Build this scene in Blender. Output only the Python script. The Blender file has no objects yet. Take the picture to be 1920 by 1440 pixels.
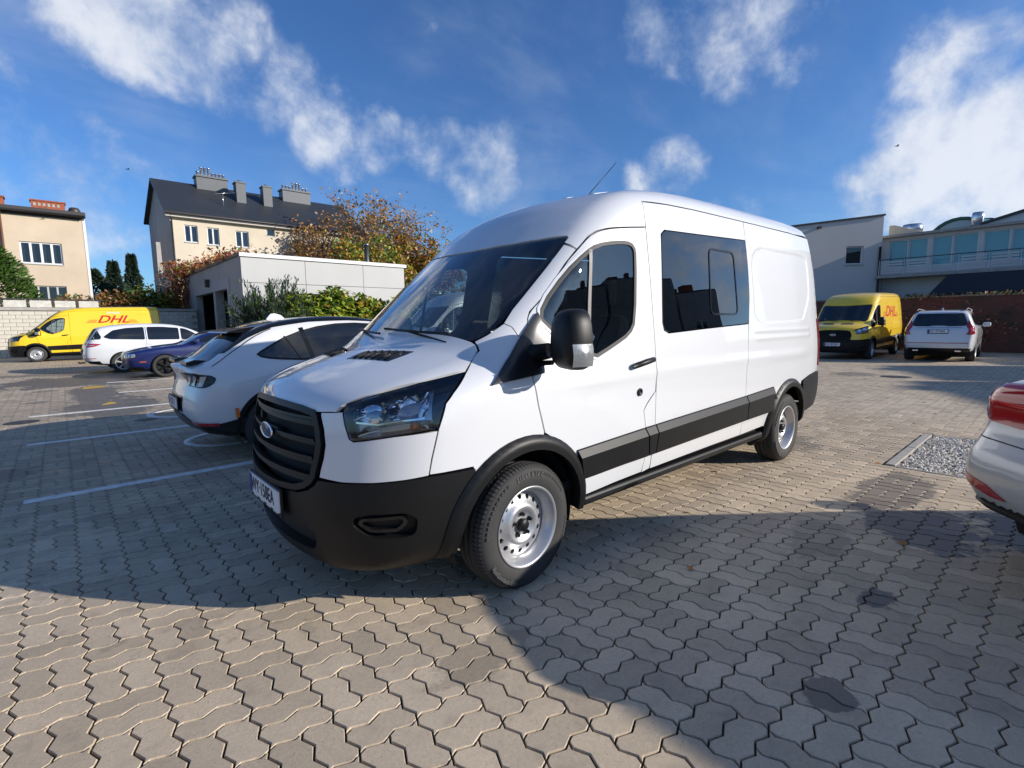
import bpy, bmesh, math, random
import numpy as np
from mathutils import Vector, Matrix
from mathutils.geometry import delaunay_2d_cdt
random.seed(7); RNG = np.random.default_rng(7)
SC = bpy.context.scene
COL = SC.collection
R = math.radians
# ---------------------------------------------------------------- camera
# world: origin on the ground under the white van's front axle, +X towards its tail, +Y away from the camera, Z up
cam_d = bpy.data.cameras.new('camera'); cam = bpy.data.objects.new('camera', cam_d); COL.objects.link(cam)
cam_d.sensor_width = 36.0; cam_d.lens = 939.78/1920*36; cam_d.clip_start = .05; cam_d.clip_end = 6000
_yaw, _pitch, _roll = 0.8408, -0.12, -0.013
_f = Vector((math.cos(_yaw)*math.cos(_pitch), math.sin(_yaw)*math.cos(_pitch), math.sin(_pitch)))
_r = _f.cross(Vector((0, 0, 1))).normalized(); _u = _r.cross(_f)
_r2 = math.cos(_roll)*_r+math.sin(_roll)*_u; _u2 = -math.sin(_roll)*_r+math.cos(_roll)*_u
cam.matrix_world = Matrix((( _r2.x, _u2.x, -_f.x, -1.8369), (_r2.y, _u2.y, -_f.y, -2.9452), (_r2.z, _u2.z, -_f.z, 1.4718), (0, 0, 0, 1)))
SC.camera = cam
# ---------------------------------------------------------------- sun and sky
SUN = Vector((1.60, -2.12, 1.0)).normalized()      # direction towards the sun
SUN_EL = math.asin(SUN.z); SUN_AZ = math.atan2(SUN.x, SUN.y)   # azimuth clockwise from +Y
sun_d = bpy.data.lights.new('sun', 'SUN'); sun = bpy.data.objects.new('sun', sun_d); COL.objects.link(sun)
sun_d.energy = 4.1; sun_d.angle = R(.53); sun_d.color = (1.0, .935, .845)
sun.rotation_euler = SUN.to_track_quat('Z', 'Y').to_euler()
world = bpy.data.worlds.new('World'); SC.world = world; world.use_nodes = True
SC.view_settings.view_transform = 'Standard'; SC.view_settings.look = 'None'
SC.view_settings.exposure = 0.50; SC.view_settings.gamma = 1.0; SC.view_settings.use_curve_mapping = False
SC.cycles.max_bounces = 8; SC.cycles.transparent_max_bounces = 24
SC.cycles.use_denoising = True

class NT:
    """small node-tree writer"""
    def __init__(s, nt): s.nt = nt; s.n = nt.nodes; s.l = nt.links
    def new(s, t, **kw):
        n = s.n.new(t)
        for k, v in kw.items(): setattr(n, k, v)
        return n
    def set(s, sock, v):
        if isinstance(v, bpy.types.NodeSocket): s.l.new(v, sock)
        else: sock.default_value = v
    def math(s, op, a, b=0.0, c=None, clamp=False):
        n = s.new('ShaderNodeMath', operation=op, use_clamp=clamp)
        s.set(n.inputs[0], a); s.set(n.inputs[1], b)
        if c is not None: s.set(n.inputs[2], c)
        return n.outputs[0]
    def vmath(s, op, a, b=None):
        n = s.new('ShaderNodeVectorMath', operation=op); s.set(n.inputs[0], a)
        if b is not None: s.set(n.inputs[1], b)
        return n.outputs['Value'] if op in ('DOT_PRODUCT', 'LENGTH') else n.outputs[0]
    def ramp(s, f, stops, interp='LINEAR'):
        n = s.new('ShaderNodeValToRGB'); e = n.color_ramp.elements; n.color_ramp.interpolation = interp
        while len(e) > 1: e.remove(e[-1])
        for i, (p, c) in enumerate(stops):
            el = e[0] if i == 0 else e.new(p)
            el.position = p; el.color = c if len(c) == 4 else (*c, 1)
        s.set(n.inputs[0], f); return n.outputs[0]
    def noise(s, vec, scale, detail=4, rough=.5, dist=0.0):
        n = s.new('ShaderNodeTexNoise'); s.set(n.inputs['Vector'], vec); n.inputs['Scale'].default_value = scale
        n.inputs['Detail'].default_value = detail; n.inputs['Roughness'].default_value = rough; n.inputs['Distortion'].default_value = dist
        return n.outputs[0]
    def mix(s, f, a, b, mode='MIX'):
        n = s.new('ShaderNodeMix', data_type='RGBA', blend_type=mode)
        s.set(n.inputs[0], f)
        for k, v in ((6, a), (7, b)):
            s.set(n.inputs[k], (*v, 1) if isinstance(v, tuple) and len(v) == 3 else v)
        return n.outputs[2]
    def maprange(s, v, a, b, c=0.0, d=1.0, smooth=True):
        n = s.new('ShaderNodeMapRange', interpolation_type='SMOOTHSTEP' if smooth else 'LINEAR')
        s.set(n.inputs[0], v)
        for i, q in enumerate((a, b, c, d)): s.set(n.inputs[i+1], q)
        return n.outputs[0]

def build_world():
    t = NT(world.node_tree); t.n.clear()
    out = t.new('ShaderNodeOutputWorld'); bg = t.new('ShaderNodeBackground'); t.l.new(bg.outputs[0], out.inputs[0])
    sky = t.new('ShaderNodeTexSky', sky_type='NISHITA'); sky.sun_disc = False
    sky.sun_elevation = SUN_EL; sky.sun_rotation = SUN_AZ; sky.air_density = 1.0; sky.dust_density = .6; sky.ozone_density = 2.2
    tc = t.new('ShaderNodeTexCoord'); d = tc.outputs['Generated']
    sep = t.new('ShaderNodeSeparateXYZ'); t.l.new(d, sep.inputs[0])
    # clouds on a flat layer: project the view direction onto a plane above
    zz = t.math('MAXIMUM', t.math('ADD', sep.outputs[2], .10), .03)
    cx = t.math('DIVIDE', sep.outputs[0], zz); cy = t.math('DIVIDE', sep.outputs[1], zz)
    cv = t.new('ShaderNodeCombineXYZ'); t.l.new(cx, cv.inputs[0]); t.l.new(cy, cv.inputs[1])
    P = cv.outputs[0]
    def rot(vec, ang, sx, sy):
        m = t.new('ShaderNodeMapping'); t.l.new(vec, m.inputs[0]); m.inputs['Rotation'].default_value = (0, 0, ang); m.inputs['Scale'].default_value = (sx, sy, 1)
        return m.outputs[0]
    n1 = t.noise(rot(d, 0, 1, 1), 3.4, 12, .56, .12)
    n2 = t.noise(rot(d, .6, 1, 1.0), 13.0, 12, .60, .15)
    dens = t.math('ADD', t.math('MULTIPLY', t.math('SUBTRACT', n1, .5), 1.15), t.math('MULTIPLY', t.math('SUBTRACT', n2, .5), .85))
    # where the larger cloud banks of that day stood (directions)
    bank = None
    for az, el, rad, amp in CLOUDS:
        v = Vector((math.cos(az)*math.cos(el), math.sin(az)*math.cos(el), math.sin(el)))
        dt = t.vmath('DOT_PRODUCT', d, v)
        q = t.maprange(dt, math.cos(rad*1.25), 1.0, 0.0, amp*1.5)
        bank = q if bank is None else t.math('MAXIMUM', bank, q)
    dens = t.math('ADD', dens, bank)
    cov = t.maprange(dens, .15, .62, 0.0, .94)
    thin = t.math('MULTIPLY', t.maprange(t.math('ADD', t.math('MULTIPLY', n1, .6), t.math('MULTIPLY', t.noise(rot(P, CL_ANG, .6, 1.3), 1.1, 9, .6, .6), .5)), .50, .78), .38)
    cov = t.math('MAXIMUM', cov, thin)
    skyc = t.mix(1.0, sky.outputs[0], (.49, .79, 1.21), 'MULTIPLY')
    cloud = t.mix(t.maprange(t.math('ADD', dens, t.math('MULTIPLY', t.math('SUBTRACT', t.noise(rot(d, 0, 1, 2.0), 6.0, 8, .6, .1), .5), .9)), .20, .70), (3.7, 4.5, 6.0), (7.2, 7.4, 7.8))
    col = t.mix(t.math('MULTIPLY', cov, .90), skyc, cloud)
    t.l.new(col, bg.inputs[0]); bg.inputs[1].default_value = .088
CL_ANG = .9
CLOUDS = [(1.43,.47,.13,.33),(1.377,.447,.11,.33),(1.319,.42,.10,.33),(1.249,.385,.09,.33),(1.183,.345,.085,.33),(1.131,.305,.075,.28),(1.08,.335,.06,.24),(1.01,.33,.055,.22),(.95,.31,.075,.26),(.90,.285,.085,.30),(.89,.25,.05,.18),
  (.52,.495,.12,.27),(.44,.475,.13,.31),(.375,.45,.10,.25),(.51,.44,.06,.12),(.55,.25,.085,.36),(.50,.20,.07,.24),(.42,.20,.05,.2),(.17,.215,.11,.30),(.08,.20,.13,.36),(.10,.15,.12,.30),(.15,.345,.08,.22),(.12,.36,.06,.2),(.53,.40,.04,.14),(1.60,.22,.15,.20),(1.55,.16,.17,.23),(1.47,.13,.13,.17),(-.3,.3,.4,.2),(-1.2,.6,.5,.22),(-2.2,.35,.5,.2),(2.6,.4,.5,.2)]
build_world()

def smoothtab(xs, ys, sig=0.05, n=600, lo=None, hi=None):
    lo = xs[0] if lo is None else lo; hi = xs[-1] if hi is None else hi
    X = np.linspace(lo, hi, n); Y = np.interp(X, xs, ys)
    if sig > 0:
        dx = X[1]-X[0]; r = max(1, int(3*sig/dx)); k = np.exp(-.5*(np.arange(-r, r+1)*dx/sig)**2); k /= k.sum()
        Yp = np.concatenate([Y[0]-(Y[1:r+1][::-1]-Y[0]), Y, Y[-1]-(Y[-r-1:-1][::-1]-Y[-1])])
        Y = np.convolve(Yp, k, 'valid')
    return lambda v: np.interp(v, X, Y)
def sstep(a, b, v):
    t = np.clip((v-a)/(b-a), 0, 1); return t*t*(3-2*t)
def chaikin(P, n=2, closed=True):
    P = np.array(P, float)
    for _ in range(n):
        Q = np.roll(P, -1, 0) if closed else P[1:]
        A = P if closed else P[:-1]
        N = np.empty((2*len(A), P.shape[1])); N[0::2] = .75*A+.25*Q; N[1::2] = .25*A+.75*Q
        if not closed: N = np.vstack([P[:1], N, P[-1:]])
        P = N
    return P
def poly_sdf(poly, px, pz):
    px = np.asarray(px, float); pz = np.asarray(pz, float)
    sh = px.shape; px = px.ravel(); pz = pz.ravel(); out = np.empty(len(px))
    A = poly; B = np.roll(poly, -1, 0); E = B-A; L = (E**2).sum(1)+1e-12
    for s in range(0, len(px), 20000):
        x = px[s:s+20000, None]; z = pz[s:s+20000, None]
        wx = x-A[:, 0]; wz = z-A[:, 1]
        t = np.clip((wx*E[:, 0]+wz*E[:, 1])/L, 0, 1)
        d2 = ((wx-t*E[:, 0])**2+(wz-t*E[:, 1])**2).min(1)
        c = ((A[:, 1] <= z) & (B[:, 1] > z)) | ((B[:, 1] <= z) & (A[:, 1] > z))
        xi = A[:, 0]+(z-A[:, 1])/np.where(E[:, 1] == 0, 1e-9, E[:, 1])*E[:, 0]
        ins = ((c & (x < xi)).sum(1) % 2) == 1
        out[s:s+20000] = np.where(ins, -1, 1)*np.sqrt(d2)
    return out.reshape(sh)
def smax(a, b, k):
    h = np.clip(.5+.5*(a-b)/k, 0, 1)
    return b*(1-h)+a*h+k*h*(1-h)
class Body:
    def __init__(s, poly, wfun, bulge, crown, k, chk=2):
        s.poly = chaikin(poly, chk); s.w = wfun; s.bulge = bulge; s.crown = crown; s.k = k
        s.cache = None
    def f(s, x, y, z):
        y = np.abs(y)
        fp = s.sdf(x-s.bulge(x, y, z), z+s.crown(x, y, z))
        fs = y-s.w(x, z)
        k = s.k(x, z) if callable(s.k) else s.k
        return smax(fp, fs, k)
    def sdf(s, x, z):
        if s.cache is None:
            h = .02; X0, Z0 = s.poly.min(0)-.6; X1, Z1 = s.poly.max(0)+.6
            nx = int((X1-X0)/h)+2; nz = int((Z1-Z0)/h)+2
            gx, gz = np.meshgrid(X0+h*np.arange(nx), Z0+h*np.arange(nz), indexing='ij')
            s.cache = (X0, Z0, h, nx, nz, poly_sdf(s.poly, gx, gz))
        X0, Z0, h, nx, nz, G = s.cache
        u = np.clip((x-X0)/h, 0, nx-1.001); v = np.clip((z-Z0)/h, 0, nz-1.001)
        i = u.astype(int); j = v.astype(int); a = u-i; b = v-j
        return (G[i, j]*(1-a)+G[i+1, j]*a)*(1-b)+(G[i, j+1]*(1-a)+G[i+1, j+1]*a)*b
    def grad(s, P, e=.004):
        P = np.asarray(P, float); g = np.empty_like(P)
        for i in range(3):
            d = np.zeros(3); d[i] = e
            g[:, i] = s.f(*(P+d).T)-s.f(*(P-d).T)
        return g/np.maximum(np.linalg.norm(g, axis=1, keepdims=True), 1e-9)
    def cast(s, O, D, t0, t1, n=60):
        """first crossing outside->inside marching from t0 to t1"""
        O = np.asarray(O, float); D = np.asarray(D, float)
        T = np.linspace(0, 1, n)[None]*(np.asarray(t1)-np.asarray(t0)).reshape(-1, 1)+np.asarray(t0).reshape(-1, 1)
        T = np.broadcast_to(T, (len(O), n))
        P = O[:, None]+D[:, None]*T[..., None]
        F = s.f(P[..., 0].ravel(), P[..., 1].ravel(), P[..., 2].ravel()).reshape(len(O), n)
        ins = F < 0; has = ins.any(1); i = np.where(has, ins.argmax(1), F.argmin(1)); i = np.clip(i, 1, n-1)
        r = np.arange(len(O)); a = T[r, i-1].copy(); b = T[r, i].copy()
        for _ in range(22):
            m = (a+b)/2; Q = O+D*m[:, None]; g = s.f(*Q.T) < 0
            b = np.where(g, m, b); a = np.where(g, a, m)
        m = np.where(has, (a+b)/2, T[r, i])
        return O+D*m[:, None], has
    # domain maps -> 3D points on the surface (side sign sg for 'S')
    def S(s, q, sg=-1):
        q = np.asarray(q, float); O = np.stack([q[:, 0], np.full(len(q), sg*1.5), q[:, 1]], 1)
        return s.cast(O, np.tile([0, -sg, 0.], (len(q), 1)), 0, 1.5)[0]
    def F(s, q, x0=-2.5, x1=3.0):
        q = np.asarray(q, float); O = np.stack([np.full(len(q), x0), q[:, 0], q[:, 1]], 1)
        return s.cast(O, np.tile([1., 0, 0], (len(q), 1)), 0, x1-x0, 160)[0]
    def B(s, q, x0=7., x1=2.):
        q = np.asarray(q, float); O = np.stack([np.full(len(q), x0), q[:, 0], q[:, 1]], 1)
        return s.cast(O, np.tile([-1., 0, 0], (len(q), 1)), 0, x0-x1, 160)[0]
    def T(s, q):
        q = np.asarray(q, float); O = np.stack([q[:, 0], q[:, 1], np.full(len(q), 3.2)], 1)
        return s.cast(O, np.tile([0, 0, -1.], (len(q), 1)), 0, 3.0, 100)[0]
    def C(s, q, xc=0.2, R=2.2):   # q=(theta,z): theta 0 = front(-x), + toward -y (near side)
        q = np.asarray(q, float); D = np.stack([-np.cos(q[:, 0]), -np.sin(q[:, 0]), np.zeros(len(q))], 1)
        O = np.stack([np.full(len(q), xc), np.zeros(len(q)), q[:, 1]], 1)
        return s.cast(O+D*R, -D, 0, R, 100)[0]
    def C_inv(s, P, xc=0.2):
        P = np.asarray(P); return np.stack([np.arctan2(-P[:, 1], -(P[:, 0]-xc)), P[:, 2]], 1)
    def R(s, q, zc=1.5, R=1.8):   # q=(x,phi): phi 0 = -y side, pi/2 = up
        q = np.asarray(q, float); D = np.stack([np.zeros(len(q)), -np.cos(q[:, 1]), np.sin(q[:, 1])], 1)
        O = np.stack([q[:, 0], np.zeros(len(q)), np.full(len(q), zc)], 1)
        return s.cast(O+D*R, -D, 0, R, 90)[0]
    def R_inv(s, P, zc=1.5):
        P = np.asarray(P); return np.stack([P[:, 0], np.arctan2(P[:, 2]-zc, -P[:, 1])], 1)

class _Grid:
    sdf = Body.sdf
    def __init__(s, poly): s.poly = np.array(poly, float); s.cache = None
EMB = _Grid(chaikin([(2.93,2.155),(3.6,2.165),(4.40,2.175),(4.45,2.10),(4.44,1.80),(4.40,1.70),(4.20,1.50),(4.12,1.46),(3.5,1.445),(2.90,1.44),(2.92,1.7)],2))
def transit():
    poly = [(-.95,.22),(-1.0,.30),(-1.03,.42),(-1.05,.54),(-1.05,.64),(-1.038,.72),(-1.025,.82),(-1.01,.92),(-.99,1.02),(-.965,1.10),(-.88,1.17),
      (-.75,1.232),(-.55,1.297),(-.42,1.335),(-.36,1.36),(-.30,1.40),(-.1,1.565),(.1,1.738),(.3,1.912),(.48,2.065),(.62,2.18),(.8,2.305),(1.05,2.41),(1.4,2.475),(1.9,2.522),(2.7,2.55),(3.8,2.57),(4.45,2.572),(4.68,2.55),(4.76,2.47),
      (4.79,2.2),(4.79,1.6),(4.785,1.0),(4.785,.6),(4.77,.45),(4.68,.36),(3,.22),(.5,.2),(-.5,.2)]
    wz = smoothtab([0,.22,.35,.5,.7,1.0,1.2,1.4,1.6,1.8,2.1,2.3,2.45,2.6],[.90,.93,.975,1.005,1.02,1.025,1.02,1.0,.975,.952,.912,.88,.85,.81],.06)
    dl = smoothtab([-1.3,-1.05,-.9,-.75,-.6,-.45,-.3,-.1,.2,4,4.5,5.0],[.6,.34,.20,.115,.065,.035,.018,.006,0,0,.015,.07],.06)
    du = smoothtab([-.6,-.4,-.2,0,.3,.6,1.0,1.3,4,4.5,5.0],[.22,.17,.135,.105,.06,.03,.008,0,0,.02,.07],.06)
    def w(x,z):
        t = sstep(1.1,1.5,z); r = wz(z)-dl(x)*(1-t)-du(x)*t
        r = r-.0065*sstep(.006,-.020,emb(x,z))
        r = r+.007*np.exp(-((z-1.305)/.022)**2)*sstep(2.86,2.92,x)*sstep(4.36,4.28,x)+.006*np.exp(-((z-1.375)/.02)**2)*sstep(2.86,2.92,x)*sstep(4.36,4.28,x)
        r = r+.010*np.exp(-((z-1.12)/.05)**2)*sstep(.1,.6,x)*sstep(4.5,4.0,x)
        return r-.012*sstep(.62,.52,z)*sstep(.5,.9,x)*sstep(3.4,3.2,x)
    emb = lambda x,z: EMB.sdf(x,z)
    cf = smoothtab([0,.7,1.0,1.2,1.5,2.1,2.6],[.26,.27,.26,.24,.20,.17,.10],.08)
    def bulge(x,y,z):
        t = sstep(.8,1.6,x); return cf(z)*y*y*(1-t)-.05*y*y*sstep(3.5,4.8,x)
    def crown(x,y,z):
        return .07*y*y*sstep(1.0,1.3,z)
    def k(x,z):
        kk = .16+.10*sstep(0,-.5,x)*(1-sstep(1.0,1.3,z))
        return np.maximum(kk-.08*sstep(4.0,4.6,x)*(1-sstep(2.0,2.4,z))-.05*sstep(2.4,1.6,z)*sstep(-.5,.3,x),.05)
    return Body(poly,w,bulge,crown,k)
# ---------------------------------------------------------------- mesh helpers
def link(o, parent=None):
    COL.objects.link(o)
    if parent is not None: o.parent = parent
    return o
def tag(o, label=None, cat=None, group=None, kind=None):
    if label: o['label'] = label
    if cat: o['category'] = cat
    if group: o['group'] = group
    if kind: o['kind'] = kind
    return o
def thing(name, label, cat, loc=(0, 0, 0), rz=0.0, group=None):
    o = bpy.data.objects.new(name, None); link(o); o.location = loc; o.rotation_euler = (0, 0, rz); o.empty_display_size = .2
    return tag(o, label, cat, group)
class MB:
    """mesh collector: verts, faces, optional per-vertex normals, material index per face"""
    def __init__(s): s.v = []; s.f = []; s.n = []; s.m = []; s.sm = []
    def add(s, V, F, N=None, mi=0, smooth=True):
        b = len(s.v); V = [tuple(map(float, p)) for p in V]; s.v += V
        s.n += [tuple(map(float, n)) for n in N] if N is not None else [(0., 0., 0.)]*len(V)
        for f in F: s.f.append(tuple(int(i)+b for i in f)); s.m.append(mi); s.sm.append(smooth)
        return s
    def box(s, lo, hi, mi=0, bev=0.0):
        x0, y0, z0 = lo; x1, y1, z1 = hi
        if bev <= 0:
            V = [(x0,y0,z0),(x1,y0,z0),(x1,y1,z0),(x0,y1,z0),(x0,y0,z1),(x1,y0,z1),(x1,y1,z1),(x0,y1,z1)]
            return s.add(V, [(0,3,2,1),(4,5,6,7),(0,1,5,4),(1,2,6,5),(2,3,7,6),(3,0,4,7)], None, mi, False)
        bm = bmesh.new(); bmesh.ops.create_cube(bm, size=1)
        bmesh.ops.scale(bm, vec=(x1-x0, y1-y0, z1-z0), verts=bm.verts); bmesh.ops.translate(bm, vec=((x0+x1)/2, (y0+y1)/2, (z0+z1)/2), verts=bm.verts)
        bmesh.ops.bevel(bm, geom=bm.edges[:], offset=bev, segments=2, affect='EDGES', profile=.5)
        bm.verts.index_update()
        s.add([v.co for v in bm.verts], [[v.index for v in f.verts] for f in bm.faces], None, mi, False); bm.free(); return s
    def tube(s, pts, r, n=8, mi=0, cap=True):
        pts = [Vector(p) for p in pts]; rr = r if isinstance(r, (list, tuple)) else [r]*len(pts)
        V = []; F = []; prev = None
        for i, p in enumerate(pts):
            d = (pts[min(i+1, len(pts)-1)]-pts[max(i-1, 0)]).normalized()
            a = d.cross(Vector((0, 0, 1))) if prev is None else prev-d*prev.dot(d)
            if a.length < 1e-4: a = d.cross(Vector((1, 0, 0)))
            a.normalize(); prev = a; b = d.cross(a)
            for k in range(n):
                t = 2*math.pi*k/n; V.append(p+(a*math.cos(t)+b*math.sin(t))*rr[i])
        for i in range(len(pts)-1):
            for k in range(n):
                F.append((i*n+k, i*n+(k+1) % n, (i+1)*n+(k+1) % n, (i+1)*n+k))
        if cap: F += [tuple(range(n)), tuple(range((len(pts)-1)*n+n-1, (len(pts)-1)*n-1, -1))]
        return s.add(V, F, None, mi, True)
    def lathe(s, prof, axis_o, axis='Y', n=32, mi=0, a0=0, a1=2*math.pi, sgn=1):
        """prof: list of (radius, along)"""
        V = []; F = []; m = len(prof); full = abs(a1-a0-2*math.pi) < 1e-6
        for k in range(n if full else n+1):
            t = a0+(a1-a0)*k/n; c, q = math.cos(t), math.sin(t)
            for r, h in prof:
                if axis == 'Y': V.append((axis_o[0]+r*c, axis_o[1]+sgn*h, axis_o[2]+r*q))
                elif axis == 'X': V.append((axis_o[0]+sgn*h, axis_o[1]+r*c, axis_o[2]+r*q))
                else: V.append((axis_o[0]+r*c, axis_o[1]+r*q, axis_o[2]+h))
        K = n if full else n+1
        for k in range(n):
            k2 = (k+1) % K
            for i in range(m-1): F.append((k*m+i, k*m+i+1, k2*m+i+1, k2*m+i))
        return s.add(V, F, None, mi, True)
    def prism(s, poly, lo, hi, axis='Z', mi=0):
        """extrude a 2D polygon; axis 'Z': (x,y), 'Y': (x,z), 'X': (y,z)"""
        n = len(poly)
        f = {'Z': lambda a, b, h: (a, b, h), 'Y': lambda a, b, h: (a, h, b), 'X': lambda a, b, h: (h, a, b)}[axis]
        V = [f(a, b, lo) for a, b in poly]+[f(a, b, hi) for a, b in poly]
        F = [tuple(range(n))[::-1], tuple(range(n, 2*n))]+[(i, (i+1) % n, n+(i+1) % n, n+i) for i in range(n)]
        return s.add(V, F, None, mi, False)
    def mirror(s, axis=1):
        o = MB(); sg = [1, 1, 1]; sg[axis] = -1
        o.v = [tuple(a*b for a, b in zip(p, sg)) for p in s.v]; o.n = [tuple(a*b for a, b in zip(p, sg)) for p in s.n]
        o.f = [f[::-1] for f in s.f]; o.m = list(s.m); o.sm = list(s.sm); return o
    def join(s, o, mi=None):
        b = len(s.v); s.v += o.v; s.n += o.n; s.f += [tuple(i+b for i in f) for f in o.f]; s.m += o.m if mi is None else [mi]*len(o.f); s.sm += o.sm; return s
    def xform(s, M):
        s.v = [tuple(M @ Vector(p)) for p in s.v]; return s
    def mesh(s, name, mats):
        me = bpy.data.meshes.new(name); me.from_pydata(s.v, [], s.f)
        for m in (mats if isinstance(mats, (list, tuple)) else [mats]): me.materials.append(m)
        me.polygons.foreach_set('material_index', s.m); me.polygons.foreach_set('use_smooth', s.sm)
        if any(n != (0., 0., 0.) for n in s.n[:50]+s.n[-50:]):
            me.normals_split_custom_set_from_vertices(s.n)
        me.update(); return me
    def build(s, name, mats, parent=None):
        return link(bpy.data.objects.new(name, s.mesh(name, mats)), parent)

def fixnormals(mb):
    bm = bmesh.new(); me = mb.mesh('tmp', []); bm.from_mesh(me); bmesh.ops.recalc_face_normals(bm, faces=bm.faces)
    bm.verts.ensure_lookup_table(); mb.f = [tuple(v.index for v in f.verts) for f in bm.faces]; bm.free(); bpy.data.meshes.remove(me); return mb

def resample(poly, step, closed=True):
    P = np.asarray(poly, float); out = []
    n = len(P) if closed else len(P)-1
    for i in range(n):
        a = P[i]; b = P[(i+1) % len(P)]; k = max(1, int(np.ceil(np.linalg.norm(b-a)/step)))
        for j in range(k): out.append(a+(b-a)*j/k)
    if not closed: out.append(P[-1])
    return np.array(out)
def area2(P): return .5*float(np.sum(P[:, 0]*np.roll(P[:, 1], -1)-np.roll(P[:, 0], -1)*P[:, 1]))
def inset(poly, d):
    """move a simple polygon inwards by d (negative: outwards)"""
    P = np.asarray(poly, float); s = 1 if area2(P) > 0 else -1
    e1 = P-np.roll(P, 1, 0); e2 = np.roll(P, -1, 0)-P
    n1 = np.stack([-e1[:, 1], e1[:, 0]], 1)*s; n2 = np.stack([-e2[:, 1], e2[:, 0]], 1)*s
    n1 /= np.linalg.norm(n1, axis=1, keepdims=True)+1e-9; n2 /= np.linalg.norm(n2, axis=1, keepdims=True)+1e-9
    m = n1+n2; L = np.linalg.norm(m, axis=1, keepdims=True)+1e-9; m /= L
    c = np.maximum((m*n1).sum(1, keepdims=True), .5)
    return P+m*d/c
def rounded(poly, r, n=4):
    P = np.asarray(poly, float); out = []
    for i in range(len(P)):
        a, b, c = P[i-1], P[i], P[(i+1) % len(P)]
        la, lc = np.linalg.norm(a-b), np.linalg.norm(c-b); k = min(r, la*.45, lc*.45)
        p, q = b+(a-b)/la*k, b+(c-b)/lc*k
        for j in range(n+1):
            t = j/n; out.append((1-t)**2*p+2*t*(1-t)*b+t*t*q)
    return np.array(out)
def tri2d(outline, holes, step, scale=(1, 1)):
    """constrained triangulation of a polygon with holes and an inner point grid"""
    sc = np.array(scale, float); loops = [np.asarray(outline, float)*sc]+[np.asarray(h, float)*sc for h in holes]
    loops = [resample(l, step) for l in loops]
    lo = loops[0].min(0); hi = loops[0].max(0); pts = []; row = 0; y = lo[1]+step*.5
    g = []
    while y < hi[1]:
        x = lo[0]+step*(.5 if row % 2 else .1)
        xs = np.arange(x, hi[0], step); g.append(np.stack([xs, np.full(len(xs), y)], 1)); y += step*.87; row += 1
    g = np.concatenate(g) if g else np.zeros((0, 2))
    if len(g):
        keep = poly_sdf(loops[0], g[:, 0], g[:, 1]) < -.42*step
        for h in loops[1:]: keep &= poly_sdf(h, g[:, 0], g[:, 1]) > .42*step
        g = g[keep]
    V = np.concatenate(loops+[g]); E = []; b = 0
    for l in loops:
        E += [(b+i, b+(i+1) % len(l)) for i in range(len(l))]; b += len(l)
    r = delaunay_2d_cdt([Vector(p) for p in V], E, [], 0, 1e-6)
    vo = np.array([tuple(p) for p in r[0]]); fo = np.array([f for f in r[2]])
    c = vo[fo].mean(1); keep = poly_sdf(loops[0], c[:, 0], c[:, 1]) < 0
    for h in loops[1:]: keep &= poly_sdf(h, c[:, 0], c[:, 1]) > 0
    fo = fo[keep]
    # drop slivers
    a, bb, cc = vo[fo[:, 0]], vo[fo[:, 1]], vo[fo[:, 2]]
    ar = np.abs((bb[:, 0]-a[:, 0])*(cc[:, 1]-a[:, 1])-(bb[:, 1]-a[:, 1])*(cc[:, 0]-a[:, 0])); fo = fo[ar > 1e-9]
    # boundary loops from edge use
    cnt = {}
    for f in fo:
        for i in range(3):
            e = (f[i], f[(i+1) % 3]); cnt[e] = 1
    bd = [e for e in cnt if (e[1], e[0]) not in cnt]
    return vo/sc, fo, bd
def patch(body, mp, outline, holes=(), step=.05, off=0.0, rim=.012, scale=(1, 1), mi=0, mi_rim=None, inner=None, auto=False):
    """piece of a body skin: domain polygon -> surface points, moved out by off, with a rim folded inwards"""
    q, F, bd = tri2d(outline, holes, step, scale)
    P = mp(q); N = body.grad(P); V = P+N*off
    a, b, c = V[F[:, 0]], V[F[:, 1]], V[F[:, 2]]
    fn = np.cross(b-a, c-a); s = (fn*(N[F[:, 0]]+N[F[:, 1]]+N[F[:, 2]])).sum(1)
    fl = s.sum() < 0
    if fl: F = F[:, ::-1]; bd = [(e[1], e[0]) for e in bd]
    mb = MB(); mb.add(V, F, None if auto else N, mi)
    if rim:
        ids = sorted({i for e in bd for i in e}); k = {v: j for j, v in enumerate(ids)}; n = len(ids)
        top = V[ids]; bot = V[ids]-N[ids]*rim
        mb.add(np.concatenate([top, bot]), [(k[e[1]], k[e[0]], n+k[e[0]], n+k[e[1]]) for e in bd], None, mi if mi_rim is None else mi_rim, False)
    if inner is not None:
        mb.add(V-N*rim, F[:, ::-1], -N, inner)
    return mb
def strip(body, mp, line, w, off, step=.05, mi=0, rim=.006, scale=(1, 1)):
    """narrow band along an open polyline of the domain"""
    L = np.asarray(line, float); d = np.gradient(L, axis=0); d /= np.linalg.norm(d, axis=1, keepdims=True)
    nrm = np.stack([-d[:, 1], d[:, 0]], 1)*w/2
    return patch(body, mp, np.concatenate([L+nrm, (L-nrm)[::-1]]), (), step, off, rim, scale, mi)
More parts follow.
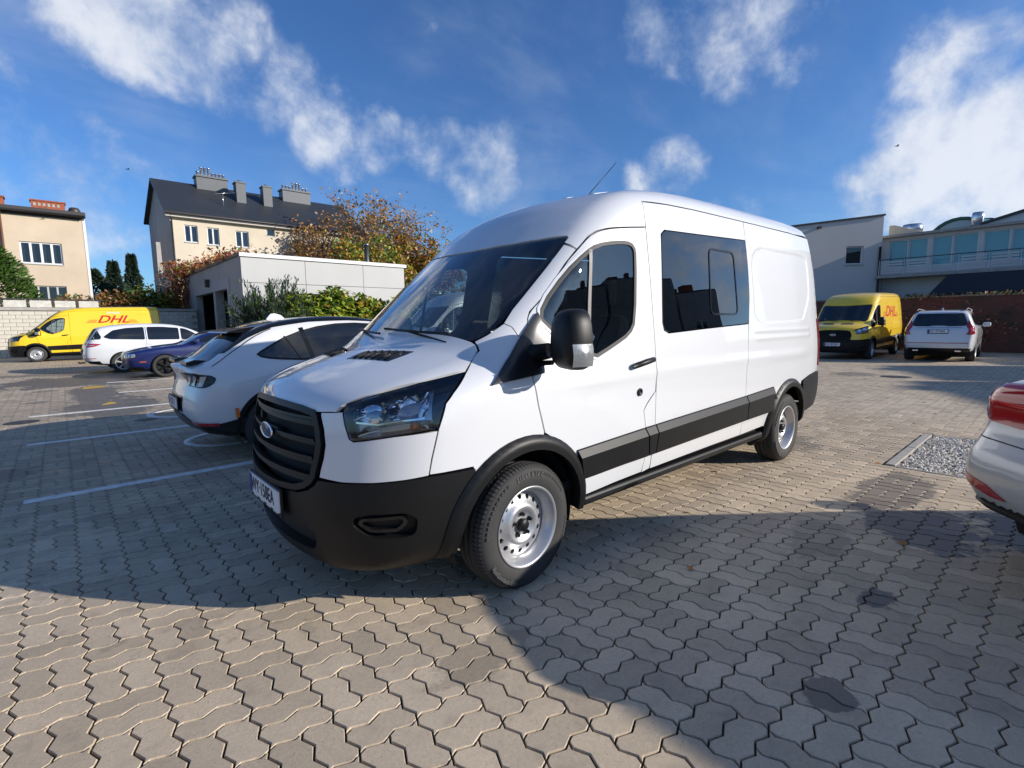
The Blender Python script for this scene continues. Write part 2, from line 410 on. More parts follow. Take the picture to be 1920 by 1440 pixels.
def text_tris(s, size=1.0, shear=0.0, bold=0.0, sx=1.0, spacing=1.0):
    cu = bpy.data.curves.new('t', 'FONT'); cu.body = s; cu.size = size; cu.shear = shear; cu.offset = bold; cu.align_x = 'CENTER'; cu.align_y = 'CENTER'; cu.space_character = spacing
    cu.resolution_u = 3
    o = bpy.data.objects.new('t', cu); COL.objects.link(o); bpy.context.view_layer.update()
    dg = bpy.context.evaluated_depsgraph_get(); me = bpy.data.meshes.new_from_object(o.evaluated_get(dg))
    V = np.array([(v.co.x*sx, v.co.y) for v in me.vertices]); F = [tuple(p.vertices) for p in me.polygons]
    bpy.data.objects.remove(o); bpy.data.curves.remove(cu); bpy.data.meshes.remove(me)
    return V, F
def copy_tree(o, parent=None):
    c = o.copy(); COL.objects.link(c); c.parent = parent
    for ch in o.children: copy_tree(ch, c)
    return c
# ---------------------------------------------------------------- materials
MATS = {}
def mat(name, col, rough=.5, metal=0.0, coat=0.0, spec=.5, noise=None, bump=None, emit=None, sheen=0.0, coat_rough=.03):
    """noise=(scale, amount, detail): value variation; bump=(scale, strength, distance)"""
    if name in MATS: return MATS[name]
    m = bpy.data.materials.new(name); m.use_nodes = True; t = NT(m.node_tree); b = t.n['Principled BSDF']
    b.inputs['Base Color'].default_value = (*col, 1); b.inputs['Roughness'].default_value = rough; b.inputs['Metallic'].default_value = metal
    b.inputs['Coat Weight'].default_value = coat; b.inputs['Coat Roughness'].default_value = coat_rough; b.inputs['Specular IOR Level'].default_value = spec
    tc = None
    if noise or bump:
        tc = t.new('ShaderNodeTexCoord').outputs['Object']
    if noise:
        n = t.noise(tc, noise[0], noise[2] if len(noise) > 2 else 5, .6)
        f = t.maprange(n, .25, .75, 1-noise[1], 1+noise[1], False)
        cc = t.new('ShaderNodeCombineXYZ')
        for i in range(3): t.l.new(f, cc.inputs[i])
        t.l.new(t.mix(1.0, (*col, 1), cc.outputs[0], 'MULTIPLY'), b.inputs['Base Color'])
    if bump:
        bn = t.new('ShaderNodeBump'); bn.inputs['Strength'].default_value = bump[1]; bn.inputs['Distance'].default_value = bump[2]
        t.l.new(t.noise(tc, bump[0], 6, .6), bn.inputs['Height']); t.l.new(bn.outputs[0], b.inputs['Normal'])
    if emit: b.inputs['Emission Color'].default_value = (*emit[0], 1); b.inputs['Emission Strength'].default_value = emit[1]
    MATS[name] = m; return m
def glass(name, tint, refl=1.0, rough=0.0):
    if name in MATS: return MATS[name]
    m = bpy.data.materials.new(name); m.use_nodes = True; t = NT(m.node_tree); t.n.clear()
    o = t.new('ShaderNodeOutputMaterial'); tr = t.new('ShaderNodeBsdfTransparent'); tr.inputs[0].default_value = (*tint, 1)
    gl = t.new('ShaderNodeBsdfGlossy'); gl.inputs['Roughness'].default_value = rough; gl.inputs['Color'].default_value = (refl, refl, refl, 1)
    lw = t.new('ShaderNodeFresnel'); lw.inputs['IOR'].default_value = 1.52
    fac = t.math('MULTIPLY', lw.outputs[0], 1.7, clamp=True)
    mx = t.new('ShaderNodeMixShader'); t.l.new(fac, mx.inputs[0]); t.l.new(tr.outputs[0], mx.inputs[1]); t.l.new(gl.outputs[0], mx.inputs[2]); t.l.new(mx.outputs[0], o.inputs[0])
    MATS[name] = m; return m
def paint(name, col, flake=0.0):
    return mat(name, col, rough=.40, metal=flake, coat=1.0, spec=.5, coat_rough=.015)
M_WHITE = paint('white car paint', (.66, .665, .675))
M_YEL = paint('yellow van paint', (.86, .57, .012))
M_BLK = mat('black plastic trim', (.0065, .0068, .0075), .46, spec=.30, bump=(900, .12, .0006), noise=(3, .12))
M_BLKG = mat('gloss black plastic', (.008, .008, .009), .08)
M_RUB = mat('rubber seal', (.012, .012, .013), .6)
M_TYRE = mat('tyre rubber', (.032, .031, .030), .78, noise=(14, .22), bump=(160, .2, .001))
M_STEEL = mat('silver wheel steel', (.50, .50, .51), .36, .7, noise=(9, .08))
M_CHROME = mat('chrome', (.85, .85, .86), .06, 1.0)
M_DARK = mat('dark underside', (.010, .010, .010), .85)
M_INT = mat('dark interior fabric', (.020, .021, .024), .85, noise=(30, .2))
M_INTG = mat('grey interior panel', (.05, .05, .053), .7)
M_GREY = mat('grey lining', (.10, .10, .10), .8)
M_PLATE = mat('number plate white', (.72, .73, .74), .35)
M_INK = mat('number plate black', (.01, .01, .012), .4)
M_EU = mat('plate blue band', (.01, .03, .25), .4)
M_RED = mat('red logo print', (.52, .012, .015), .35)
M_TAIL = mat('red tail lamp', (.36, .006, .010), .10, coat=1.0)
M_AMBER = mat('amber lamp', (.75, .16, .01), .15, coat=1.0)
M_LENS = glass('clear lamp lens', (.93, .95, .97), 1.0)
M_GLASS = glass('window glass', (.62, .70, .70), 1.0)
M_GLASSD = glass('tinted window glass', (.10, .115, .125), 1.0)
M_GLASSO = mat('dark car glass', (.008, .010, .012), .03, spec=.9)
M_BLUEOV = mat('blue oval enamel', (.008, .025, .13), .12, coat=1.0)
VANP = {
 'door': [(0.113,1.455),(0.126,1.497),(0.15,1.538),(0.239,1.612),(0.457,1.829),(0.587,1.934),(0.677,2.007),(0.747,2.043),(0.833,2.066),(0.968,2.088),(1.246,2.122),(1.244,1.631),(1.236,1.196),(1.229,0.991),(1.127,0.912),(1.091,0.868),(1.125,0.744),(1.161,0.519),(1.145,0.414),(0.47,0.399),(0.45,0.517),(0.395,0.664),(0.296,0.763),(0.128,0.863),(0.079,1.025),(0.051,1.168),(0.095,1.373)],
 'dglass': [(0.212,1.478),(0.235,1.566),(0.428,1.753),(0.619,1.892),(0.719,1.945),(0.875,1.975),(1.013,1.988),(1.08,1.972),(1.088,1.913),(1.021,1.485),(0.951,1.402),(0.78,1.334),(0.548,1.256)],
 'ws': [(-0.747,1.381),(-0.793,1.412),(-0.815,1.475),(-0.814,1.552),(-0.814,1.707),(-0.805,1.963),(-0.802,1.993),(-0.78,2.009),(-0.424,1.988)],
 'win': [(1.439,2.092),(1.488,2.124),(1.906,2.142),(2.841,2.184),(2.843,1.955),(2.821,1.667),(2.758,1.448),(2.032,1.421),(1.425,1.395),(1.371,1.415),(1.358,1.464)],
 'win2': [(2.114,2.036),(2.172,2.058),(2.526,2.062),(2.582,2.039),(2.541,1.661),(2.479,1.541),(2.406,1.527),(2.096,1.531),(2.048,1.565)],
 'gut': [(1.268,2.304),(1.57,2.325),(1.959,2.34),(2.896,2.359),(3.55,2.376)],
 'bseam': [(1.256,2.302),(1.246,2.218),(1.251,2.119),(1.244,1.631),(1.236,1.196),(1.241,0.887),(1.282,0.561)],
 'seam2': [(2.847,2.348),(2.841,2.098),(2.821,1.667),(2.768,1.443),(2.662,1.101),(2.723,0.808),(2.731,0.519),(2.726,0.433)],
 'hl': [(0.545,1.064),(0.554,1.101),(0.66,1.141),(0.836,1.191),(1.045,1.232),(0.981,1.145),(0.949,1.099),(0.918,0.978),(0.758,0.955),(0.599,0.926),(0.58,0.937),(0.557,1.008)],
 'hood': [(-0.504,0.424),(-0.607,0.454),(-0.631,0.514),(-0.735,0.667),(-0.834,0.968),(-0.895,1.433),(-0.82,1.695),(-0.79,1.711),(-0.747,1.708)],
 'grille': [(0.318,1.07),(0.387,1.059),(0.414,1.032),(0.439,0.971),(0.453,0.896),(0.444,0.83),(0.43,0.776),(0.422,0.732),(0.402,0.7),(0.362,0.669)],
 'bumptop': [(0.429,0.728),(0.548,0.727),(0.676,0.733),(0.792,0.745),(0.881,0.755)],
 'bumptop2': [(0.881,0.755),(1.06,0.756)],
 'fseam': [(-0.54,0.972),(-0.574,0.839),(-0.589,0.755)],
 'fend': [(-0.54,0.975),(-0.488,1.096),(-0.438,1.142),(-0.324,1.23),(-0.175,1.331),(-0.163,1.356),(-0.157,1.378),(-0.095,1.412),(0.003,1.474)],
 'aseam': [(0.003,1.474),(0.03,1.453),(0.04,1.406)],
 'apil': [(0.003,1.474),(0.078,1.552),(0.248,1.707),(0.521,1.953),(0.559,1.919)],
 'vent': [(-0.119,0.987),(-0.105,1.171),(-0.481,1.368),(-0.467,1.095)],
 'fog': [(0.583,0.518),(0.596,0.563),(0.654,0.583),(0.792,0.587),(0.832,0.553),(0.821,0.476),(0.781,0.459),(0.644,0.46)],
 'fogin': [(0.597,0.522),(0.616,0.551),(0.782,0.569),(0.797,0.531),(0.76,0.485),(0.646,0.48)],
 'sail': [(0.206,1.526),(0.113,1.455),(-0.057,1.298),(-0.228,1.163),(-0.133,1.174),(0.057,1.19),(0.249,1.206),(0.282,1.306),(0.262,1.459)],
 'clad': [(0.358,0.73),(0.455,0.516),(1.099,0.747),(1.158,0.532),(1.271,0.756),(1.306,0.535),(2.702,0.8),(2.736,0.574),(3.39,0.823),(3.238,0.562)],
 'rearcl': [(4.05,0.814),(4.31,0.851),(4.549,0.874),(4.657,0.728),(4.642,0.603),(4.281,0.467)],
 'emb2': [(2.787,1.357),(4.223,1.469)],
 'handle': [(0.928,1.197),(1.023,1.226),(1.174,1.225),(1.177,1.199),(1.017,1.166),(0.94,1.172)],
 'lock': [(1.034,1.003)],
 'divider': [(0.639,1.906),(0.671,1.928),(0.543,1.256)],
}
# ---------------------------------------------------------------- panel van
TB = transit()
_hx, _hz = -.25, .75
def mapH(q):
    q = np.asarray(q, float); D = np.stack([-np.cos(q[:, 1]), np.zeros(len(q)), np.sin(q[:, 1])], 1)
    O = np.stack([np.full(len(q), _hx), q[:, 0], np.full(len(q), _hz)], 1)
    return TB.cast(O+D*1.3, -D, 0, 1.25, 120)[0]
def mapS(q): return TB.S(q, -1)
def mapC(q): return TB.C(q)
def mapR(q): return TB.R(q)
GUT = lambda x: np.interp(x, [1.26, 1.57, 1.96, 2.9, 3.55, 4.66], [2.302, 2.325, 2.34, 2.359, 2.37, 2.385])
BSE = lambda z: np.interp(z, [.42, .9, 1.2, 1.63, 2.12, 2.3], [1.245, 1.238, 1.236, 1.244, 1.25, 1.256])
SE2 = lambda z: np.interp(z, [.43, .8, 1.1, 1.44, 1.67, 2.1, 2.35], [2.715, 2.705, 2.70, 2.768, 2.822, 2.842, 2.85])
def arc(cx, cz, r, a0, a1, n=14):
    return [(cx+r*math.cos(R(a0+(a1-a0)*i/n)), cz+r*math.sin(R(a0+(a1-a0)*i/n))) for i in range(n+1)]
def both(mb): return MB().join(mb).join(mb.mirror())
_VC = {}
def van_geometry(lod):
    """all skin pieces of the van, near side pieces also mirrored; returns {key: MB}"""
    if lod in _VC: return _VC[lod]
    k = 1.0 if lod == 0 else 1.8
    G = {}; V = VANP; st = .045*k; g = .0035
    door = np.concatenate([chaikin(np.array(V['door'][:11]), 2, False), np.array(V['door'][11:])]); dg = chaikin(V['dglass'], 1); seal = inset(dg, -.022)
    G['door'] = patch(TB, mapS, inset(door, g), [seal], st, 0, .03, mi_rim=0, inner=1)
    G['door_seal'] = patch(TB, mapS, inset(seal, .001), [inset(dg, .004)], .03*k, .003, .02)
    G['door_trim'] = patch(TB, mapS, inset(seal, -.012), [inset(seal, .003)], .03*k, .004, .008)
    G['door_glass'] = patch(TB, mapS, dg, (), .08*k, -.004, 0)
    d = V['divider']; G['divider'] = strip(TB, mapS, [(.655, 1.922), (.60, 1.6), (.548, 1.262)], .026, .004, .05)
    # front wing
    a1 = arc(0, .355, .50, 58, 133, 12)
    fender = [(-.59, .760)]+V['fseam'][::-1][1:]+V['fend']+V['aseam'][1:]+[(.055, 1.40), (.092, 1.37), (.048, 1.168), (.076, 1.025), (.124, .866)]+[p for p in a1 if p[0] < .12]+[(-.36, .762)]
    G['front_wing'] = patch(TB, mapS, inset(fender, g), (), st*.8, 0, .015, inner=1)
    dd = [tuple(p) for p in door]
    apil = V['apil'][:4]+[(.559, 1.917)]+[(.457, 1.829), (.239, 1.612), (.15, 1.538), (.126, 1.497), (.113, 1.455), (.095, 1.38), (.058, 1.40), (.04, 1.408), (.03, 1.453)]
    G['windscreen_pillar'] = patch(TB, mapS, inset(apil, g*.7), (), .03*k, 0, .03, inner=1)
    # small panel behind the door
    zz = [.985, .9, .8, .65, .42]
    pil = [(1.229, .988), (1.127, .909), (1.091, .866), (1.125, .744), (1.161, .519), (1.145, .408)]+[(float(BSE(z)), z) for z in zz[::-1]]
    G['pillar_panel'] = patch(TB, mapS, inset(pil, g), (), .04*k, 0, .015)
    # middle side panel, around the window
    win = np.array(V['win']); wo = inset(win, -.006)
    xs = [1.256, 1.57, 1.96, 2.4, 2.85]
    mid = [(x, float(GUT(x))) for x in xs]+[(float(SE2(2.2)), 2.20)]+[tuple(p) for p in wo[3::-1]]+[tuple(p) for p in wo[:5:-1]]+[(float(SE2(1.44)), 1.437)]+[(float(SE2(z)), z) for z in (1.3, 1.1, .8, .6, .43)]
    mid += [(2.2, .428), (1.7, .422), (1.25, .416)]+[(float(BSE(z)), z) for z in (.42, .7, .9, 1.2, 1.63, 2.12)]
    # order around the window: top-right corner leftwards, down the left side, right along the bottom
    w = [tuple(p) for p in wo]
    path = [w[3], w[2], w[1], w[0], w[10], w[9], w[8], w[7], w[6]]
    mid = [(x, float(GUT(x))) for x in xs]+path+[(float(SE2(z)), z) for z in (1.3, 1.1, .8, .6, .43)]+[(2.2, .428), (1.7, .422), (1.25, .416)]+[(float(BSE(z)), z) for z in (.7, .9, 1.2, 1.63, 2.12)]
    G['side_panel'] = patch(TB, mapS, inset(mid, g), (), st, 0, .02, inner=1)
    midfull = [(x, float(GUT(x))) for x in xs]+[(float(SE2(z)), z) for z in (2.1, 1.67, 1.44, 1.1, .8, .6, .43)]+[(2.2, .428), (1.7, .422), (1.25, .416)]+[(float(BSE(z)), z) for z in (.7, .9, 1.2, 1.63, 2.12)]
    G['side_panel_plain'] = patch(TB, mapS, inset(midfull, g), (), st*1.3, 0, .02)
    G['side_glass'] = patch(TB, mapS, rounded(win, .05), (), .08*k, .003, .008)
    w2 = rounded(np.array([(2.13, 2.05), (2.56, 2.052), (2.555, 1.53), (2.07, 1.53)]), .06, 5)
    G['sliding_pane_frame'] = patch(TB, mapS, inset(w2, -.011), [inset(w2, .005)], .03*k, .008, .006)
    # rear quarter
    a2 = arc(3.75, .355, .50, 172, 52, 16)
    rq = [(float(SE2(z)), z) for z in (.43, .6, .8, 1.1, 1.44, 1.67, 2.1)]+[(x, float(GUT(x))) for x in (2.855, 3.3, 3.9, 4.655)]+[(4.655, 1.9), (4.65, 1.2), (4.645, .885), (4.35, .86), (4.10, .815)]+[p for p in a2[::-1]]+[(3.22, .44)]
    G['rear_quarter'] = patch(TB, mapS, inset(rq, g), (), .017 if lod == 0 else .07, 0, .02, inner=1)
    # roof
    wst = [(-.78, 2.009), (-.60, 2.001), (-.424, 1.99), (-.2, 1.981), (0, 1.977)]
    p3 = TB.F([(y, z+.006) for y, z in wst[::-1]])
    near = [tuple(p) for p in TB.R_inv(p3)]
    sid = [(.572, 1.998), (.535, 1.966), (.566, 1.925), (.587, 1.941), (.674, 2.013), (.745, 2.05), (.832, 2.073), (.967, 2.095), (1.243, 2.128), (1.25, 2.22), (1.255, 2.308)]+[(x, float(GUT(x))+.006) for x in (1.57, 1.96, 2.4, 2.9, 3.5, 4.1, 4.655)]
    near += [tuple(p) for p in TB.R_inv(mapS(sid))]
    near += [(4.66, ph) for ph in (1.0, 1.3, math.pi/2)]
    far = [(x, math.pi-p) for x, p in near[::-1] if abs(p-math.pi/2) > 1e-3]
    # clip duplicates on the centre line
    rp = near+far
    G['roof'] = patch(TB, mapR, rp, (), .05*k, 0, .03, scale=(1, .95), inner=1)
    # shallow roof ribs
    rb = MB()
    for y in (-.52, -.26, 0, .26, .52):
        rb.join(patch(TB, lambda q: TB.T(q), rounded(np.array([(1.12, y-.03), (4.45, y-.03), (4.45, y+.03), (1.12, y+.03)]), .03), (), .12*k, .004, .004))
    G['roof_rib'] = rb
    # windscreen
    wsn = [(-.747, 1.384), (-.79, 1.414), (-.812, 1.477), (-.811, 1.552), (-.811, 1.707), (-.803, 1.963), (-.799, 1.99), (-.78, 2.005), (-.60, 1.997), (-.424, 1.986), (-.2, 1.977)]
    wb = [(0, 1.398), (-.3, 1.396), (-.55, 1.392)]
    ws = wb+wsn+[(0, 1.973)]; ws = np.array(ws+[(-y, z) for y, z in ws[::-1] if y != 0])
    mF = lambda q: TB.F(q)
    G['windscreen'] = patch(TB, mF, ws, (), .09*k, -.002, .006)
    fi = inset(ws, .035); fi[:, 1] = np.where(fi[:, 1] > 1.9, fi[:, 1]-.03, fi[:, 1]); fi = rounded(fi, .06, 3)
    G['windscreen_band'] = patch(TB, mF, inset(ws, .002), [fi], .05*k, -.008, 0)
    # bonnet
    hd = V['hood']; hn = [(-.30, .395), (-.42, .405)]+hd[:6]+hd[6:]
    rear = [(-.6, 1.665), (-.4, 1.60), (-.2, 1.565)]
    hp = [(0, .385)]+hn+rear+[(0, 1.55)]; hp = np.array(hp+[(-a, b) for a, b in hp[::-1] if a != 0])
    G['bonnet'] = patch(TB, mapH, inset(hp, g), (), .035*k, .001, .02, scale=(1, .62))
    cw = [(0, 1.552), (-.2, 1.568), (-.4, 1.603), (-.6, 1.668), (-.735, 1.71)]
    F0 = TB.F([(0, 1.40), (-.3, 1.398), (-.55, 1.394), (-.74, 1.386)])
    ci = [(float(p[1]), math.atan2(p[2]-_hz, _hx-p[0])) for p in F0[::-1]]
    cp = cw+ci; cp = np.array(cp+[(-a, b) for a, b in cp[::-1] if abs(a) > 1e-6])
    G['cowl'] = patch(TB, mapH, cp, (), .05*k, -.004, .03, scale=(1, .62))
    vt = np.array(V['vent'])
    G['bonnet_vent'] = patch(TB, mapH, inset(vt*[1, 1], .0), (), .04*k, .004, .01, scale=(1, .62))
    sl = MB()
    for i in range(1, 7):
        t = i/7; a = vt[0]*(1-t)+vt[3]*t; b = vt[1]*(1-t)+vt[2]*t
        sl.join(strip(TB, mapH, [a*.94+b*.06, a*.06+b*.94], .016, .010, .05, rim=.012, scale=(1, .62)))
    G['vent_slat'] = sl
    # front corner skin around the lamp, between grille and wing
    hl = np.array(V['hl']); gr = np.array(V['grille'])
    fs = [(float(a), float(b)) for a, b in TB.C_inv(mapS(V['fseam']))]
    fas = [(.318+.02, 1.078), (.40, 1.063), (.425, 1.036), (.451, .973), (.465, .896), (.456, .828), (.442, .774), (.434, .735)]+V['bumptop'][1:]+[fs[1], fs[0]]+[tuple(p) for p in hl[8:]]+[tuple(hl[0])]
    hc = [tuple(r) for r in TB.C_inv(mapH(np.array(hd[:3])))]
    fas = [(.435, .735)]+V['bumptop'][1:4]+[(fs[2][0], .757), fs[1], fs[0]]+[tuple(p) for p in hl[8:]]+[tuple(hl[0])]+[hc[1], hc[0]]+[(.425, 1.036), (.451, .973), (.465, .896), (.456, .828), (.442, .774)]
    G['corner_panel'] = patch(TB, mapC, inset(fas, .003), (), .03*k, 0, .03, scale=(1.15, 1))
    # head lamp
    G['lamp_lens'] = patch(TB, mapC, inset(hl, .004), (), .05*k, .001, .012, scale=(1.15, 1))
    G['lamp_housing'] = patch(TB, mapC, inset(hl, .002), (), .05*k, -.075, -.078, scale=(1.15, 1))
    def bowl(quad, depth):
        """concave mirror over a four-cornered patch of the lamp: (u,v) in the unit square"""
        A, B_, C_, D_ = [np.array(p) for p in quad]
        def f_(q):
            u, v = q[:, :1], q[:, 1:]; d2 = A*(1-u)*(1-v)+B_*u*(1-v)+C_*u*v+D_*(1-u)*v
            P = TB.C(d2); N = TB.grad(P); e = (1-np.abs(2*u-1)**2.5)*(1-np.abs(2*v-1)**2.5); return P-N*(.016+depth*e)
        return f_
    sq = rounded(np.array([(0., 0.), (1., 0.), (1., 1.), (0., 1.)]), .22, 4)
    G['reflector'] = [patch(TB, bowl([(.585, 1.018), (.705, 1.014), (.738, 1.126), (.60, 1.092)], .05), sq, (), .04*k, 0, .0, auto=True), patch(TB, bowl([(.722, 1.024), (.880, 1.042), (.890, 1.168), (.757, 1.134)], .06), sq, (), .04*k, 0, .0, auto=True)]
    G['lamp_bezel'] = patch(TB, mapC, [(.565, 1.0), (.56, 1.06), (.575, 1.098), (.66, 1.132), (.80, 1.172), (.90, 1.195), (.905, .985), (.76, .962), (.605, .938), (.585, .945)], (), .03*k, -.055, .02, scale=(1.15, 1))
    G['reflector_low'] = patch(TB, bowl([(.60, .942), (.895, .980), (.905, 1.028), (.64, 1.003)], .05), sq, (), .06*k, 0, 0, auto=True)
    G['lamp_bar'] = MB()
    for line in ([(.60, 1.016), (.69, 1.009), (.76, 1.022), (.87, 1.036)],):
        G['lamp_bar'].join(strip(TB, mapC, line, .008, -.014, .03, scale=(1.15, 1)))
    # grille
    top = [(0, 1.083), (.16, 1.080), (.29, 1.073)]
    gp = top+V['grille'][1:]+[(.30, .645), (.16, .63), (0, .627)]; gp = np.array(gp+[(-a, b) for a, b in gp[::-1] if a != 0])
    G['grille_frame'] = patch(TB, mapC, inset(gp, .002), [inset(gp, .032)], .04*k, .012, .03, scale=(1.15, 1))
    G['grille_back'] = patch(TB, mapC, inset(gp, .012), (), .06*k, -.055, 0, scale=(1.15, 1))
    bars = []
    for z, h, u in ((1.005, .036, .395), (.905, .026, .405), (.815, .034, .40), (.725, .034, .385)):
        b = MB()
        for dz, hh, of in ((h*.28, h*.42, .010), (-h*.22, h*.40, .002), (-h*.6, h*.3, -.012)):
            b.join(patch(TB, mapC, [(-u, z+dz-hh/2), (u, z+dz-hh/2), (u, z+dz+hh/2), (-u, z+dz+hh/2)], (), .07*k, of, .03, scale=(1.15, 1)))
        bars.append(b)
    G['grille_bars'] = bars
    # bumper
    ba = [(-.345, .745)]+arc(0, .355, .50, 133, 186, 8)+[(-.50, .27)]
    bc = [tuple(r) for r in TB.C_inv(mapS(ba))]
    bp = [(0, .624), (.16, .626), (.31, .64), (.372, .664), (.412, .695), (.430, .724)]+V['bumptop'][1:]+[(bc[0][0], .756)]+bc[1:]+[(.85, .255), (.6, .25), (.3, .25), (0, .25)]
    bp = np.array(bp+[(-a, b) for a, b in bp[::-1] if a != 0])
    fog = np.array(V['fog']); fogm = fog*[-1, 1]
    itk = rounded(np.array([(-.36, .33), (.36, .33), (.40, .42), (.36, .46), (-.36, .46), (-.40, .42)]), .03)
    G['bumper'] = patch(TB, mapC, inset(bp, g), [rounded(fog, .03), rounded(fogm, .03), itk], .035*k, .004, .05, scale=(1.15, 1))
    G['bumper_lip'] = patch(TB, mapC, [(-.82, .40), (-.5, .395), (0, .39), (.5, .395), (.82, .40), (.80, .425), (.5, .42), (0, .415), (-.5, .42), (-.80, .425)], [], .04*k, .012, .02, scale=(1.15, 1)) if False else None
    G['fog_recess'] = patch(TB, mapC, rounded(fog, .03), (), .03*k, -.035, -.036, scale=(1.15, 1))
    fin = np.array(V['fogin'])
    G['fog_insert'] = patch(TB, mapC, rounded(fin, .02), [rounded(inset(fin, .016), .015)], .02*k, -.012, .022, scale=(1.15, 1))
    G['intake'] = patch(TB, mapC, itk, (), .06*k, -.045, -.046, scale=(1.15, 1))
    # cladding strips, arch flares, sill step
    ct = lambda x: float(np.interp(x, [.36, 1.1, 2.7, 3.35], [.715, .747, .80, .828])); cb = lambda x: float(np.interp(x, [.36, 1.1, 2.7, 3.35], [.527, .535, .574, .585]))
    cl = MB()
    clads = []
    for x0, x1, x2 in ((.40, 1.098, 1.152), (1.112, 1.232, 1.236), (1.246, 2.698, 2.706), (2.716, 3.32, 3.27)):
        xb0 = x0+(.055 if x0 == 1.112 else .045 if x0 == .40 else 0)
        q = [(x0, ct(x0)), ((x0+x1)/2, ct((x0+x1)/2)), (x1, ct(x1)), (x2, cb(x2)), ((xb0+x2)/2, cb((xb0+x2)/2)), (xb0, cb(xb0))]
        if abs(x1-x0) < .3: q = [q[0], q[2], q[3], q[5]]
        # bevelled strip: sloping top face, upright face, folded bottom
        nx = max(2, int(abs(x1-x0)/.05)); rows = []
        for fz, off in ((0., .002), (.03, .012), (.26, .036), (.94, .036), (1.0, .028), (1.0, -.004)):
            rr = []
            for i in range(nx+1):
                t_ = i/nx; xt = x0+(x1-x0)*t_; xb = xb0+(x2-xb0)*t_; z_t, z_b = ct(xt), cb(xb)
                rr.append((xt+(xb-xt)*fz, z_t+(z_b-z_t)*fz))
            P = TB.S(rr); P[:, 1] -= off; rows.append(P)
        bm_ = MB(); V_ = np.concatenate(rows); W_ = nx+1
        bm_.add(V_, [(r_*W_+i, (r_+1)*W_+i, (r_+1)*W_+i+1, r_*W_+i+1) for r_ in range(5) for i in range(nx)], None, 0, False)
        for e_ in (0, nx):
            ring = [r_*W_+e_ for r_ in range(6)]; bm_.add([V_[q_] for q_ in ring], [tuple(range(6))], None, 0, False)
        clads.append(fixnormals(bm_))
    G['cladding'] = clads
    cv = MB()
    for x0, x1 in ((.40, 1.098), (1.112, 1.232), (1.246, 2.698), (2.716, 3.33)):
        cv.join(patch(TB, lambda q: TB.S(q)+np.array([0, -1., 0])*(.024*np.clip((np.interp(q[:, 0], [.36, 1.1, 2.7, 3.35], [.715, .747, .80, .828])+.002-q[:, 1])/.055, 0, 1))[:, None], [(x0, ct(x0)), (x1, ct(x1)), (x1, ct(x1)-.058), (x0, ct(x0)-.058)], (), .05*k, .001, 0))
    G['cladding_top'] = None
    fl1 = arc(0, .355, .515, 188, -3, 30); fl1i = arc(0, .355, .435, 188, -3, 30)
    fl2 = arc(3.75, .355, .515, 196, -14, 30); fl2i = arc(3.75, .355, .435, 196, -14, 30)
    def mapFl(c):
        def f_(q):
            P = TB.S(q); r = np.hypot(q[:, 0]-c, q[:, 1]-.355); P[:, 1] -= .034*sstep(.53, .48, r); return P
        return f_
    G['arch_flare_f'] = patch(TB, mapFl(0), fl1+fl1i[::-1], (), .02*k, .001, .05, auto=True)
    G['arch_flare_r'] = patch(TB, mapFl(3.75), fl2+fl2i[::-1], (), .02*k, .001, .05, auto=True)
    rc = [(4.10, .81), (4.35, .855), (4.66, .882), (4.70, .75), (4.69, .60), (4.62, .50), (4.28, .46), (4.2, .56), (4.14, .70)]
    G['rear_corner'] = patch(TB, mapS, rounded(rc, .03), (), .04*k, .016, .03)
    # tail: doors and bumper
    mB = lambda q: TB.B(q)
    rd = [(-.015, 2.40), (-.4, 2.39), (-.78, 2.36), (-.86, 1.9), (-.90, 1.3), (-.92, .90), (-.015, .90)]
    G['rear_door'] = patch(TB, mB, rd, (), .08*k, 0, .02, inner=1)
    G['rear_bumper'] = patch(TB, mB, [(-.93, .87), (.93, .87), (.93, .50), (-.93, .50)], (), .08*k, .03, .05)
    tl = [(4.648, 1.48), (4.70, 1.46), (4.71, .95), (4.655, .95)]
    G['tail_lamp'] = patch(TB, mapS, tl, (), .05*k, .012, .03)
    tf = [(4.66, 2.385), (4.72, 2.3), (4.71, 1.5), (4.655, 1.5)]
    G['rear_post'] = patch(TB, mapS, [(4.66, 2.38), (4.715, 2.36), (4.71, .90), (4.655, .90)], (), .06*k, 0, .02)
    # sail under the mirror
    sail = [(.19, 1.535), (.113, 1.458), (-.057, 1.298), (-.235, 1.158), (-.133, 1.170), (.057, 1.188), (.22, 1.204), (.225, 1.30), (.206, 1.47)]
    G['mirror_sail'] = patch(TB, mapS, rounded(sail, .012, 2), (), .04*k, .014, .02)
    _VC[lod] = G; return G

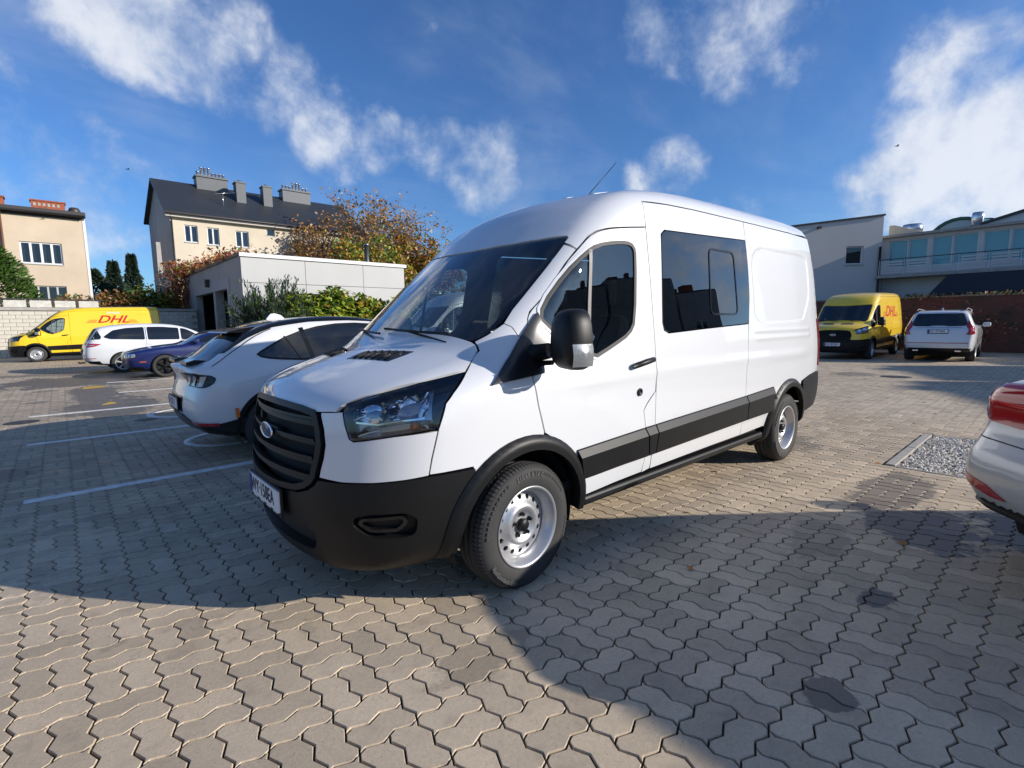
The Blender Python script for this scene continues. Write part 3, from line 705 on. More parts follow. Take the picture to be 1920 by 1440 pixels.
_WH = {}
def wheel_meshes(r_t=.352, w=.225, r_rim=.222, style='steel', holes=16, lod=0):
    """wheel around the origin, axis Y, outer face towards -Y; returns list of (name, mesh, sub-list)"""
    key = (r_t, w, r_rim, style, lod)
    if key in _WH: return _WH[key]
    n = 64 if lod == 0 else 32
    ty = MB(); h = w/2; s = (r_t-r_rim)
    prof = [(r_rim-.012, h-.03), (r_rim+.0, h-.012), (r_rim+.018, h-.003), (r_rim+s*.40, h+.004), (r_rim+s*.68, h+.001), (r_rim+s*.86, h-.012), (r_t-.008, h-.026), (r_t, h-.045)]
    tread = []
    for gx in (.045, 0, -.045) if lod == 0 else ():
        tread += [(r_t, gx+.006), (r_t-.008, gx+.005), (r_t-.008, gx-.005), (r_t, gx-.006)]
    ty.lathe(prof+tread+[(a, -b) for a, b in prof[::-1]], (0, 0, 0), 'Y', n, 0, sgn=-1)
    fixnormals(ty)
    blocks = MB()
    if lod == 0:
        for k in range(88):   # shoulder blocks
            t = 2*math.pi*k/88
            for sy in (-1,):
                V = []
                for rr, yy in ((r_t+.003, h-.07), (r_t+.003, h-.046), (r_t-.006, h-.022), (r_rim+s*.84, h-.008)):
                    for dt in (-.026, .026):
                        V.append((rr*math.cos(t+dt), sy*yy, rr*math.sin(t+dt)))
                blocks.add(V, [(0, 1, 3, 2), (2, 3, 5, 4), (4, 5, 7, 6)], None, 0, False)
        ty.join(blocks)
        # raised ring on the side wall
        for k in range(72):
            if (k//3) % 6 in (0, 1): continue
            t = 2*math.pi*k/72; V = []
            for rr in (r_rim+s*.60, r_rim+s*.72):
                for dt in (-.03, .03): V.append((rr*math.cos(t+dt), -(h+.005), rr*math.sin(t+dt)))
            ty.add(V, [(0, 1, 3, 2)], None, 0, False)
    out = [('tyre', ty.mesh('tyre', M_TYRE))]
    if lod == 0:
        for txt, a0, sgn, rr in (('215/65 R 16 C', R(88), -1, r_rim+s*.58), ('VanContact Eco', R(228), 1, r_rim+s*.66)):
            V, F = text_tris(txt, .034, 0, .0008, 1.0, 1.05); ang = a0+sgn*V[:, 0]/rr; rad = rr-sgn*V[:, 1]*1.0
            lt = MB(); lt.add(np.stack([rad*np.cos(ang), np.full(len(V), -(h+.0068)), rad*np.sin(ang)], 1), F, None, 0, False); out.append(('tyre_lettering', lt.mesh('tyre_lettering', M_TYREL)))
    if style == 'steel':
        rim = MB()
        rim.lathe([(r_rim-.010, h-.040), (r_rim+.003, h-.012), (r_rim+.010, h-.004), (r_rim+.004, h+.001), (r_rim-.008, h-.010), (r_rim-.016, h-.030), (r_rim-.030, h-.050), (r_rim-.036, h-.075)], (0, 0, 0), 'Y', n, 0, sgn=-1)
        pr = lambda r: np.interp(r, [0, .05, .062, .085, .10, .115, .13, .15, .175, .19], [h-.064, h-.064, h-.066, h-.050, h-.042, h-.046, h-.062, h-.074, h-.080, h-.078])
        outl = [((r_rim-.033)*math.cos(a), (r_rim-.033)*math.sin(a)) for a in np.linspace(0, 2*math.pi, 49)[:-1]]
        hs = [[(.157*math.cos(a)+.0155*math.cos(b), .157*math.sin(a)+.0155*math.sin(b)) for b in np.linspace(0, 2*math.pi, 11)[:-1]] for a in np.linspace(0, 2*math.pi, holes+1)[:-1]]
        q, F, bd = tri2d(outl, hs if lod == 0 else [], .014 if lod == 0 else .03)
        V = np.stack([q[:, 0], -pr(np.hypot(q[:, 0], q[:, 1])), q[:, 1]], 1)
        rim.add(V, F, None, 0, True)
        nb = len(V); idx = sorted({i for e in bd for i in e}); kk = {v: j for j, v in enumerate(idx)}
        rim.add(np.concatenate([V[idx], V[idx]+[0, .012, 0]]), [(kk[e[0]], kk[e[1]], len(idx)+kk[e[1]], len(idx)+kk[e[0]]) for e in bd], None, 0, False)
        out.append(('rim', rim.mesh('rim', M_STEEL)))
        back = MB(); back.lathe([(.0, h-.12), (r_rim-.02, h-.12)], (0, 0, 0), 'Y', 24, 0, sgn=-1)
        out.append(('brake_backing', back.mesh('brake_backing', M_DARK)))
        cap = MB(); cap.lathe([(.037, h-.07), (.036, h-.040), (.031, h-.032), (.0, h-.031)], (0, 0, 0), 'Y', 24, 0, sgn=-1)
        out.append(('hub_cap', cap.mesh('hub_cap', M_BLK)))
        if lod == 0:
            for k in range(5):
                a = R(90+72*k); c = (.062*math.cos(a), 0, .062*math.sin(a)); nut = MB()
                nut.lathe([(.014, h-.07), (.013, h-.052), (.010, h-.040), (.0, h-.036)], c, 'Y', 8, 0, sgn=-1)
                out.append(('wheel_nut', nut.mesh('wheel_nut', M_BLKG)))
    else:
        rim = MB(); nsp = 10 if style == 'alloy10' else 5
        rim.lathe([(r_rim-.03, h-.09), (r_rim-.006, h-.03), (r_rim+.006, h-.004), (r_rim-.006, h-.004), (r_rim-.022, h-.02)], (0, 0, 0), 'Y', n, 0, sgn=-1)
        for k in range(nsp):
            a = 2*math.pi*k/nsp
            for da in ((-.10, .10) if nsp == 5 else (0,)):
                V = []
                for rr, ww, yy in ((.03, .016, h-.035), (.10, .016, h-.022), (r_rim-.01, .012, h-.015)):
                    for sgn in (-1, 1):
                        c, s_ = math.cos(a+da*rr/r_rim), math.sin(a+da*rr/r_rim)
                        V += [(rr*c-sgn*ww*s_, -yy, rr*s_+sgn*ww*c), (rr*c-sgn*ww*s_, -yy+.03, rr*s_+sgn*ww*c)]
                F = []
                for i in range(2):
                    b = i*4; F += [(b, b+2, b+6, b+4), (b, b+4, b+5, b+1), (b+2, b+3, b+7, b+6)]
                rim.add(V, F, None, 0, False)
        rim.lathe([(.04, h-.05), (.036, h-.022), (0, h-.018)], (0, 0, 0), 'Y', 16, 0, sgn=-1)
        out.append(('rim', rim.mesh('rim', M_BLKG if style.endswith('b') else M_STEEL)))
        back = MB(); back.lathe([(.0, h-.11), (r_rim-.01, h-.11)], (0, 0, 0), 'Y', 24, 0, sgn=-1)
        out.append(('brake_backing', back.mesh('brake_backing', M_DARK)))
    _WH[key] = out; return out
def put_wheel(root, x, y, z, meshes, steer=0.0):
    """wheel > tyre, rim, ...; outer face away from the car's centre line"""
    w = bpy.data.objects.new('wheel', meshes[0][1]); link(w, root); w.location = (x, y, z); w.rotation_euler = (0, 0 if x == 0 else random.uniform(0, 1.0), (math.pi if y > 0 else 0)+steer)
    w.rotation_mode = 'XYZ'
    for nm, me in meshes[1:]: link(bpy.data.objects.new(nm, me), w)
    return w
def plate(root, at, size, txt, rz=0.0, tilt=0.0, nx=-1, frame=True):
    """number plate facing -X in local space (nx=-1) or +X"""
    w, h = size; b = MB(); b.box((-.004, -w/2, -h/2), (.004, w/2, h/2), 0)
    o = b.build('number_plate', [M_PLATE], root); o.location = at; o.rotation_euler = (0, tilt, rz+(0 if nx < 0 else math.pi))
    f = MB(); f.box((.0045, -w/2-.012, -h/2-.028), (.016, w/2+.012, h/2+.012), 0)
    f.build('plate_frame', M_BLK, o)
    e = MB(); e.box((-.0055, w/2-.044, -h/2+.003), (-.003, w/2-.003, h/2-.003), 0); e.build('country_band', M_EU, o)
    V, F = text_tris(txt, h*.98, 0, .0012, .78, 1.02)
    wid = V[:, 0].max()-V[:, 0].min(); V[:, 0] *= min(1, (w-.07)/wid)
    t = MB(); t.add([(-.0062, -(x-.018), y) for x, y in V], F, None, 0, False); t.build('plate_lettering', M_INK, o)
    return o

def seat(root, x, y, z, w=.50, lean=.22, headrest=True):
    s = MB(); s.box((x-.25, y-w/2, z), (x+.25, y+w/2, z+.16), 0, .05)
    b = MB(); b.box((-.07, -w/2, 0), (.07, w/2, .64), 0, .055); b.xform(Matrix.Translation((x+.22, y, z+.12)) @ Matrix.Rotation(lean, 4, 'Y'))
    o = s.join(b).build('seat', M_INT, root)
    if headrest:
        for hy in ([y] if w < .7 else [y-w/4, y+w/4]):
            hx = x+.22+math.sin(lean)*.68; hz = z+.12+.66
            m = MB(); m.box((hx-.05, hy-.14, hz+.04), (hx+.05, hy+.14, hz+.25), 0, .045); m.tube([(hx, hy-.06, hz-.05), (hx, hy-.06, hz+.06)], .007, 6); m.tube([(hx, hy+.06, hz-.05), (hx, hy+.06, hz+.06)], .007, 6)
            m.build('headrest', M_INT, o)

def wing_mirror(root, sg, lod):
    m = MB(); n = 24
    # housing: rounded box loft, open face towards the tail
    secs = [(-.075, .30), (-.068, .55), (-.05, .80), (-.02, .94), (.02, 1.0), (.06, 1.0), (.075, .98)]
    V = []; F = []
    for dx, sc in secs:
        for k in range(n):
            t = 2*math.pi*k/n; c, s_ = math.cos(t), math.sin(t)
            px = abs(c)**.55*math.copysign(1, c)*.116*sc; pz = abs(s_)**.60*math.copysign(1, s_)*.160*sc
            px *= 1-.14*max(0, pz/.16)
            V.append((dx+px*.10, px, pz))
    for i in range(len(secs)-1):
        for k in range(n): F.append((i*n+k, i*n+(k+1) % n, (i+1)*n+(k+1) % n, (i+1)*n+k))
    F.append(tuple(range(n))[::-1])
    m.add(V, F, None, 0, True)
    g = MB(); g.add([V[6*n+k] for k in range(n)], [tuple(range(n))], None, 0, False)
    a = MB()
    a.tube([(-.01, .13, -.06), (-.03, .21, -.075), (-.05, .32, -.085)], [.042, .048, .055], 12); a.tube([(.0, .12, -.125), (-.02, .23, -.135), (-.03, .30, -.13)], [.014, .016, .022], 10)
    i = MB(); l0 = len(V)
    # lower outer indicator
    W = []; WF = []; cols = 7; rows = 5
    for r_ in range(rows):
        for c in range(cols):
            t = math.pi*(.86+.28*c/(cols-1)); z = -.135+.115*r_/(rows-1)
            px = -abs(math.cos(t))**.55*.116*1.03*(1-.14*max(0, z/.16)); dx = -.055+.13*c/(cols-1)
            bul = .008*math.sin(math.pi*r_/(rows-1))
            W.append((dx+px*.1, px+.030*max(0, .5-c/(cols-1))-bul, z))
    for r_ in range(rows-1):
        for c in range(cols-1): b = r_*cols+c; WF.append((b, b+1, b+cols+1, b+cols))
    i.add(W, WF, None, 0, True)
    T = Matrix.Translation((.120, -1.200, 1.385)) @ Matrix.Rotation(R(-4), 4, 'Z')
    if sg > 0 and lod == 0: T = Matrix.Translation((.46, -1.13, 1.385)) @ Matrix.Rotation(R(62), 4, 'Z')   # far side mirror folded back
    for q in (m, g, a, i): q.xform(T)
    if sg > 0: m, g, a, i = m.mirror(), g.mirror(), a.mirror(), i.mirror()
    o = m.build('wing_mirror', M_BLK, root); g.build('mirror_glass', M_CHROME, o); a.build('mirror_arm', M_BLK, o); i.build('indicator_lens', M_MLENS, o)
    return o
M_TYREL = mat('moulded tyre lettering', (.085, .083, .08), .6)
M_MLENS = mat('indicator lens', (.26, .265, .27), .12, .3, coat=1.0, bump=(120, .8, .003))

def build_van(name, label, cat, loc, rz, skin, lod=0, windows=True, plate_txt=None, group=None, interior=True):
    G = van_geometry(lod); root = thing(name, label, cat, loc, rz, group)
    P2 = [skin, M_GREY]
    for sg in (-1, 1):
        f = (lambda m: m) if sg < 0 else (lambda m: m.mirror())
        d = f(G['door']).build('door', P2, root)
        f(G['door_seal']).build('window_seal', M_RUB, d); f(G['door_trim']).build('window_surround', skin if not lod else skin, d)
        f(G['door_glass']).build('window_glass', M_GLASS, d); f(G['divider']).build('window_divider', M_SEALG, d)
        h = MB(); h.tube([(.935, -1.040, 1.180), (.96, -1.062, 1.192), (1.05, -1.068, 1.208), (1.14, -1.062, 1.218), (1.172, -1.040, 1.216)], [.014, .019, .020, .018, .012], 10)
        f(h).build('door_handle', M_BLK, d)
        c = patch(TB, mapS, [(1.02+.055*math.cos(a), 1.207+.032*math.sin(a)) for a in np.linspace(0, 2*math.pi, 17)[:-1]], (), .05, .0015, 0)
        if lod == 0:
            f(c).build('handle_cup', skin, d)
            lk = MB(); lk.lathe([(.026, 0), (.026, .008), (.019, .010), (.017, .006), (0, .006)], (1.034, -1.026, 1.003), 'Y', 16, 0, sgn=-1); f(lk).build('door_lock', M_BLK, d)
        f(G['front_wing']).build('front_wing', P2, root); f(G['windscreen_pillar']).build('windscreen_pillar', P2, root); f(G['pillar_panel']).build('pillar_panel', skin, root)
        if windows:
            s = f(G['side_panel']).build('side_panel', P2, root)
            f(G['side_glass']).build('side_window', M_GLASSD, s); f(G['sliding_pane_frame']).build('sliding_pane_frame', M_BLKG, s)
        else: f(G['side_panel_plain']).build('side_panel', skin, root)
        f(G['rear_quarter']).build('rear_quarter', P2, root)
        f(G['corner_panel']).build('corner_panel', skin, root)
        l = f(G['lamp_lens']).build('headlight', M_LENS, root); f(G['lamp_housing']).build('lamp_housing', M_BLKG, l); f(G['lamp_bezel']).build('lamp_bezel', M_BEZEL, l)
        [f(r_).build('reflector', M_CHROME, l) for r_ in G['reflector']]; f(G['reflector_low']).build('reflector', M_LAMPD, l); f(G['lamp_bar']).build('lamp_bar', M_CHROME, l)
        am = MB(); pc = TB.C([(.83, .995)])[0]; pn = TB.grad(pc[None])[0]; cc = pc-pn*.03
        am.lathe([(.0, .022), (.014, .018), (.020, .006), (.020, -.01), (0, -.012)], tuple(cc), 'Z', 12, 0); f(am).build('indicator_bulb', M_AMBER, l)
        for cm in G['cladding']: f(cm).build('side_cladding', M_BLK, root)
        f(G['arch_flare_f']).build('arch_flare', M_BLK, root); f(G['arch_flare_r']).build('arch_flare', M_BLK, root)
        f(G['rear_corner']).build('bumper_corner', M_BLK, root)
        f(G['tail_lamp']).build('tail_lamp', M_TAIL, root); f(G['rear_post']).build('rear_post', skin, root)
        f(G['rear_door']).build('rear_door', P2, root)
        f(G['mirror_sail']).build('mirror_sail', M_BLKS, root)
        wing_mirror(root, sg, lod)
        st = MB(); st.box((.49, -1.0, .335), (3.18, -.90, .395), 0, .018); f(st).build('side_step', M_BLK, root)
        v = f(G['bonnet_vent']).build('bonnet_vent', M_BLKG, root); f(G['vent_slat']).build('vent_slat', M_BLK, v)
        fr = f(G['fog_recess']).build('fog_recess', M_BLK, root); f(G['fog_insert']).build('fog_bezel', M_BLKG, fr)
        for cx in (0, 3.75):
            li = MB(); pr = [(.445, .93), (.455, .80), (.455, .60), (0, .60)]
            li.lathe(pr, (cx, 0, .355), 'Y', 24, 0, R(-15), R(195), sgn=sg); li.build('arch_liner', M_DARK, root)
    G['roof'].build('roof', P2, root)
    if lod == 0: G['roof_rib'].build('roof_rib', skin, root)
    w = G['windscreen'].build('windscreen', M_GLASS, root); G['windscreen_band'].build('black_border', M_BLKG, w)
    G['bonnet'].build('bonnet', [skin], root); G['cowl'].build('cowl', M_BLK, root)
    gf = G['grille_frame'].build('grille', M_BLK, root); G['grille_back'].build('grille_mesh', M_DARK, gf)
    for b in G['grille_bars']: b.build('grille_bar', M_BLK, gf)
    bu = G['bumper'].build('bumper', M_BLK, root); G['intake'].build('lower_intake', M_DARK, bu)
    G['rear_bumper'].build('rear_bumper', M_BLK, root)
    # badge
    pc = TB.C([(0, .905)])[0]
    em = MB(); em.lathe([(1.0, 0), (1.04, .006), (.98, .012), (.90, .008)], (0, 0, 0), 'X', 36, 0, sgn=-1); em.xform(Matrix.Translation((pc[0]-.014, 0, .905)) @ Matrix.Scale(.098, 4, (0, 1, 0)) @ Matrix.Scale(.043, 4, (0, 0, 1)) @ Matrix.Scale(1.0, 4, (1, 0, 0)))
    e = em.build('badge', M_CHROME, root)
    ov = MB(); ov.lathe([(.0, .010), (.93, .008)], (0, 0, 0), 'X', 36, 0, sgn=-1); ov.xform(Matrix.Translation((pc[0]-.014, 0, .905)) @ Matrix.Scale(.098, 4, (0, 1, 0)) @ Matrix.Scale(.043, 4, (0, 0, 1))); ov.build('badge_oval', M_BLUEOV, e)
    Vt, Ft = text_tris('Ford', .058, .35, .0006, 1.15)
    tt = MB(); tt.add([(pc[0]-.026, -x, .905+z) for x, z in Vt], Ft, None, 0, False); tt.build('badge_script', M_CHROME, e)
    bh = MB(); bh.box((pc[0]-.006, -.12, .880), (pc[0]+.05, .12, .930), 0, .015); bh.build('badge_base', M_BLK, e)
    if plate_txt:
        px = TB.C([(0, .563)])[0][0]-.019
        for i in range(4):
            q = MB(); q.box((px-.0005, -.22+.12*i, .492), (px+.003, -.15+.12*i, .499)); q.build('dealer_strip', M_PLATE, root)
        plate(root, (TB.C([(0, .563)])[0][0]-.019, 0, .563), (.52, .114), plate_txt)
    # underside and inside
    u = MB(); u.box((-.80, -.60, .24), (4.55, .60, .44)); u.box((.52, -.92, .30), (3.2, .92, .44)); u.box((4.3, -.88, .40), (4.66, .88, .5)); u.build('underbody', M_DARK, root)
    en = MB(); en.box((-.80, -.58, .44), (-.02, .58, .98)); en.build('engine_bay', M_DARK, root)
    fl = MB(); fl.box((.0, -.93, .445), (4.6, .93, .50)); fl.build('floor', M_DARK, root)
    da = MB(); da.prism([(-.22, 1.30), (-.05, 1.375), (.18, 1.385), (.30, 1.33), (.36, 1.15), (.30, .75), (-.1, .75)], -.80, .80, 'Y'); fixnormals(da); da.build('dashboard', M_INT, root)
    bk = MB(); bk.prism([(-.97, .5), (.97, .5), (.93, 1.6), (.86, 2.15), (.7, 2.4), (-.7, 2.4), (-.86, 2.15), (-.93, 1.6)], 2.78, 2.80, 'X'); fixnormals(bk); bk.build('bulkhead', M_GREY, root)
    if interior:
        sw = MB(); ring = [(.0+.19*math.cos(a), .19*math.sin(a)) for a in np.linspace(0, 2*math.pi, 25)]
        sw.tube([Matrix.Translation((.42, -.42, 1.24)) @ Matrix.Rotation(R(-62), 4, 'Y') @ Vector((0, a, b)) for a, b in ring], .016, 8); sw.tube([(.42, -.42, 1.24), (.28, -.42, 1.16)], .04, 8); sw.box((.38, -.58, 1.21), (.41, -.26, 1.25))
        sw.build('steering_wheel', M_INT, root)
        seat(root, .98, -.44, .78, .52); seat(root, .98, .30, .78, .92)
        seat(root, 1.95, -.05, .78, 1.45, headrest=False)
        for y in (-.55, -.05, .45):
            m = MB(); m.box((2.28, y-.13, 1.60), (2.36, y+.13, 1.80), 0, .04); m.tube([(2.32, y-.05, 1.5), (2.32, y-.05, 1.62)], .007, 6); m.build('headrest', M_INT, root)
    # wipers
    for y0, y1 in ((-.60, .02), (.02, .66)):
        wl = TB.F([(y0+(y1-y0)*t, 1.408+.03*t) for t in np.linspace(0, 1, 8)])-np.array([.022, 0, -.012])
        wp = MB(); wp.tube(wl.tolist(), .008, 6); wp.tube([(wl[0][0]-.02, y0, 1.37), tuple(wl[4])], .007, 6); wp.build('wiper', M_BLK, root)
    if lod == 0:
        an = MB(); an.tube([(1.62, 0, 2.485), (1.66, 0, 2.53), (1.70, 0, 2.56)], [.016, .011, .006], 8); an.tube([(1.70, 0, 2.56), (2.12, 0, 2.93)], [.004, .0025], 6); an.build('aerial', M_BLK, root)
    wm = wheel_meshes(lod=lod)
    for x in (0, 3.75):
        for y in (-.905, .905): put_wheel(root, x, y, .350, wm, steer=.03 if x == 0 else 0)
    return root
M_SEALG = mat('grey window strip', (.085, .082, .08), .5)
M_BEZEL = mat('satin silver lamp bezel', (.34, .345, .36), .22, .85)
M_LAMPD = mat('dark lamp metal', (.50, .47, .44), .10, .95)
M_BLKS = mat('satin black plastic', (.014, .014, .016), .22)
# ---------------------------------------------------------------- passenger cars
class CarBody(Body):
    def __init__(s, poly, wz, ends, bul=(.10, .10), crown=.05, k=.12, chk=2):
        wt = smoothtab([a for a, b in wz], [b for a, b in wz], .05); et = smoothtab([a for a, b in ends], [b for a, b in ends], .08)
        xf = min(p[0] for p in poly); xr = max(p[0] for p in poly); xm = (xf+xr)/2
        def bulge(x, y, z): return np.where(x < xm, bul[0]*sstep(xm-.3, xf+.6, x), -bul[1]*sstep(xm+.3, xr-.6, x))*y*y
        Body.__init__(s, poly, lambda x, z: wt(z)-et(x), bulge, lambda x, y, z: crown*y*y*sstep(.7, 1.0, z), k, chk)
        s.xf, s.xr = xf, xr
    def Sm(s, q): return s.S(q, -1)
    def Bm(s, q): return s.B(q, s.xr+.6, s.xr-2.2)
    def Fm(s, q): return s.F(q, s.xf-.6, s.xf+2.6)
    def Cr(s, q):     # around a vertical axis near the tail: theta 0 = +x, + towards -y
        q = np.asarray(q, float); D = np.stack([np.cos(q[:, 0]), -np.sin(q[:, 0]), np.zeros(len(q))], 1); O = np.stack([np.full(len(q), s.xr-1.1), np.zeros(len(q)), q[:, 1]], 1)
        return s.cast(O+D*1.9, -D, 0, 1.8, 100)[0]
    def Cf(s, q):
        q = np.asarray(q, float); D = np.stack([-np.cos(q[:, 0]), -np.sin(q[:, 0]), np.zeros(len(q))], 1); O = np.stack([np.full(len(q), s.xf+1.1), np.zeros(len(q)), q[:, 1]], 1)
        return s.cast(O+D*1.9, -D, 0, 1.8, 100)[0]
    def Rm(s, q): return s.R(q, .8, 1.6)
    def capsule(s, arches, step=.05, zs=.62, zb=.22):
        x0, x1 = s.xf+.55, s.xr-.55; Rr = .6
        def mp(q):
            q = np.asarray(q, float); u, p = q[:, 0], q[:, 1]
            a = np.where(u < x0, (x0-u)/Rr, np.where(u > x1, -(u-x1)/Rr, 0.)); a = np.clip(a, -math.pi/2+.001, math.pi/2-.001)
            D = np.stack([-np.sin(a), -np.cos(a)*np.cos(p), np.cos(a)*np.sin(p)], 1)
            O = np.stack([np.clip(u, x0, x1), np.zeros(len(q)), np.full(len(q), zs)], 1)
            return s.cast(O+D*2.0, -D, 0, 2.0, 110)[0]
        u0, u1 = x0-Rr*math.pi/2, x1+Rr*math.pi/2
        holes = []
        for xc, zc, r in arches:
            pts = [(x, max(z, zb+.02)) for x, z in arc(xc, zc, r, -35, 215, 28)]
            P = s.S(pts, -1); ph = np.arctan2(P[:, 2]-zs, -P[:, 1]); h = np.stack([P[:, 0], ph], 1)
            holes += [h, np.stack([h[:, 0], math.pi-h[:, 1]], 1)]
        rect = [(u0, -math.pi/2), (u1, -math.pi/2), (u1, math.pi*1.5), (u0, math.pi*1.5)]
        mb = patch(s, mp, rect, holes, step, 0, 0, scale=(1, .8))
        N = np.array(mb.n)
        for i, f in enumerate(mb.f):
            if N[list(f)][:, 2].mean() < -.6 and np.array([mb.v[j] for j in f])[:, 2].mean() < .45: mb.m[i] = 1
        return mb
def car_root(name, label, loc, rz, group=None): return thing(name, label, 'car', loc, rz, group)
def two(root, mb, name, mats, sides=(1, 1)):
    o = []
    if sides[0]: o.append(mb.build(name, mats, root))
    if sides[1]: o.append(mb.mirror().build(name, mats, root))
    return o
def liner(root, xs, r, z, yo=.80):
    for cx in xs:
        for sg in (-1, 1):
            li = MB(); li.lathe([(r+.012, yo), (r+.012, .45), (0, .45)], (cx, 0, z), 'Y', 20, 0, R(-30), R(210), sgn=sg); li.build('arch_liner', M_DARK, root)
    u = MB(); u.box((xs[0]-.3, -.5, z-.17), (xs[1]+.3, .5, z)); u.build('underbody', M_DARK, root)
M_SILV = mat('silver car paint', (.50, .51, .51), .32, .25, coat=.8, coat_rough=.02)
M_NAVY = paint('deep blue car paint', (.0025, .010, .085))
M_SOFT = mat('black soft top cloth', (.012, .012, .013), .9, bump=(300, .3, .001))
M_GREEN_PL = mat('green tinted plate', (.34, .42, .33), .4)
M_LAMPW = mat('clear lamp reflector', (.60, .62, .64), .10, .8)
def outline_strip(B_, mp, poly, w=.012, off=.005, step=.04, closed=False, scale=(1, 1)):
    return strip(B_, mp, poly, w, off, step, scale=scale)

def coupe_suv(loc, rz):
    """white electric fastback crossover, tail to the camera"""
    poly = [(-.80,.30),(-.86,.42),(-.87,.58),(-.82,.74),(-.6,.88),(-.2,.975),(.3,1.05),(.55,1.11),(.95,1.33),(1.3,1.49),(1.6,1.565),(2.0,1.605),(2.5,1.595),(2.95,1.535),(3.25,1.43),(3.48,1.26),(3.62,1.14),(3.75,1.08),(3.83,1.06),(3.845,1.03),
            (3.79,.95),(3.80,.86),(3.84,.74),(3.86,.62),(3.85,.5),(3.78,.36),(3.6,.26),(2,.2),(0,.2)]
    wz = [(.15,.80),(.3,.86),(.45,.915),(.62,.935),(.8,.94),(.95,.925),(1.05,.89),(1.15,.84),(1.35,.735),(1.5,.655),(1.6,.58),(1.7,.5)]
    ends = [(-1.0,.40),(-.8,.19),(-.6,.09),(-.3,.03),(0,0),(2.9,0),(3.2,.015),(3.5,.06),(3.7,.12),(3.9,.21)]
    b = CarBody(poly, wz, ends, (.16, .15), .05, .11)
    root = car_root('electric_fastback', 'white fastback crossover with three-bar tail lights parked nose-in beside the van', loc, rz)
    b.capsule([(0, .36, .40), (2.984, .36, .40)], .045).build('body', [M_WHITE, M_DARK], root)
    S = b.Sm
    # side glass
    gl = chaikin([(.62,1.08),(1.0,1.29),(1.35,1.43),(1.8,1.50),(2.3,1.485),(2.75,1.38),(3.10,1.20),(3.16,1.155),(3.0,1.115),(2.6,1.085),(1.6,1.06),(.9,1.05)], 1)
    two(root, patch(b, S, gl, (), .07, .004, .01), 'side_window', M_GLASSO)
    two(root, patch(b, S, inset(gl, -.012), [inset(gl, .006)], .05, .006, .008), 'window_surround', M_BLK)
    two(root, strip(b, S, [(2.62,1.455),(2.55,1.08)], .05, .008, .06), 'window_pillar', M_BLKG)
    two(root, strip(b, S, [(2.83,1.36),(2.70,1.10)], .012, .009, .06), 'window_pillar', M_BLKG)
    # dark roof sides
    two(root, strip(b, b.Rm, [(1.0,.90),(1.5,.945),(2.0,.96),(2.5,.94),(2.95,.87),(3.25,.74),(3.5,.58)], .15, .005, .05), 'roof_side_band', M_BLKG)
    # tail glass, spoiler
    tg = [(3.06,.50),(3.2,.56),(3.45,.60),(3.62,.60),(3.66,.4),(3.68,0)]; tg = np.array(tg+[(x, -y) for x, y in tg[::-1] if y])
    patch(b, b.T, tg, (), .06, .004, .01).build('rear_window', M_GLASSO, root)
    rf = [(2.75,.56),(2.9,.55),(3.10,.52),(3.11,0)]; rf = np.array(rf+[(x, -y) for x, y in rf[::-1] if y])
    patch(b, b.T, rf, (), .06, .004, .01).build('rear_roof_panel', M_BLKG, root)
    sp = MB(); sp.prism([(3.08,1.475),(3.20,1.46),(3.36,1.42),(3.38,1.405),(3.22,1.41),(3.08,1.40)], -.50, .50, 'Y'); fixnormals(sp); sp.build('roof_spoiler', M_BLKG, root)
    for sy in (-1, 1): dk = MB(); dk.prism([(3.60,1.11),(3.72,1.125),(3.80,1.10),(3.80,1.07),(3.60,1.07)], sy*.18, sy*.56, 'Y'); fixnormals(dk); dk.build('tail_wing', M_BLKG, root)
    # shoulder seam and rear door cut
    two(root, strip(b, S, [(2.62,1.09),(2.66,.98),(2.60,.86),(2.52,.70),(2.50,.42)], .008, .002, .05), 'door_gap', M_RUB)
    two(root, strip(b, b.T, [(2.95,-.66),(3.3,-.73),(3.6,-.76)], .008, .002, .05), 'tailgate_gap', M_RUB)
    # arches
    for cx in (0, 2.984):
        fl = arc(cx, .36, .445, 190, -10, 28)+arc(cx, .36, .395, -10, 190, 28)
        two(root, patch(b, S, fl, (), .03, .012, .05), 'arch_flare', M_BLK)
    two(root, patch(b, S, [(.44,.34),(2.55,.34),(2.55,.235),(.44,.235)], (), .08, .012, .02), 'sill_trim', M_BLK)
    two(root, patch(b, S, [(3.40,.60),(3.435,.60),(3.425,.50),(3.39,.50)], (), .05, .016, .01), 'side_marker', M_AMBER)
    # tail lamps: dark frame with three slanted bars
    th0, th1 = .32, .80
    fr = [(.18,.975),(.36,.985),(.60,.985),(.76,.965),(.80,.93),(.78,.875),(.72,.835),(.66,.83),(.40,.835),(.34,.90),(.18,.935)]
    for sg in (0, 1):
        m = patch(b, b.Cr, rounded(fr, .02, 2), (), .03, .004, .012, scale=(1.0, 1)); m = m if sg == 0 else m.mirror()
        o = m.build('tail_light', M_BLKG, root)
        for i in range(3):
            a = .40+i*.115; q = [(a,.845),(a+.055,.845),(a+.095,.955),(a+.04,.955)]
            # each bar: grey lens with dark surround left
            pm = patch(b, b.Cr, q, (), .03, .010, .008); (pm if sg == 0 else pm.mirror()).build('light_bar', M_LAMPG, o)
    # plate, lower bumper
    p = b.Bm([(0,.63)])[0]
    pk = patch(b, b.Bm, rounded([(-.34,.53),(.34,.53),(.36,.72),(-.36,.72)], .04), (), .06, .003, .01); pk.build('plate_recess', M_BLKS, root)
    plate(root, (p[0]+.02, 0, .63), (.52, .114), 'W 2871 E', nx=1)
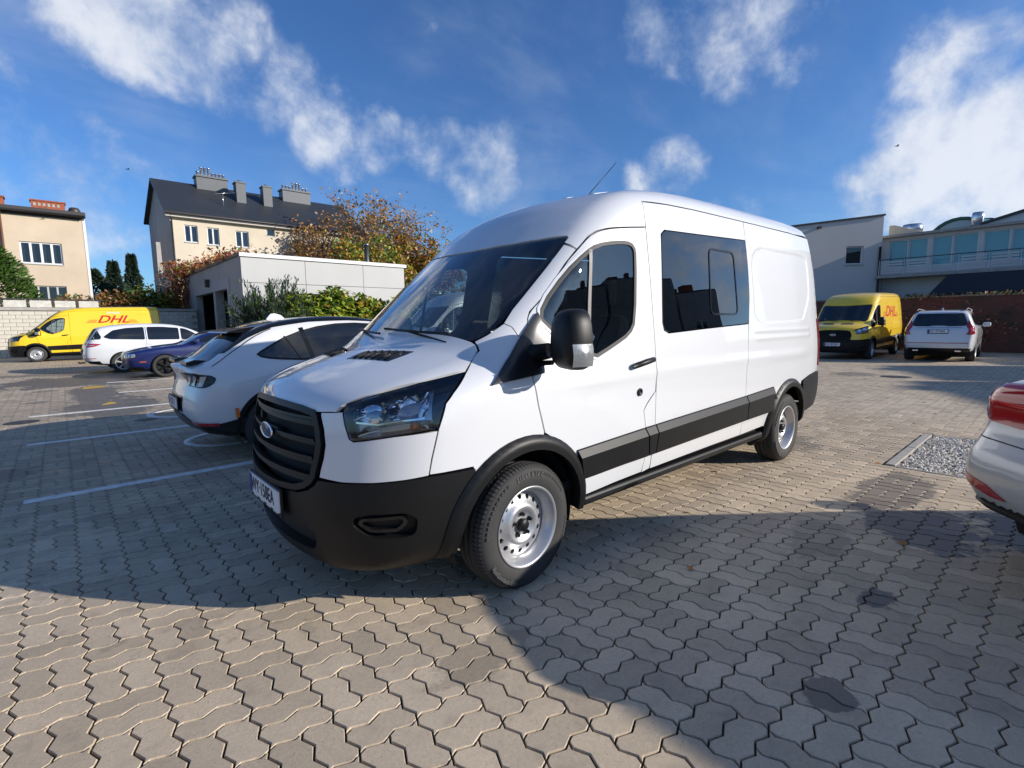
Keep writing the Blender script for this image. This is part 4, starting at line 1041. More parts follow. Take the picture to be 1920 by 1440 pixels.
    lb = [(-1.02,.50),(-.8,.44),(-.5,.45),(-.3,.52),(0,.53),(.3,.52),(.5,.45),(.8,.44),(1.02,.50),(1.05,.30),(.6,.27),(0,.26),(-.6,.27),(-1.05,.30)]
    patch(b, b.Cr, lb, (), .05, .012, .03).build('lower_bumper', M_BLKS, root)
    two(root, patch(b, b.Cr, [(.50,.465),(.78,.45),(.79,.42),(.52,.43)], (), .04, .018, .01), 'rear_reflector', M_TAIL)
    fn = MB(); fn.prism([(2.58,1.575),(2.63,1.62),(2.70,1.642),(2.75,1.635),(2.80,1.575),(2.80,1.53),(2.58,1.56)], -.02, .02, 'Y'); fixnormals(fn); fn.build('shark_fin_aerial', M_WHITE, root)
    liner(root, (0, 2.984), .40, .36)
    wm = wheel_meshes(.365, .23, .245, 'alloy5b', lod=1)
    for x in (0, 2.984):
        for y in (-.80, .80): put_wheel(root, x, y, .362, wm)
    return root
M_LAMPG = mat('grey lamp bar', (.42, .44, .47), .2, coat=1.0)

def estate_mpv(loc, rz):
    poly = [(-.88,.30),(-.94,.45),(-.95,.62),(-.86,.78),(-.5,.94),(-.1,1.03),(.15,1.10),(.6,1.36),(1.05,1.55),(1.5,1.635),(2.2,1.655),(2.9,1.62),(3.40,1.54),(3.52,1.48),(3.66,1.25),(3.76,1.05),(3.83,.95),(3.86,.8),(3.88,.6),(3.83,.40),(3.6,.27),(2,.2),(0,.2)]
    wz = [(.15,.80),(.3,.87),(.5,.93),(.8,.955),(.98,.945),(1.1,.905),(1.3,.84),(1.5,.755),(1.62,.68),(1.75,.6)]
    ends = [(-1.0,.42),(-.8,.19),(-.6,.09),(-.3,.03),(0,0),(3.0,0),(3.4,.03),(3.65,.08),(3.9,.17)]
    b = CarBody(poly, wz, ends, (.16, .12), .05, .11)
    root = car_root('people_carrier', 'white people carrier with raked rear screen parked behind the blue convertible', loc, rz)
    b.capsule([(0, .34, .37), (2.849, .34, .37)], .06).build('body', [M_WHITE, M_DARK], root); S = b.Sm
    for q in ([(.45,1.10),(.85,1.36),(1.0,1.44),(1.15,1.47),(1.15,1.07),(.6,1.05)], [(1.2,1.475),(1.7,1.52),(2.12,1.52),(2.12,1.085),(1.2,1.07)], [(2.2,1.52),(2.7,1.49),(3.05,1.42),(3.32,1.20),(3.15,1.13),(2.2,1.09)]):
        two(root, patch(b, S, rounded(q, .05), (), .08, .004, .01), 'side_window', M_GLASSO)
    two(root, strip(b, S, [(2.16,1.52),(2.16,1.09)], .02, .006, .06), 'window_pillar', M_CHROME)
    rw = [(-.58,1.47),(.58,1.47),(.70,1.12),(.5,1.08),(-.5,1.08),(-.70,1.12)]
    patch(b, b.Bm, rounded(rw, .06), (), .07, .004, .01).build('rear_window', M_GLASSO, root)
    two(root, patch(b, S, [(3.46,1.46),(3.50,1.44),(3.68,1.12),(3.40,1.13),(3.36,1.2)], (), .06, .003, .01), 'rear_quarter_glass', M_GLASSO)
    tl = [(.30,.985),(.55,1.0),(.80,1.0),(.99,.975),(.86,.90),(.70,.875),(.40,.90)]
    two(root, patch(b, b.Cr, rounded(tl, .02, 2), (), .04, .006, .012), 'tail_light', M_TAIL)
    two(root, patch(b, b.Cr, [(.55,.955),(.88,.955),(.82,.925),(.6,.92)], (), .04, .010, .01), 'reversing_lamp', M_LAMPW)
    patch(b, b.Cr, [(-.9,.42),(0,.40),(.9,.42),(.95,.27),(0,.25),(-.95,.27)], (), .06, .010, .02).build('lower_bumper', M_BLK, root)
    two(root, patch(b, b.Cr, [(.45,.52),(.85,.52),(.85,.50),(.45,.50)], (), .04, .006, .01), 'rear_reflector', M_TAIL)
    tb = MB(); tb.tube([(3.80,0,.35),(3.96,0,.34),(3.99,0,.38)], .025, 8); tb.build('tow_bar', M_BLK, root)
    p = b.Bm([(0,.72)])[0]; plate(root, (p[0]+.02, 0, .74), (.52, .114), 'WX 4108K', nx=1)
    two(root, strip(b, S, [(2.16,1.08),(2.2,.9),(2.18,.6),(2.1,.3)], .008, .002, .06), 'door_gap', M_RUB); two(root, strip(b, S, [(1.17,1.06),(1.15,.3)], .008, .002, .06), 'door_gap', M_RUB)
    two(root, patch(b, S, rounded([(2.02,.93),(2.14,.935),(2.14,.965),(2.02,.96)], .01), (), .03, .02, .02), 'door_handle', M_WHITE)
    liner(root, (0, 2.849), .37, .34); wm = wheel_meshes(.34, .22, .225, 'alloy5', lod=1)
    for x in (0, 2.849):
        for y in (-.81, .81): put_wheel(root, x, y, .338, wm)
    return root

def convertible(loc, rz):
    poly = [(-.90,.25),(-.95,.40),(-.985,.60),(-.95,.74),(-.85,.80),(-.5,.89),(.1,.965),(.55,1.0),(.9,1.19),(1.2,1.325),(1.5,1.385),(1.9,1.39),(2.3,1.32),(2.7,1.16),(2.95,1.055),(3.3,1.03),(3.68,1.02),(3.76,.97),(3.80,.8),(3.79,.55),(3.72,.35),(3.5,.22),(2,.17),(0,.17)]
    wz = [(.12,.80),(.3,.88),(.5,.945),(.75,.955),(.88,.94),(.97,.89),(1.1,.80),(1.25,.72),(1.38,.62),(1.5,.5)]
    ends = [(-1.05,.34),(-.85,.16),(-.6,.07),(-.3,.02),(0,0),(3.0,0),(3.4,.04),(3.85,.16)]
    b = CarBody(poly, wz, ends, (.17, .12), .04, .10)
    root = car_root('convertible_car', 'dark blue convertible with black soft top closed, nose towards the yard', loc, rz)
    b.capsule([(0, .335, .37), (2.72, .335, .37)], .06, .55, .19).build('body', [M_NAVY, M_DARK], root); S = b.Sm
    # soft top over the cabin
    q = [(1.15,.1),(1.15,math.pi-.1),(2.95,math.pi-.5),(2.95,.5)]
    tp = [(1.22,.72),(1.6,.62),(2.05,.50),(2.5,.40),(2.85,.36),(2.95,.5),(2.96,math.pi/2)]
    tp = tp+[(x, math.pi-p_) for x, p_ in tp[::-1] if abs(p_-math.pi/2) > .01]+[(1.16, math.pi-.9),(1.12, math.pi/2),(1.16,.9)]
    patch(b, b.Rm, tp, (), .06, .012, .02, scale=(1,.6)).build('soft_top', M_SOFT, root)
    two(root, patch(b, S, rounded([(.86,1.02),(1.15,1.20),(1.4,1.27),(1.85,1.27),(2.1,1.20),(2.1,1.02)], .03), (), .06, .006, .01), 'side_window', M_GLASSO)
    ws = [(-.62,1.03),(.62,1.03),(.56,1.30),(-.56,1.30)]
    patch(b, b.Fm, rounded(ws, .05), (), .07, .004, .01).build('windscreen', M_GLASSO, root)
    hl = [(.42,.69),(.70,.72),(.80,.73),(.80,.63),(.60,.60),(.45,.61)]
    for o in two(root, patch(b, b.Cf, rounded(hl, .03, 2), (), .04, .006, .012), 'headlight', M_LAMPW): pass
    for i in range(3): two(root, strip(b, b.Cf, [(.52+.08*i,.62),(.56+.08*i,.70)], .014, .012, .05), 'light_bar', M_BLKG)
    patch(b, b.Cf, rounded([(-.38,.68),(.38,.68),(.34,.46),(-.34,.46)], .05), (), .06, .004, .01).build('grille', M_BLKS, root)
    patch(b, b.Cf, [(-.9,.34),(0,.30),(.9,.34),(.9,.20),(0,.18),(-.9,.20)], (), .06, .010, .02).build('lower_bumper', M_BLK, root)
    two(root, patch(b, S, [(-.62,.50),(-.46,.50),(-.46,.475),(-.62,.475)], (), .05, .008, .01), 'side_marker', M_AMBERR)
    two(root, strip(b, S, [(.55,.98),(.60,.7),(.52,.4),(.50,.22)], .008, .002, .06), 'door_gap', M_RUB)
    two(root, patch(b, S, [(.40,.27),(2.34,.27),(2.34,.19),(.40,.19)], (), .08, .012, .02), 'sill_trim', M_SEALG)
    for sg in (-1, 1):
        mm = MB(); mm.box((.78, sg*.98-.09, 1.0), (.92, sg*.98+.09, 1.13), 0, .04); mm.build('wing_mirror', M_NAVY, root)
    liner(root, (0, 2.72), .37, .335); wm = wheel_meshes(.34, .24, .24, 'alloy5b', lod=1)
    for x in (0, 2.72):
        for y in (-.82, .82): put_wheel(root, x, y, .338, wm)
    return root
M_AMBERR = mat('orange marker', (.60, .10, .02), .2, coat=1.0)

def big_suv(loc, rz):
    poly = [(-.84,.35),(-.88,.5),(-.89,.75),(-.82,.95),(-.5,1.05),(.2,1.13),(.42,1.18),(.8,1.44),(1.15,1.63),(1.6,1.725),(2.2,1.765),(3.0,1.75),(3.55,1.70),(3.68,1.65),(3.80,1.38),(3.88,1.16),(3.98,1.12),(4.02,1.0),(4.05,.75),(4.06,.6),(4.0,.42),(3.8,.32),(2,.26),(0,.26)]
    wz = [(.2,.82),(.35,.89),(.6,.945),(.9,.965),(1.05,.96),(1.15,.925),(1.4,.83),(1.6,.74),(1.72,.68),(1.85,.6)]
    ends = [(-1.0,.36),(-.8,.17),(-.6,.08),(-.3,.02),(0,0),(3.2,0),(3.6,.02),(3.8,.05),(4.1,.16)]
    b = CarBody(poly, wz, ends, (.15, .07), .045, .10)
    root = car_root('tall_suv', 'white tall SUV seen from behind, parked against the brick wall', loc, rz)
    b.capsule([(0, .37, .42), (2.984, .37, .42)], .06, .75, .28).build('body', [M_WHITE, M_DARK], root); S = b.Sm
    for q in ([(.75,1.2),(1.0,1.42),(1.2,1.54),(1.3,1.56),(1.3,1.18)], [(1.36,1.57),(2.25,1.62),(2.25,1.19),(1.36,1.18)], [(2.32,1.62),(3.1,1.60),(3.4,1.50),(3.5,1.30),(3.3,1.22),(2.32,1.195)]):
        two(root, patch(b, S, rounded(q, .05), (), .08, .004, .01), 'side_window', M_GLASSO)
    rw = [(-.60,1.62),(.60,1.62),(.73,1.26),(.66,1.20),(.25,1.19),(.15,1.215),(-.15,1.215),(-.25,1.19),(-.66,1.20),(-.73,1.26)]
    patch(b, b.Bm, rounded(rw, .05), (), .07, .004, .01).build('rear_window', M_GLASSO, root)
    tl = [(.70,1.50),(.80,1.26),(.90,1.16),(.96,1.06),(.95,.92),(.74,.90),(.80,1.0),(.78,1.10),(.66,1.20),(.60,1.30)]
    tl = [(-.74,1.40),(-.80,1.25),(-.88,1.17),(-.90,1.10),(-.895,.93),(-.80,.915),(-.70,.925),(-.755,1.0),(-.76,1.09),(-.70,1.17),(-.69,1.22)]
    two(root, patch(b, b.Bm, rounded(tl, .02, 2), (), .05, .008, .03), 'tail_light', M_TAIL)
    two(root, patch(b, S, [(3.72,1.12),(3.86,1.10),(3.86,.94),(3.76,.95),(3.80,1.02)], (), .05, .006, .02), 'tail_light', M_TAIL)
    patch(b, b.Bm, [(-.78,.655),(.78,.655),(.78,.635),(-.78,.635)], (), .1, .008, .01).build('bumper_reflector', M_TAIL, root)
    patch(b, b.Bm, [(-.85,.47),(.85,.47),(.80,.32),(-.80,.32)], (), .08, .006, .02).build('lower_bumper', M_BLK, root)
    patch(b, b.Bm, [(-.60,1.155),(.60,1.155),(.60,1.145),(-.60,1.145)], (), .1, .004, .006).build('tailgate_gap', M_RUB, root)
    p = b.Bm([(0,1.02)])[0]; plate(root, (p[0]+.018, 0, 1.03), (.52, .114), 'W1 2Y34G', nx=1)
    for sy in (-1, 1):
        rr = MB(); rr.tube([(1.2,sy*.66,1.70),(1.4,sy*.66,1.765),(3.1,sy*.65,1.79),(3.4,sy*.64,1.74)], .018, 8); rr.build('roof_rail', M_WHITE, root)
        mm = MB(); mm.box((.68, sy*1.08-.11, 1.14), (.82, sy*1.08+.11, 1.30), 0, .05); mm.box((.72, sy*.93-.06, 1.15), (.78, sy*.93+.06, 1.19)); mm.build('wing_mirror', M_WHITE, root)
        ex = MB(); ex.box((3.98, sy*.55-.08, .36), (4.05, sy*.55+.08, .41), 0, .012); ex.build('exhaust_tip', M_CHROME, root)
    fn = MB(); fn.prism([(2.9,1.75),(3.0,1.82),(3.06,1.82),(3.1,1.74)], -.02, .02, 'Y'); fixnormals(fn); fn.build('shark_fin_aerial', M_WHITE, root)
    liner(root, (0, 2.984), .42, .37); wm = wheel_meshes(.37, .25, .25, 'alloy10', lod=1)
    for x in (0, 2.984):
        for y in (-.82, .82): put_wheel(root, x, y, .368, wm)
    return root

def saloon(loc, rz):
    """silver car, only its tail corner is in the picture"""
    poly = [(-.83,.28),(-.88,.42),(-.88,.6),(-.8,.72),(-.5,.85),(.0,.93),(.35,.98),(.8,1.24),(1.15,1.39),(1.6,1.46),(2.1,1.455),(2.6,1.36),(2.95,1.19),(3.16,1.07),(3.33,1.04),(3.40,1.015),(3.42,.95),(3.41,.86),(3.42,.76),(3.46,.70),(3.51,.64),(3.53,.55),(3.50,.42),(3.42,.33),(3.2,.25),(2,.18),(0,.18)]
    wz = [(.15,.78),(.3,.85),(.45,.925),(.55,.94),(.66,.925),(.74,.895),(.9,.895),(1.0,.865),(1.08,.81),(1.25,.72),(1.4,.62),(1.5,.5)]
    ends = [(-1.0,.38),(-.8,.18),(-.6,.08),(-.3,.02),(0,0),(2.7,0),(3.0,.02),(3.25,.045),(3.42,.09),(3.55,.17)]
    b = CarBody(poly, wz, ends, (.15, .16), .05, .09)
    root = car_root('silver_saloon', 'silver car at the right edge with red tail light and bumper reflector', loc, rz)
    b.capsule([(0, .335, .37), (2.70, .335, .37)], .03).build('body', [M_SILV, M_DARK], root); S = b.Sm
    two(root, patch(b, S, rounded([(.7,1.0),(1.05,1.22),(1.4,1.33),(1.9,1.37),(2.35,1.32),(2.75,1.14),(2.80,1.06),(2.5,1.03)], .04), (), .06, .004, .01), 'side_window', M_GLASSO)
    rw = [(2.55,.50),(2.85,.57),(3.10,.60),(3.14,.3),(3.15,0)]; rw = np.array(rw+[(x,-y) for x,y in rw[::-1] if y])
    patch(b, b.T, rw, (), .06, .004, .01).build('rear_window', M_GLASSO, root)
    tl = [(.30,1.005),(.52,1.01),(.72,1.0),(.86,.975),(.94,.94),(.92,.895),(.82,.84),(.70,.80),(.55,.79),(.28,.79)]
    for sg in (0, 1):
        f_ = (lambda m: m) if sg == 0 else (lambda m: m.mirror())
        o = f_(patch(b, b.Cr, rounded(tl, .025, 3), (), .03, .008, .015)).build('tail_light', M_TAIL, root)
        f_(patch(b, b.Cr, [(.80,.885),(.86,.91),(.76,.83),(.71,.815)], (), .03, .013, .008)).build('reversing_lamp', M_LAMPW, o)
        f_(strip(b, b.Cr, [(.34,.90),(.60,.905),(.80,.915),(.92,.92)], .012, .013, .04)).build('light_bar', M_LAMPR, o)
        f_(patch(b, b.Cr, rounded([(.80,.505),(.70,.515),(.56,.485),(.47,.43),(.56,.425),(.70,.462)], .015, 2), (), .03, .006, .01)).build('rear_reflector', M_TAIL, root)
        f_(strip(b, b.Cr, [(.30,.70),(.60,.71),(.80,.715),(.90,.73),(1.0,.78)], .006, .001, .04)).build('bumper_gap', M_RUB, root)
        mm = MB(); y = -1 if sg == 0 else 1
        mm.box((.60, y*.98-.10, .93), (.74, y*.98+.10, 1.07), 0, .05); mm.box((.64, y*.87-.05, .935), (.70, y*.87+.05, .97)); mm.build('wing_mirror', M_GREYM, root)
    patch(b, b.Cr, [(-1.1,.40),(-.75,.375),(0,.34),(.75,.375),(1.1,.40),(1.1,.345),(.6,.335),(0,.33),(-.6,.335),(-1.1,.345)], (), .03, .014, .10).build('lower_bumper', M_BLK, root)
    liner(root, (0, 2.70), .37, .335); wm = wheel_meshes(.325, .21, .21, 'alloy5', lod=1)
    for x in (0, 2.70):
        for y in (-.78, .78): put_wheel(root, x, y, .323, wm)
    return root
M_LAMPR = mat('bright red lamp strip', (.62, .02, .02), .12, coat=1.0)
M_GREYM = mat('grey mirror cap', (.16, .16, .17), .4)
# ---------------------------------------------------------------- ground and paving
CELL = .2280; GX0, GY0 = -.511, -1.640
def wave(t):
    """zig-zag of the paver edges"""
    u = (t/(CELL/2)) % 1.0
    return .0120*np.interp(u, [0, .25, .5, .75, 1.0], [0, 1, 0, -1, 0])
_WT = [0, .25, .5, .75]
def edge_pts(a, b, fixed, vertical):
    """points along a paver edge from a to b (multiples of half a cell), wave offset across"""
    n = int(round(abs(b-a)/(CELL/2))); out = []; s = 1 if b > a else -1
    for i in range(n):
        for w in (_WT if s > 0 else [0]+[1-q for q in _WT[:0:-1]]):
            t = a+s*(i+w)*CELL/2; o = float(wave(t)); out.append((fixed+o, t) if vertical else (t, fixed+o))
    return out
def paver_poly(kind):
    """kind 0/1: lower/upper half (long side along X); 2/3: left/right half (long side along Y); local to the cell's corner"""
    h = CELL/2; c = CELL
    x0, x1, y0, y1 = {0: (0, c, 0, h), 1: (0, c, h, c), 2: (0, h, 0, c), 3: (h, c, 0, c)}[kind]
    return np.array(edge_pts(x0, x1, y0, False)+edge_pts(y0, y1, x1, True)+edge_pts(x1, x0, y1, False)+edge_pts(y1, y0, x0, True))
def paver_geo(kind):
    P = paver_poly(kind); c = P.mean(0); a = inset(P, .0038); b = inset(P, .0060); n = len(P)
    V = [(x, y, 0) for x, y in b]+[(x, y, -.004) for x, y in a]+[(x, y, -.020) for x, y in inset(P, .0042)]
    F = [tuple(range(n))]+[(i, n+i, n+(i+1) % n, (i+1) % n) for i in range(n)]+[(n+i, 2*n+i, 2*n+(i+1) % n, n+(i+1) % n) for i in range(n)]
    return V, F, c
def ground_mat(name, far):
    m = bpy.data.materials.new(name); m.use_nodes = True; t = NT(m.node_tree); b = t.n['Principled BSDF']
    geo = t.new('ShaderNodeNewGeometry'); P = geo.outputs['Position']
    sep = t.new('ShaderNodeSeparateXYZ'); t.l.new(P, sep.inputs[0]); x, y = sep.outputs[0], sep.outputs[1]
    n1 = t.noise(P, .35, 5, .6); n2 = t.noise(P, 3.0, 6, .65); n3 = t.noise(P, 60, 4, .7); n4 = t.noise(P, 260, 2, .6)
    base = t.mix(t.maprange(n1, .3, .7), (.470, .372, .258), (.555, .448, .322))
    base = t.mix(t.math('MULTIPLY', t.maprange(n2, .45, .75), .35), base, (.30, .25, .20))
    g = t.math('ADD', t.math('MULTIPLY', t.maprange(n3, .2, .8, .82, 1.16, False), 1.0), t.maprange(n4, .3, .7, -.10, .10, False))
    gv = t.new('ShaderNodeCombineXYZ')
    for i in range(3): t.l.new(g, gv.inputs[i])
    base = t.mix(1.0, base, gv.outputs[0], 'MULTIPLY')
    # pale and dark aggregate showing in the face
    vo = t.new('ShaderNodeTexVoronoi'); t.l.new(P, vo.inputs['Vector']); vo.inputs['Scale'].default_value = 95
    base = t.mix(t.math('MULTIPLY', t.maprange(vo.outputs['Distance'], .10, .22, 1.0, 0.0), t.maprange(t.noise(P, 23, 3), .52, .68)), base, (.70, .65, .58))
    vd = t.new('ShaderNodeTexVoronoi'); t.l.new(t.vmath('ADD', P, (7.3, 2.1, 0)), vd.inputs['Vector']); vd.inputs['Scale'].default_value = 130
    base = t.mix(t.math('MULTIPLY', t.maprange(vd.outputs['Distance'], .14, .26, 1.0, 0.0), t.maprange(t.noise(P, 31, 3), .50, .64)), base, (.12, .10, .085))
    # dirt worked in from the joints in patches
    base = t.mix(t.math('MULTIPLY', t.maprange(t.noise(P, 7.5, 6, .7), .50, .78), .55), base, (.25, .205, .155))
    # per-paver tone: hash of the cell
    cx = t.math('FLOOR', t.math('DIVIDE', t.math('SUBTRACT', x, GX0), CELL/2)); cy = t.math('FLOOR', t.math('DIVIDE', t.math('SUBTRACT', y, GY0), CELL/2))
    wn = t.new('ShaderNodeTexWhiteNoise', noise_dimensions='2D'); cv = t.new('ShaderNodeCombineXYZ')
    hx = t.math('FLOOR', t.math('MULTIPLY', cx, .5)); hy = t.math('FLOOR', t.math('MULTIPLY', cy, .5))
    par = t.math('MODULO', t.math('ABSOLUTE', t.math('ADD', hx, hy)), 2.0)
    t.l.new(t.math('ADD', t.math('MULTIPLY', hx, 2.0), t.math('MULTIPLY', par, t.math('SUBTRACT', cx, t.math('MULTIPLY', hx, 2.0)))), cv.inputs[0])
    t.l.new(t.math('ADD', t.math('MULTIPLY', hy, 2.0), t.math('MULTIPLY', t.math('SUBTRACT', 1.0, par), t.math('SUBTRACT', cy, t.math('MULTIPLY', hy, 2.0)))), cv.inputs[1])
    t.l.new(cv.outputs[0], wn.inputs['Vector'])
    tone = t.maprange(wn.outputs[0], 0, 1, .80, 1.12, False); tv = t.new('ShaderNodeCombineXYZ')
    for i in range(3): t.l.new(tone, tv.inputs[i])
    base = t.mix(1.0, base, tv.outputs[0], 'MULTIPLY')
    # old oil and damp stains with their own outlines, plus painted shade left of the van
    rough = t.math('ADD', .78, 0.0)
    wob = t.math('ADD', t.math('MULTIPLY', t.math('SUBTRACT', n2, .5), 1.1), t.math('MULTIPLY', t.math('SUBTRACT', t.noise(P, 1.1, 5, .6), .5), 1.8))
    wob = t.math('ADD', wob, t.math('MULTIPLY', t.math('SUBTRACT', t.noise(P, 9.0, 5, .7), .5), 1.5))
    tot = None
    for sx, sy, rx, ry, amt in STAINS_AND_SHADE:
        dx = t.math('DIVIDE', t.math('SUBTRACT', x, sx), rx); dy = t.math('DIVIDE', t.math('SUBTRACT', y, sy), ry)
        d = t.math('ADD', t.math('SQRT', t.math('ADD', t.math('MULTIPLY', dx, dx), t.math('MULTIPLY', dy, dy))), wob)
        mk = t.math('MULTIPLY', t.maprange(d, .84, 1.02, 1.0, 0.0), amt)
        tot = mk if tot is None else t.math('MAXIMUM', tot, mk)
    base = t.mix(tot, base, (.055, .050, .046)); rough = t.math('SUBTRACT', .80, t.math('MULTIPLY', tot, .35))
    if far:
        def wv(v):
            u = t.math('DIVIDE', v, CELL/2); return t.math('MULTIPLY', t.math('SINE', t.math('MULTIPLY', u, 2*math.pi)), .011)
        def line(a, b_, pitch, a0, b0):
            q = t.math('DIVIDE', t.math('SUBTRACT', t.math('SUBTRACT', a, a0), wv(t.math('SUBTRACT', b_, b0))), pitch)
            f = t.math('FRACT', q); dd = t.math('MULTIPLY', t.math('MINIMUM', f, t.math('SUBTRACT', 1.0, f)), pitch); return t.maprange(dd, .003, .007, 1.0, 0.0)
        l = t.math('MAXIMUM', line(x, y, CELL, GX0, GY0), line(y, x, CELL, GY0, GX0))
        mh = t.math('MULTIPLY', line(y, x, CELL/2, GY0, GX0), t.math('SUBTRACT', 1.0, par)); mv = t.math('MULTIPLY', line(x, y, CELL/2, GX0, GY0), par)
        l = t.math('MAXIMUM', l, t.math('MAXIMUM', mh, mv))
        base = t.mix(t.math('MULTIPLY', l, .75), base, (.075, .066, .05))
    t.l.new(base, b.inputs['Base Color']); t.l.new(rough, b.inputs['Roughness']); b.inputs['Specular IOR Level'].default_value = .35
    bn = t.new('ShaderNodeBump'); bn.inputs['Strength'].default_value = .35; bn.inputs['Distance'].default_value = .002
    t.l.new(t.math('ADD', n3, t.math('MULTIPLY', n4, .5)), bn.inputs['Height']); t.l.new(bn.outputs[0], b.inputs['Normal'])
    return m
STAINS_AND_SHADE = [(.5, 7.0, 7.0, 6.0, .22), (-1.5, 16.0, 2.0, 2.2, .85), (-1.3, 12.0, .55, 2.6, .8), (-1.2, 9.2, .75, 1.6, .8), (-.7, 19.5, 3.2, .9, .6), (-2.6, 4.2, .5, .35, .7), (2.55, -2.35, .55, .35, .75), (1.25, -2.35, .16, .10, .8), (.30, -2.42, .10, .09, .7), (3.3, -2.0, .7, .25, .6), (-2.3, 11.0, .22, .2, .6), (-2.2, 13.5, .3, .2, .5), (.1, -.55, .3, .2, .35), (14.0, .9, .6, .5, .5), (4.6, -.7, .5, .5, .35), (3.0, -2.9, .45, .4, .8), (-.6, -1.3, .25, .12, .3), (1.9, -1.9, .35, .2, .35)]  # first entry: broad darkening that deepens the shade left of the van; rest stains
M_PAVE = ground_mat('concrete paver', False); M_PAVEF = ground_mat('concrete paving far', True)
def joint_mat():
    m = bpy.data.materials.new('joint sand and moss'); m.use_nodes = True; t = NT(m.node_tree); b = t.n['Principled BSDF']
    P = t.new('ShaderNodeNewGeometry').outputs['Position']
    ms = t.maprange(t.noise(P, 1.6, 5, .65), .50, .66); s = t.mix(t.noise(P, 90, 3), (.03, .025, .018), (.075, .062, .046))
    t.l.new(t.mix(ms, s, (.045, .062, .014)), b.inputs['Base Color']); b.inputs['Roughness'].default_value = .95
    return m
def build_ground():
    g = MB(); g.box((-900, -900, -.5), (1500, 1800, -.06)); tag(g.build('ground', mat('rough grass and soil', (.085, .085, .045), .95, noise=(.4, .3))), kind='structure')
    i0, i1, j0, j1 = -17, 36, -11, 42        # block of cells built paver by paver
    X0, X1, Y0, Y1 = GX0+i0*CELL, GX0+i1*CELL, GY0+j0*CELL, GY0+j1*CELL
    yard = MB(); bx0, bx1, by0, by1 = -30, 27.4, -40, 34.3
    for lo, hi in (((bx0, by0), (bx1, Y0)), ((bx0, Y1), (bx1, by1)), ((bx0, Y0), (X0, Y1)), ((X1, Y0), (bx1, Y1))):
        yard.box((lo[0], lo[1], -.055), (hi[0], hi[1], -.001))
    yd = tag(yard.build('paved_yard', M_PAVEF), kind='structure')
    bed = MB(); bed.box((X0, Y0, -.05), (X1, Y1, -.014)); bed.build('joint_bed', joint_mat(), yd)
    geos = [paver_geo(k) for k in range(4)]
    meshes = []
    for V, F, c in geos:
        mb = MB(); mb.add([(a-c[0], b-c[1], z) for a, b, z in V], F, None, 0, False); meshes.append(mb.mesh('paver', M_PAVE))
    items = []; cp = np.array(cam.location if False else cam.matrix_world.translation)
    Rw = np.array(cam.matrix_world.to_3x3())
    for i in range(i0, i1):
        for j in range(j0, j1):
            for k in ((0, 1) if (i+j) % 2 == 0 else (2, 3)):
                c = geos[k][2]; p = np.array([GX0+i*CELL+c[0], GY0+j*CELL+c[1], 0.])
                if PIT[0]-.02 < p[0] < PIT[1]+.02 and PIT[2] < p[1] < PIT[3]: continue
                q = Rw.T @ (p-cp); vis = False; d = 1e9
                if q[2] < -.3:
                    u = 960+939.78*q[0]/-q[2]; v = 720-939.78*q[1]/-q[2]
                    vis = -20 < u < 1940 and v < 1460; d = -q[2]
                    # hidden under the van
                    if -.8 < p[0] < 4.6 and -.75 < p[1]: vis = False
                items.append((d if vis else 1e6+d, i, j, k, p))
    items.sort(key=lambda a: a[0])
    for n, (d, i, j, k, p) in enumerate(items[:300]):
        o = bpy.data.objects.new('paver', meshes[k]); link(o, yd); o.location = (p[0], p[1], random.uniform(-.0012, .0008)); o.rotation_euler = (random.gauss(0, .007), random.gauss(0, .007), random.gauss(0, .006))
    V = []; F = []
    for d, i, j, k, p in items[300:]:
        gV, gF, c = geos[k]; b = len(V); dz = random.uniform(-.0012, .0008)
        sx, sy = random.gauss(0, .007), random.gauss(0, .007)
        V += [(x-c[0]+p[0], y-c[1]+p[1], z+dz+(x-c[0])*sx+(y-c[1])*sy) for x, y, z in gV]; F += [tuple(q+b for q in f) for f in gF]
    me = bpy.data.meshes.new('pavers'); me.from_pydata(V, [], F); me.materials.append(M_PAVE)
    o = link(bpy.data.objects.new('pavers', me), yd); tag(o, kind='stuff')
    # painted bay lines and symbols
    wl = mat('worn white road paint', (.62, .62, .60), .6, noise=(9, .28, 8))
    for x0, x1, y in ((-2.20, 4.5, 2.95), (-2.28, 4.5, 5.90), (-2.36, 5, 8.80), (-.95, 5, 11.75), (-1.0, 5, 14.7)):
        m = MB(); m.box((x0, y-.06, .0005), (x1, y+.06, .0045)); m.build('painted_line', wl, yd)
    for cx, cy, r in ((-.33, 7.4, .50), (-.25, 4.55, .48)):
        m = MB(); m.lathe([(r-.05, .0006), (r-.05, .0047), (r+.05, .0047), (r+.05, .0006)], (cx, cy, 0), 'Z', 20, 0, R(75), R(285)); m.build('painted_symbol', wl, yd)
    yl = mat('yellow paint mark', (.55, .33, .02), .6, noise=(5, .3))
    for q in ([(-1.55, 13.3), (-1.05, 13.5), (-1.2, 13.9), (-1.5, 13.8)], [(-1.35, 9.6), (-1.12, 9.7), (-1.2, 10.0)]):
        m = MB(); m.prism(q, .0006, .0046, 'Z'); m.build('yellow_mark', yl, yd)
    # covers let into the paving
    for nm, x, y, r in (('drain_cover', -2.42, 8.2, .22), ('manhole_cover', 13.9, -.02, .33), ('drain_cover', -.92, 7.0, .16)):
        m = MB(); m.lathe([(0, .004), (r*.55, .004), (r*.6, .001), (r*.66, .004), (r*.9, .005), (r, .002), (r, -.03)], (x, y, 0), 'Z', 24); m.build(nm, mat('cast iron', (.045, .043, .042), .55, .4, noise=(20, .3)), yd)
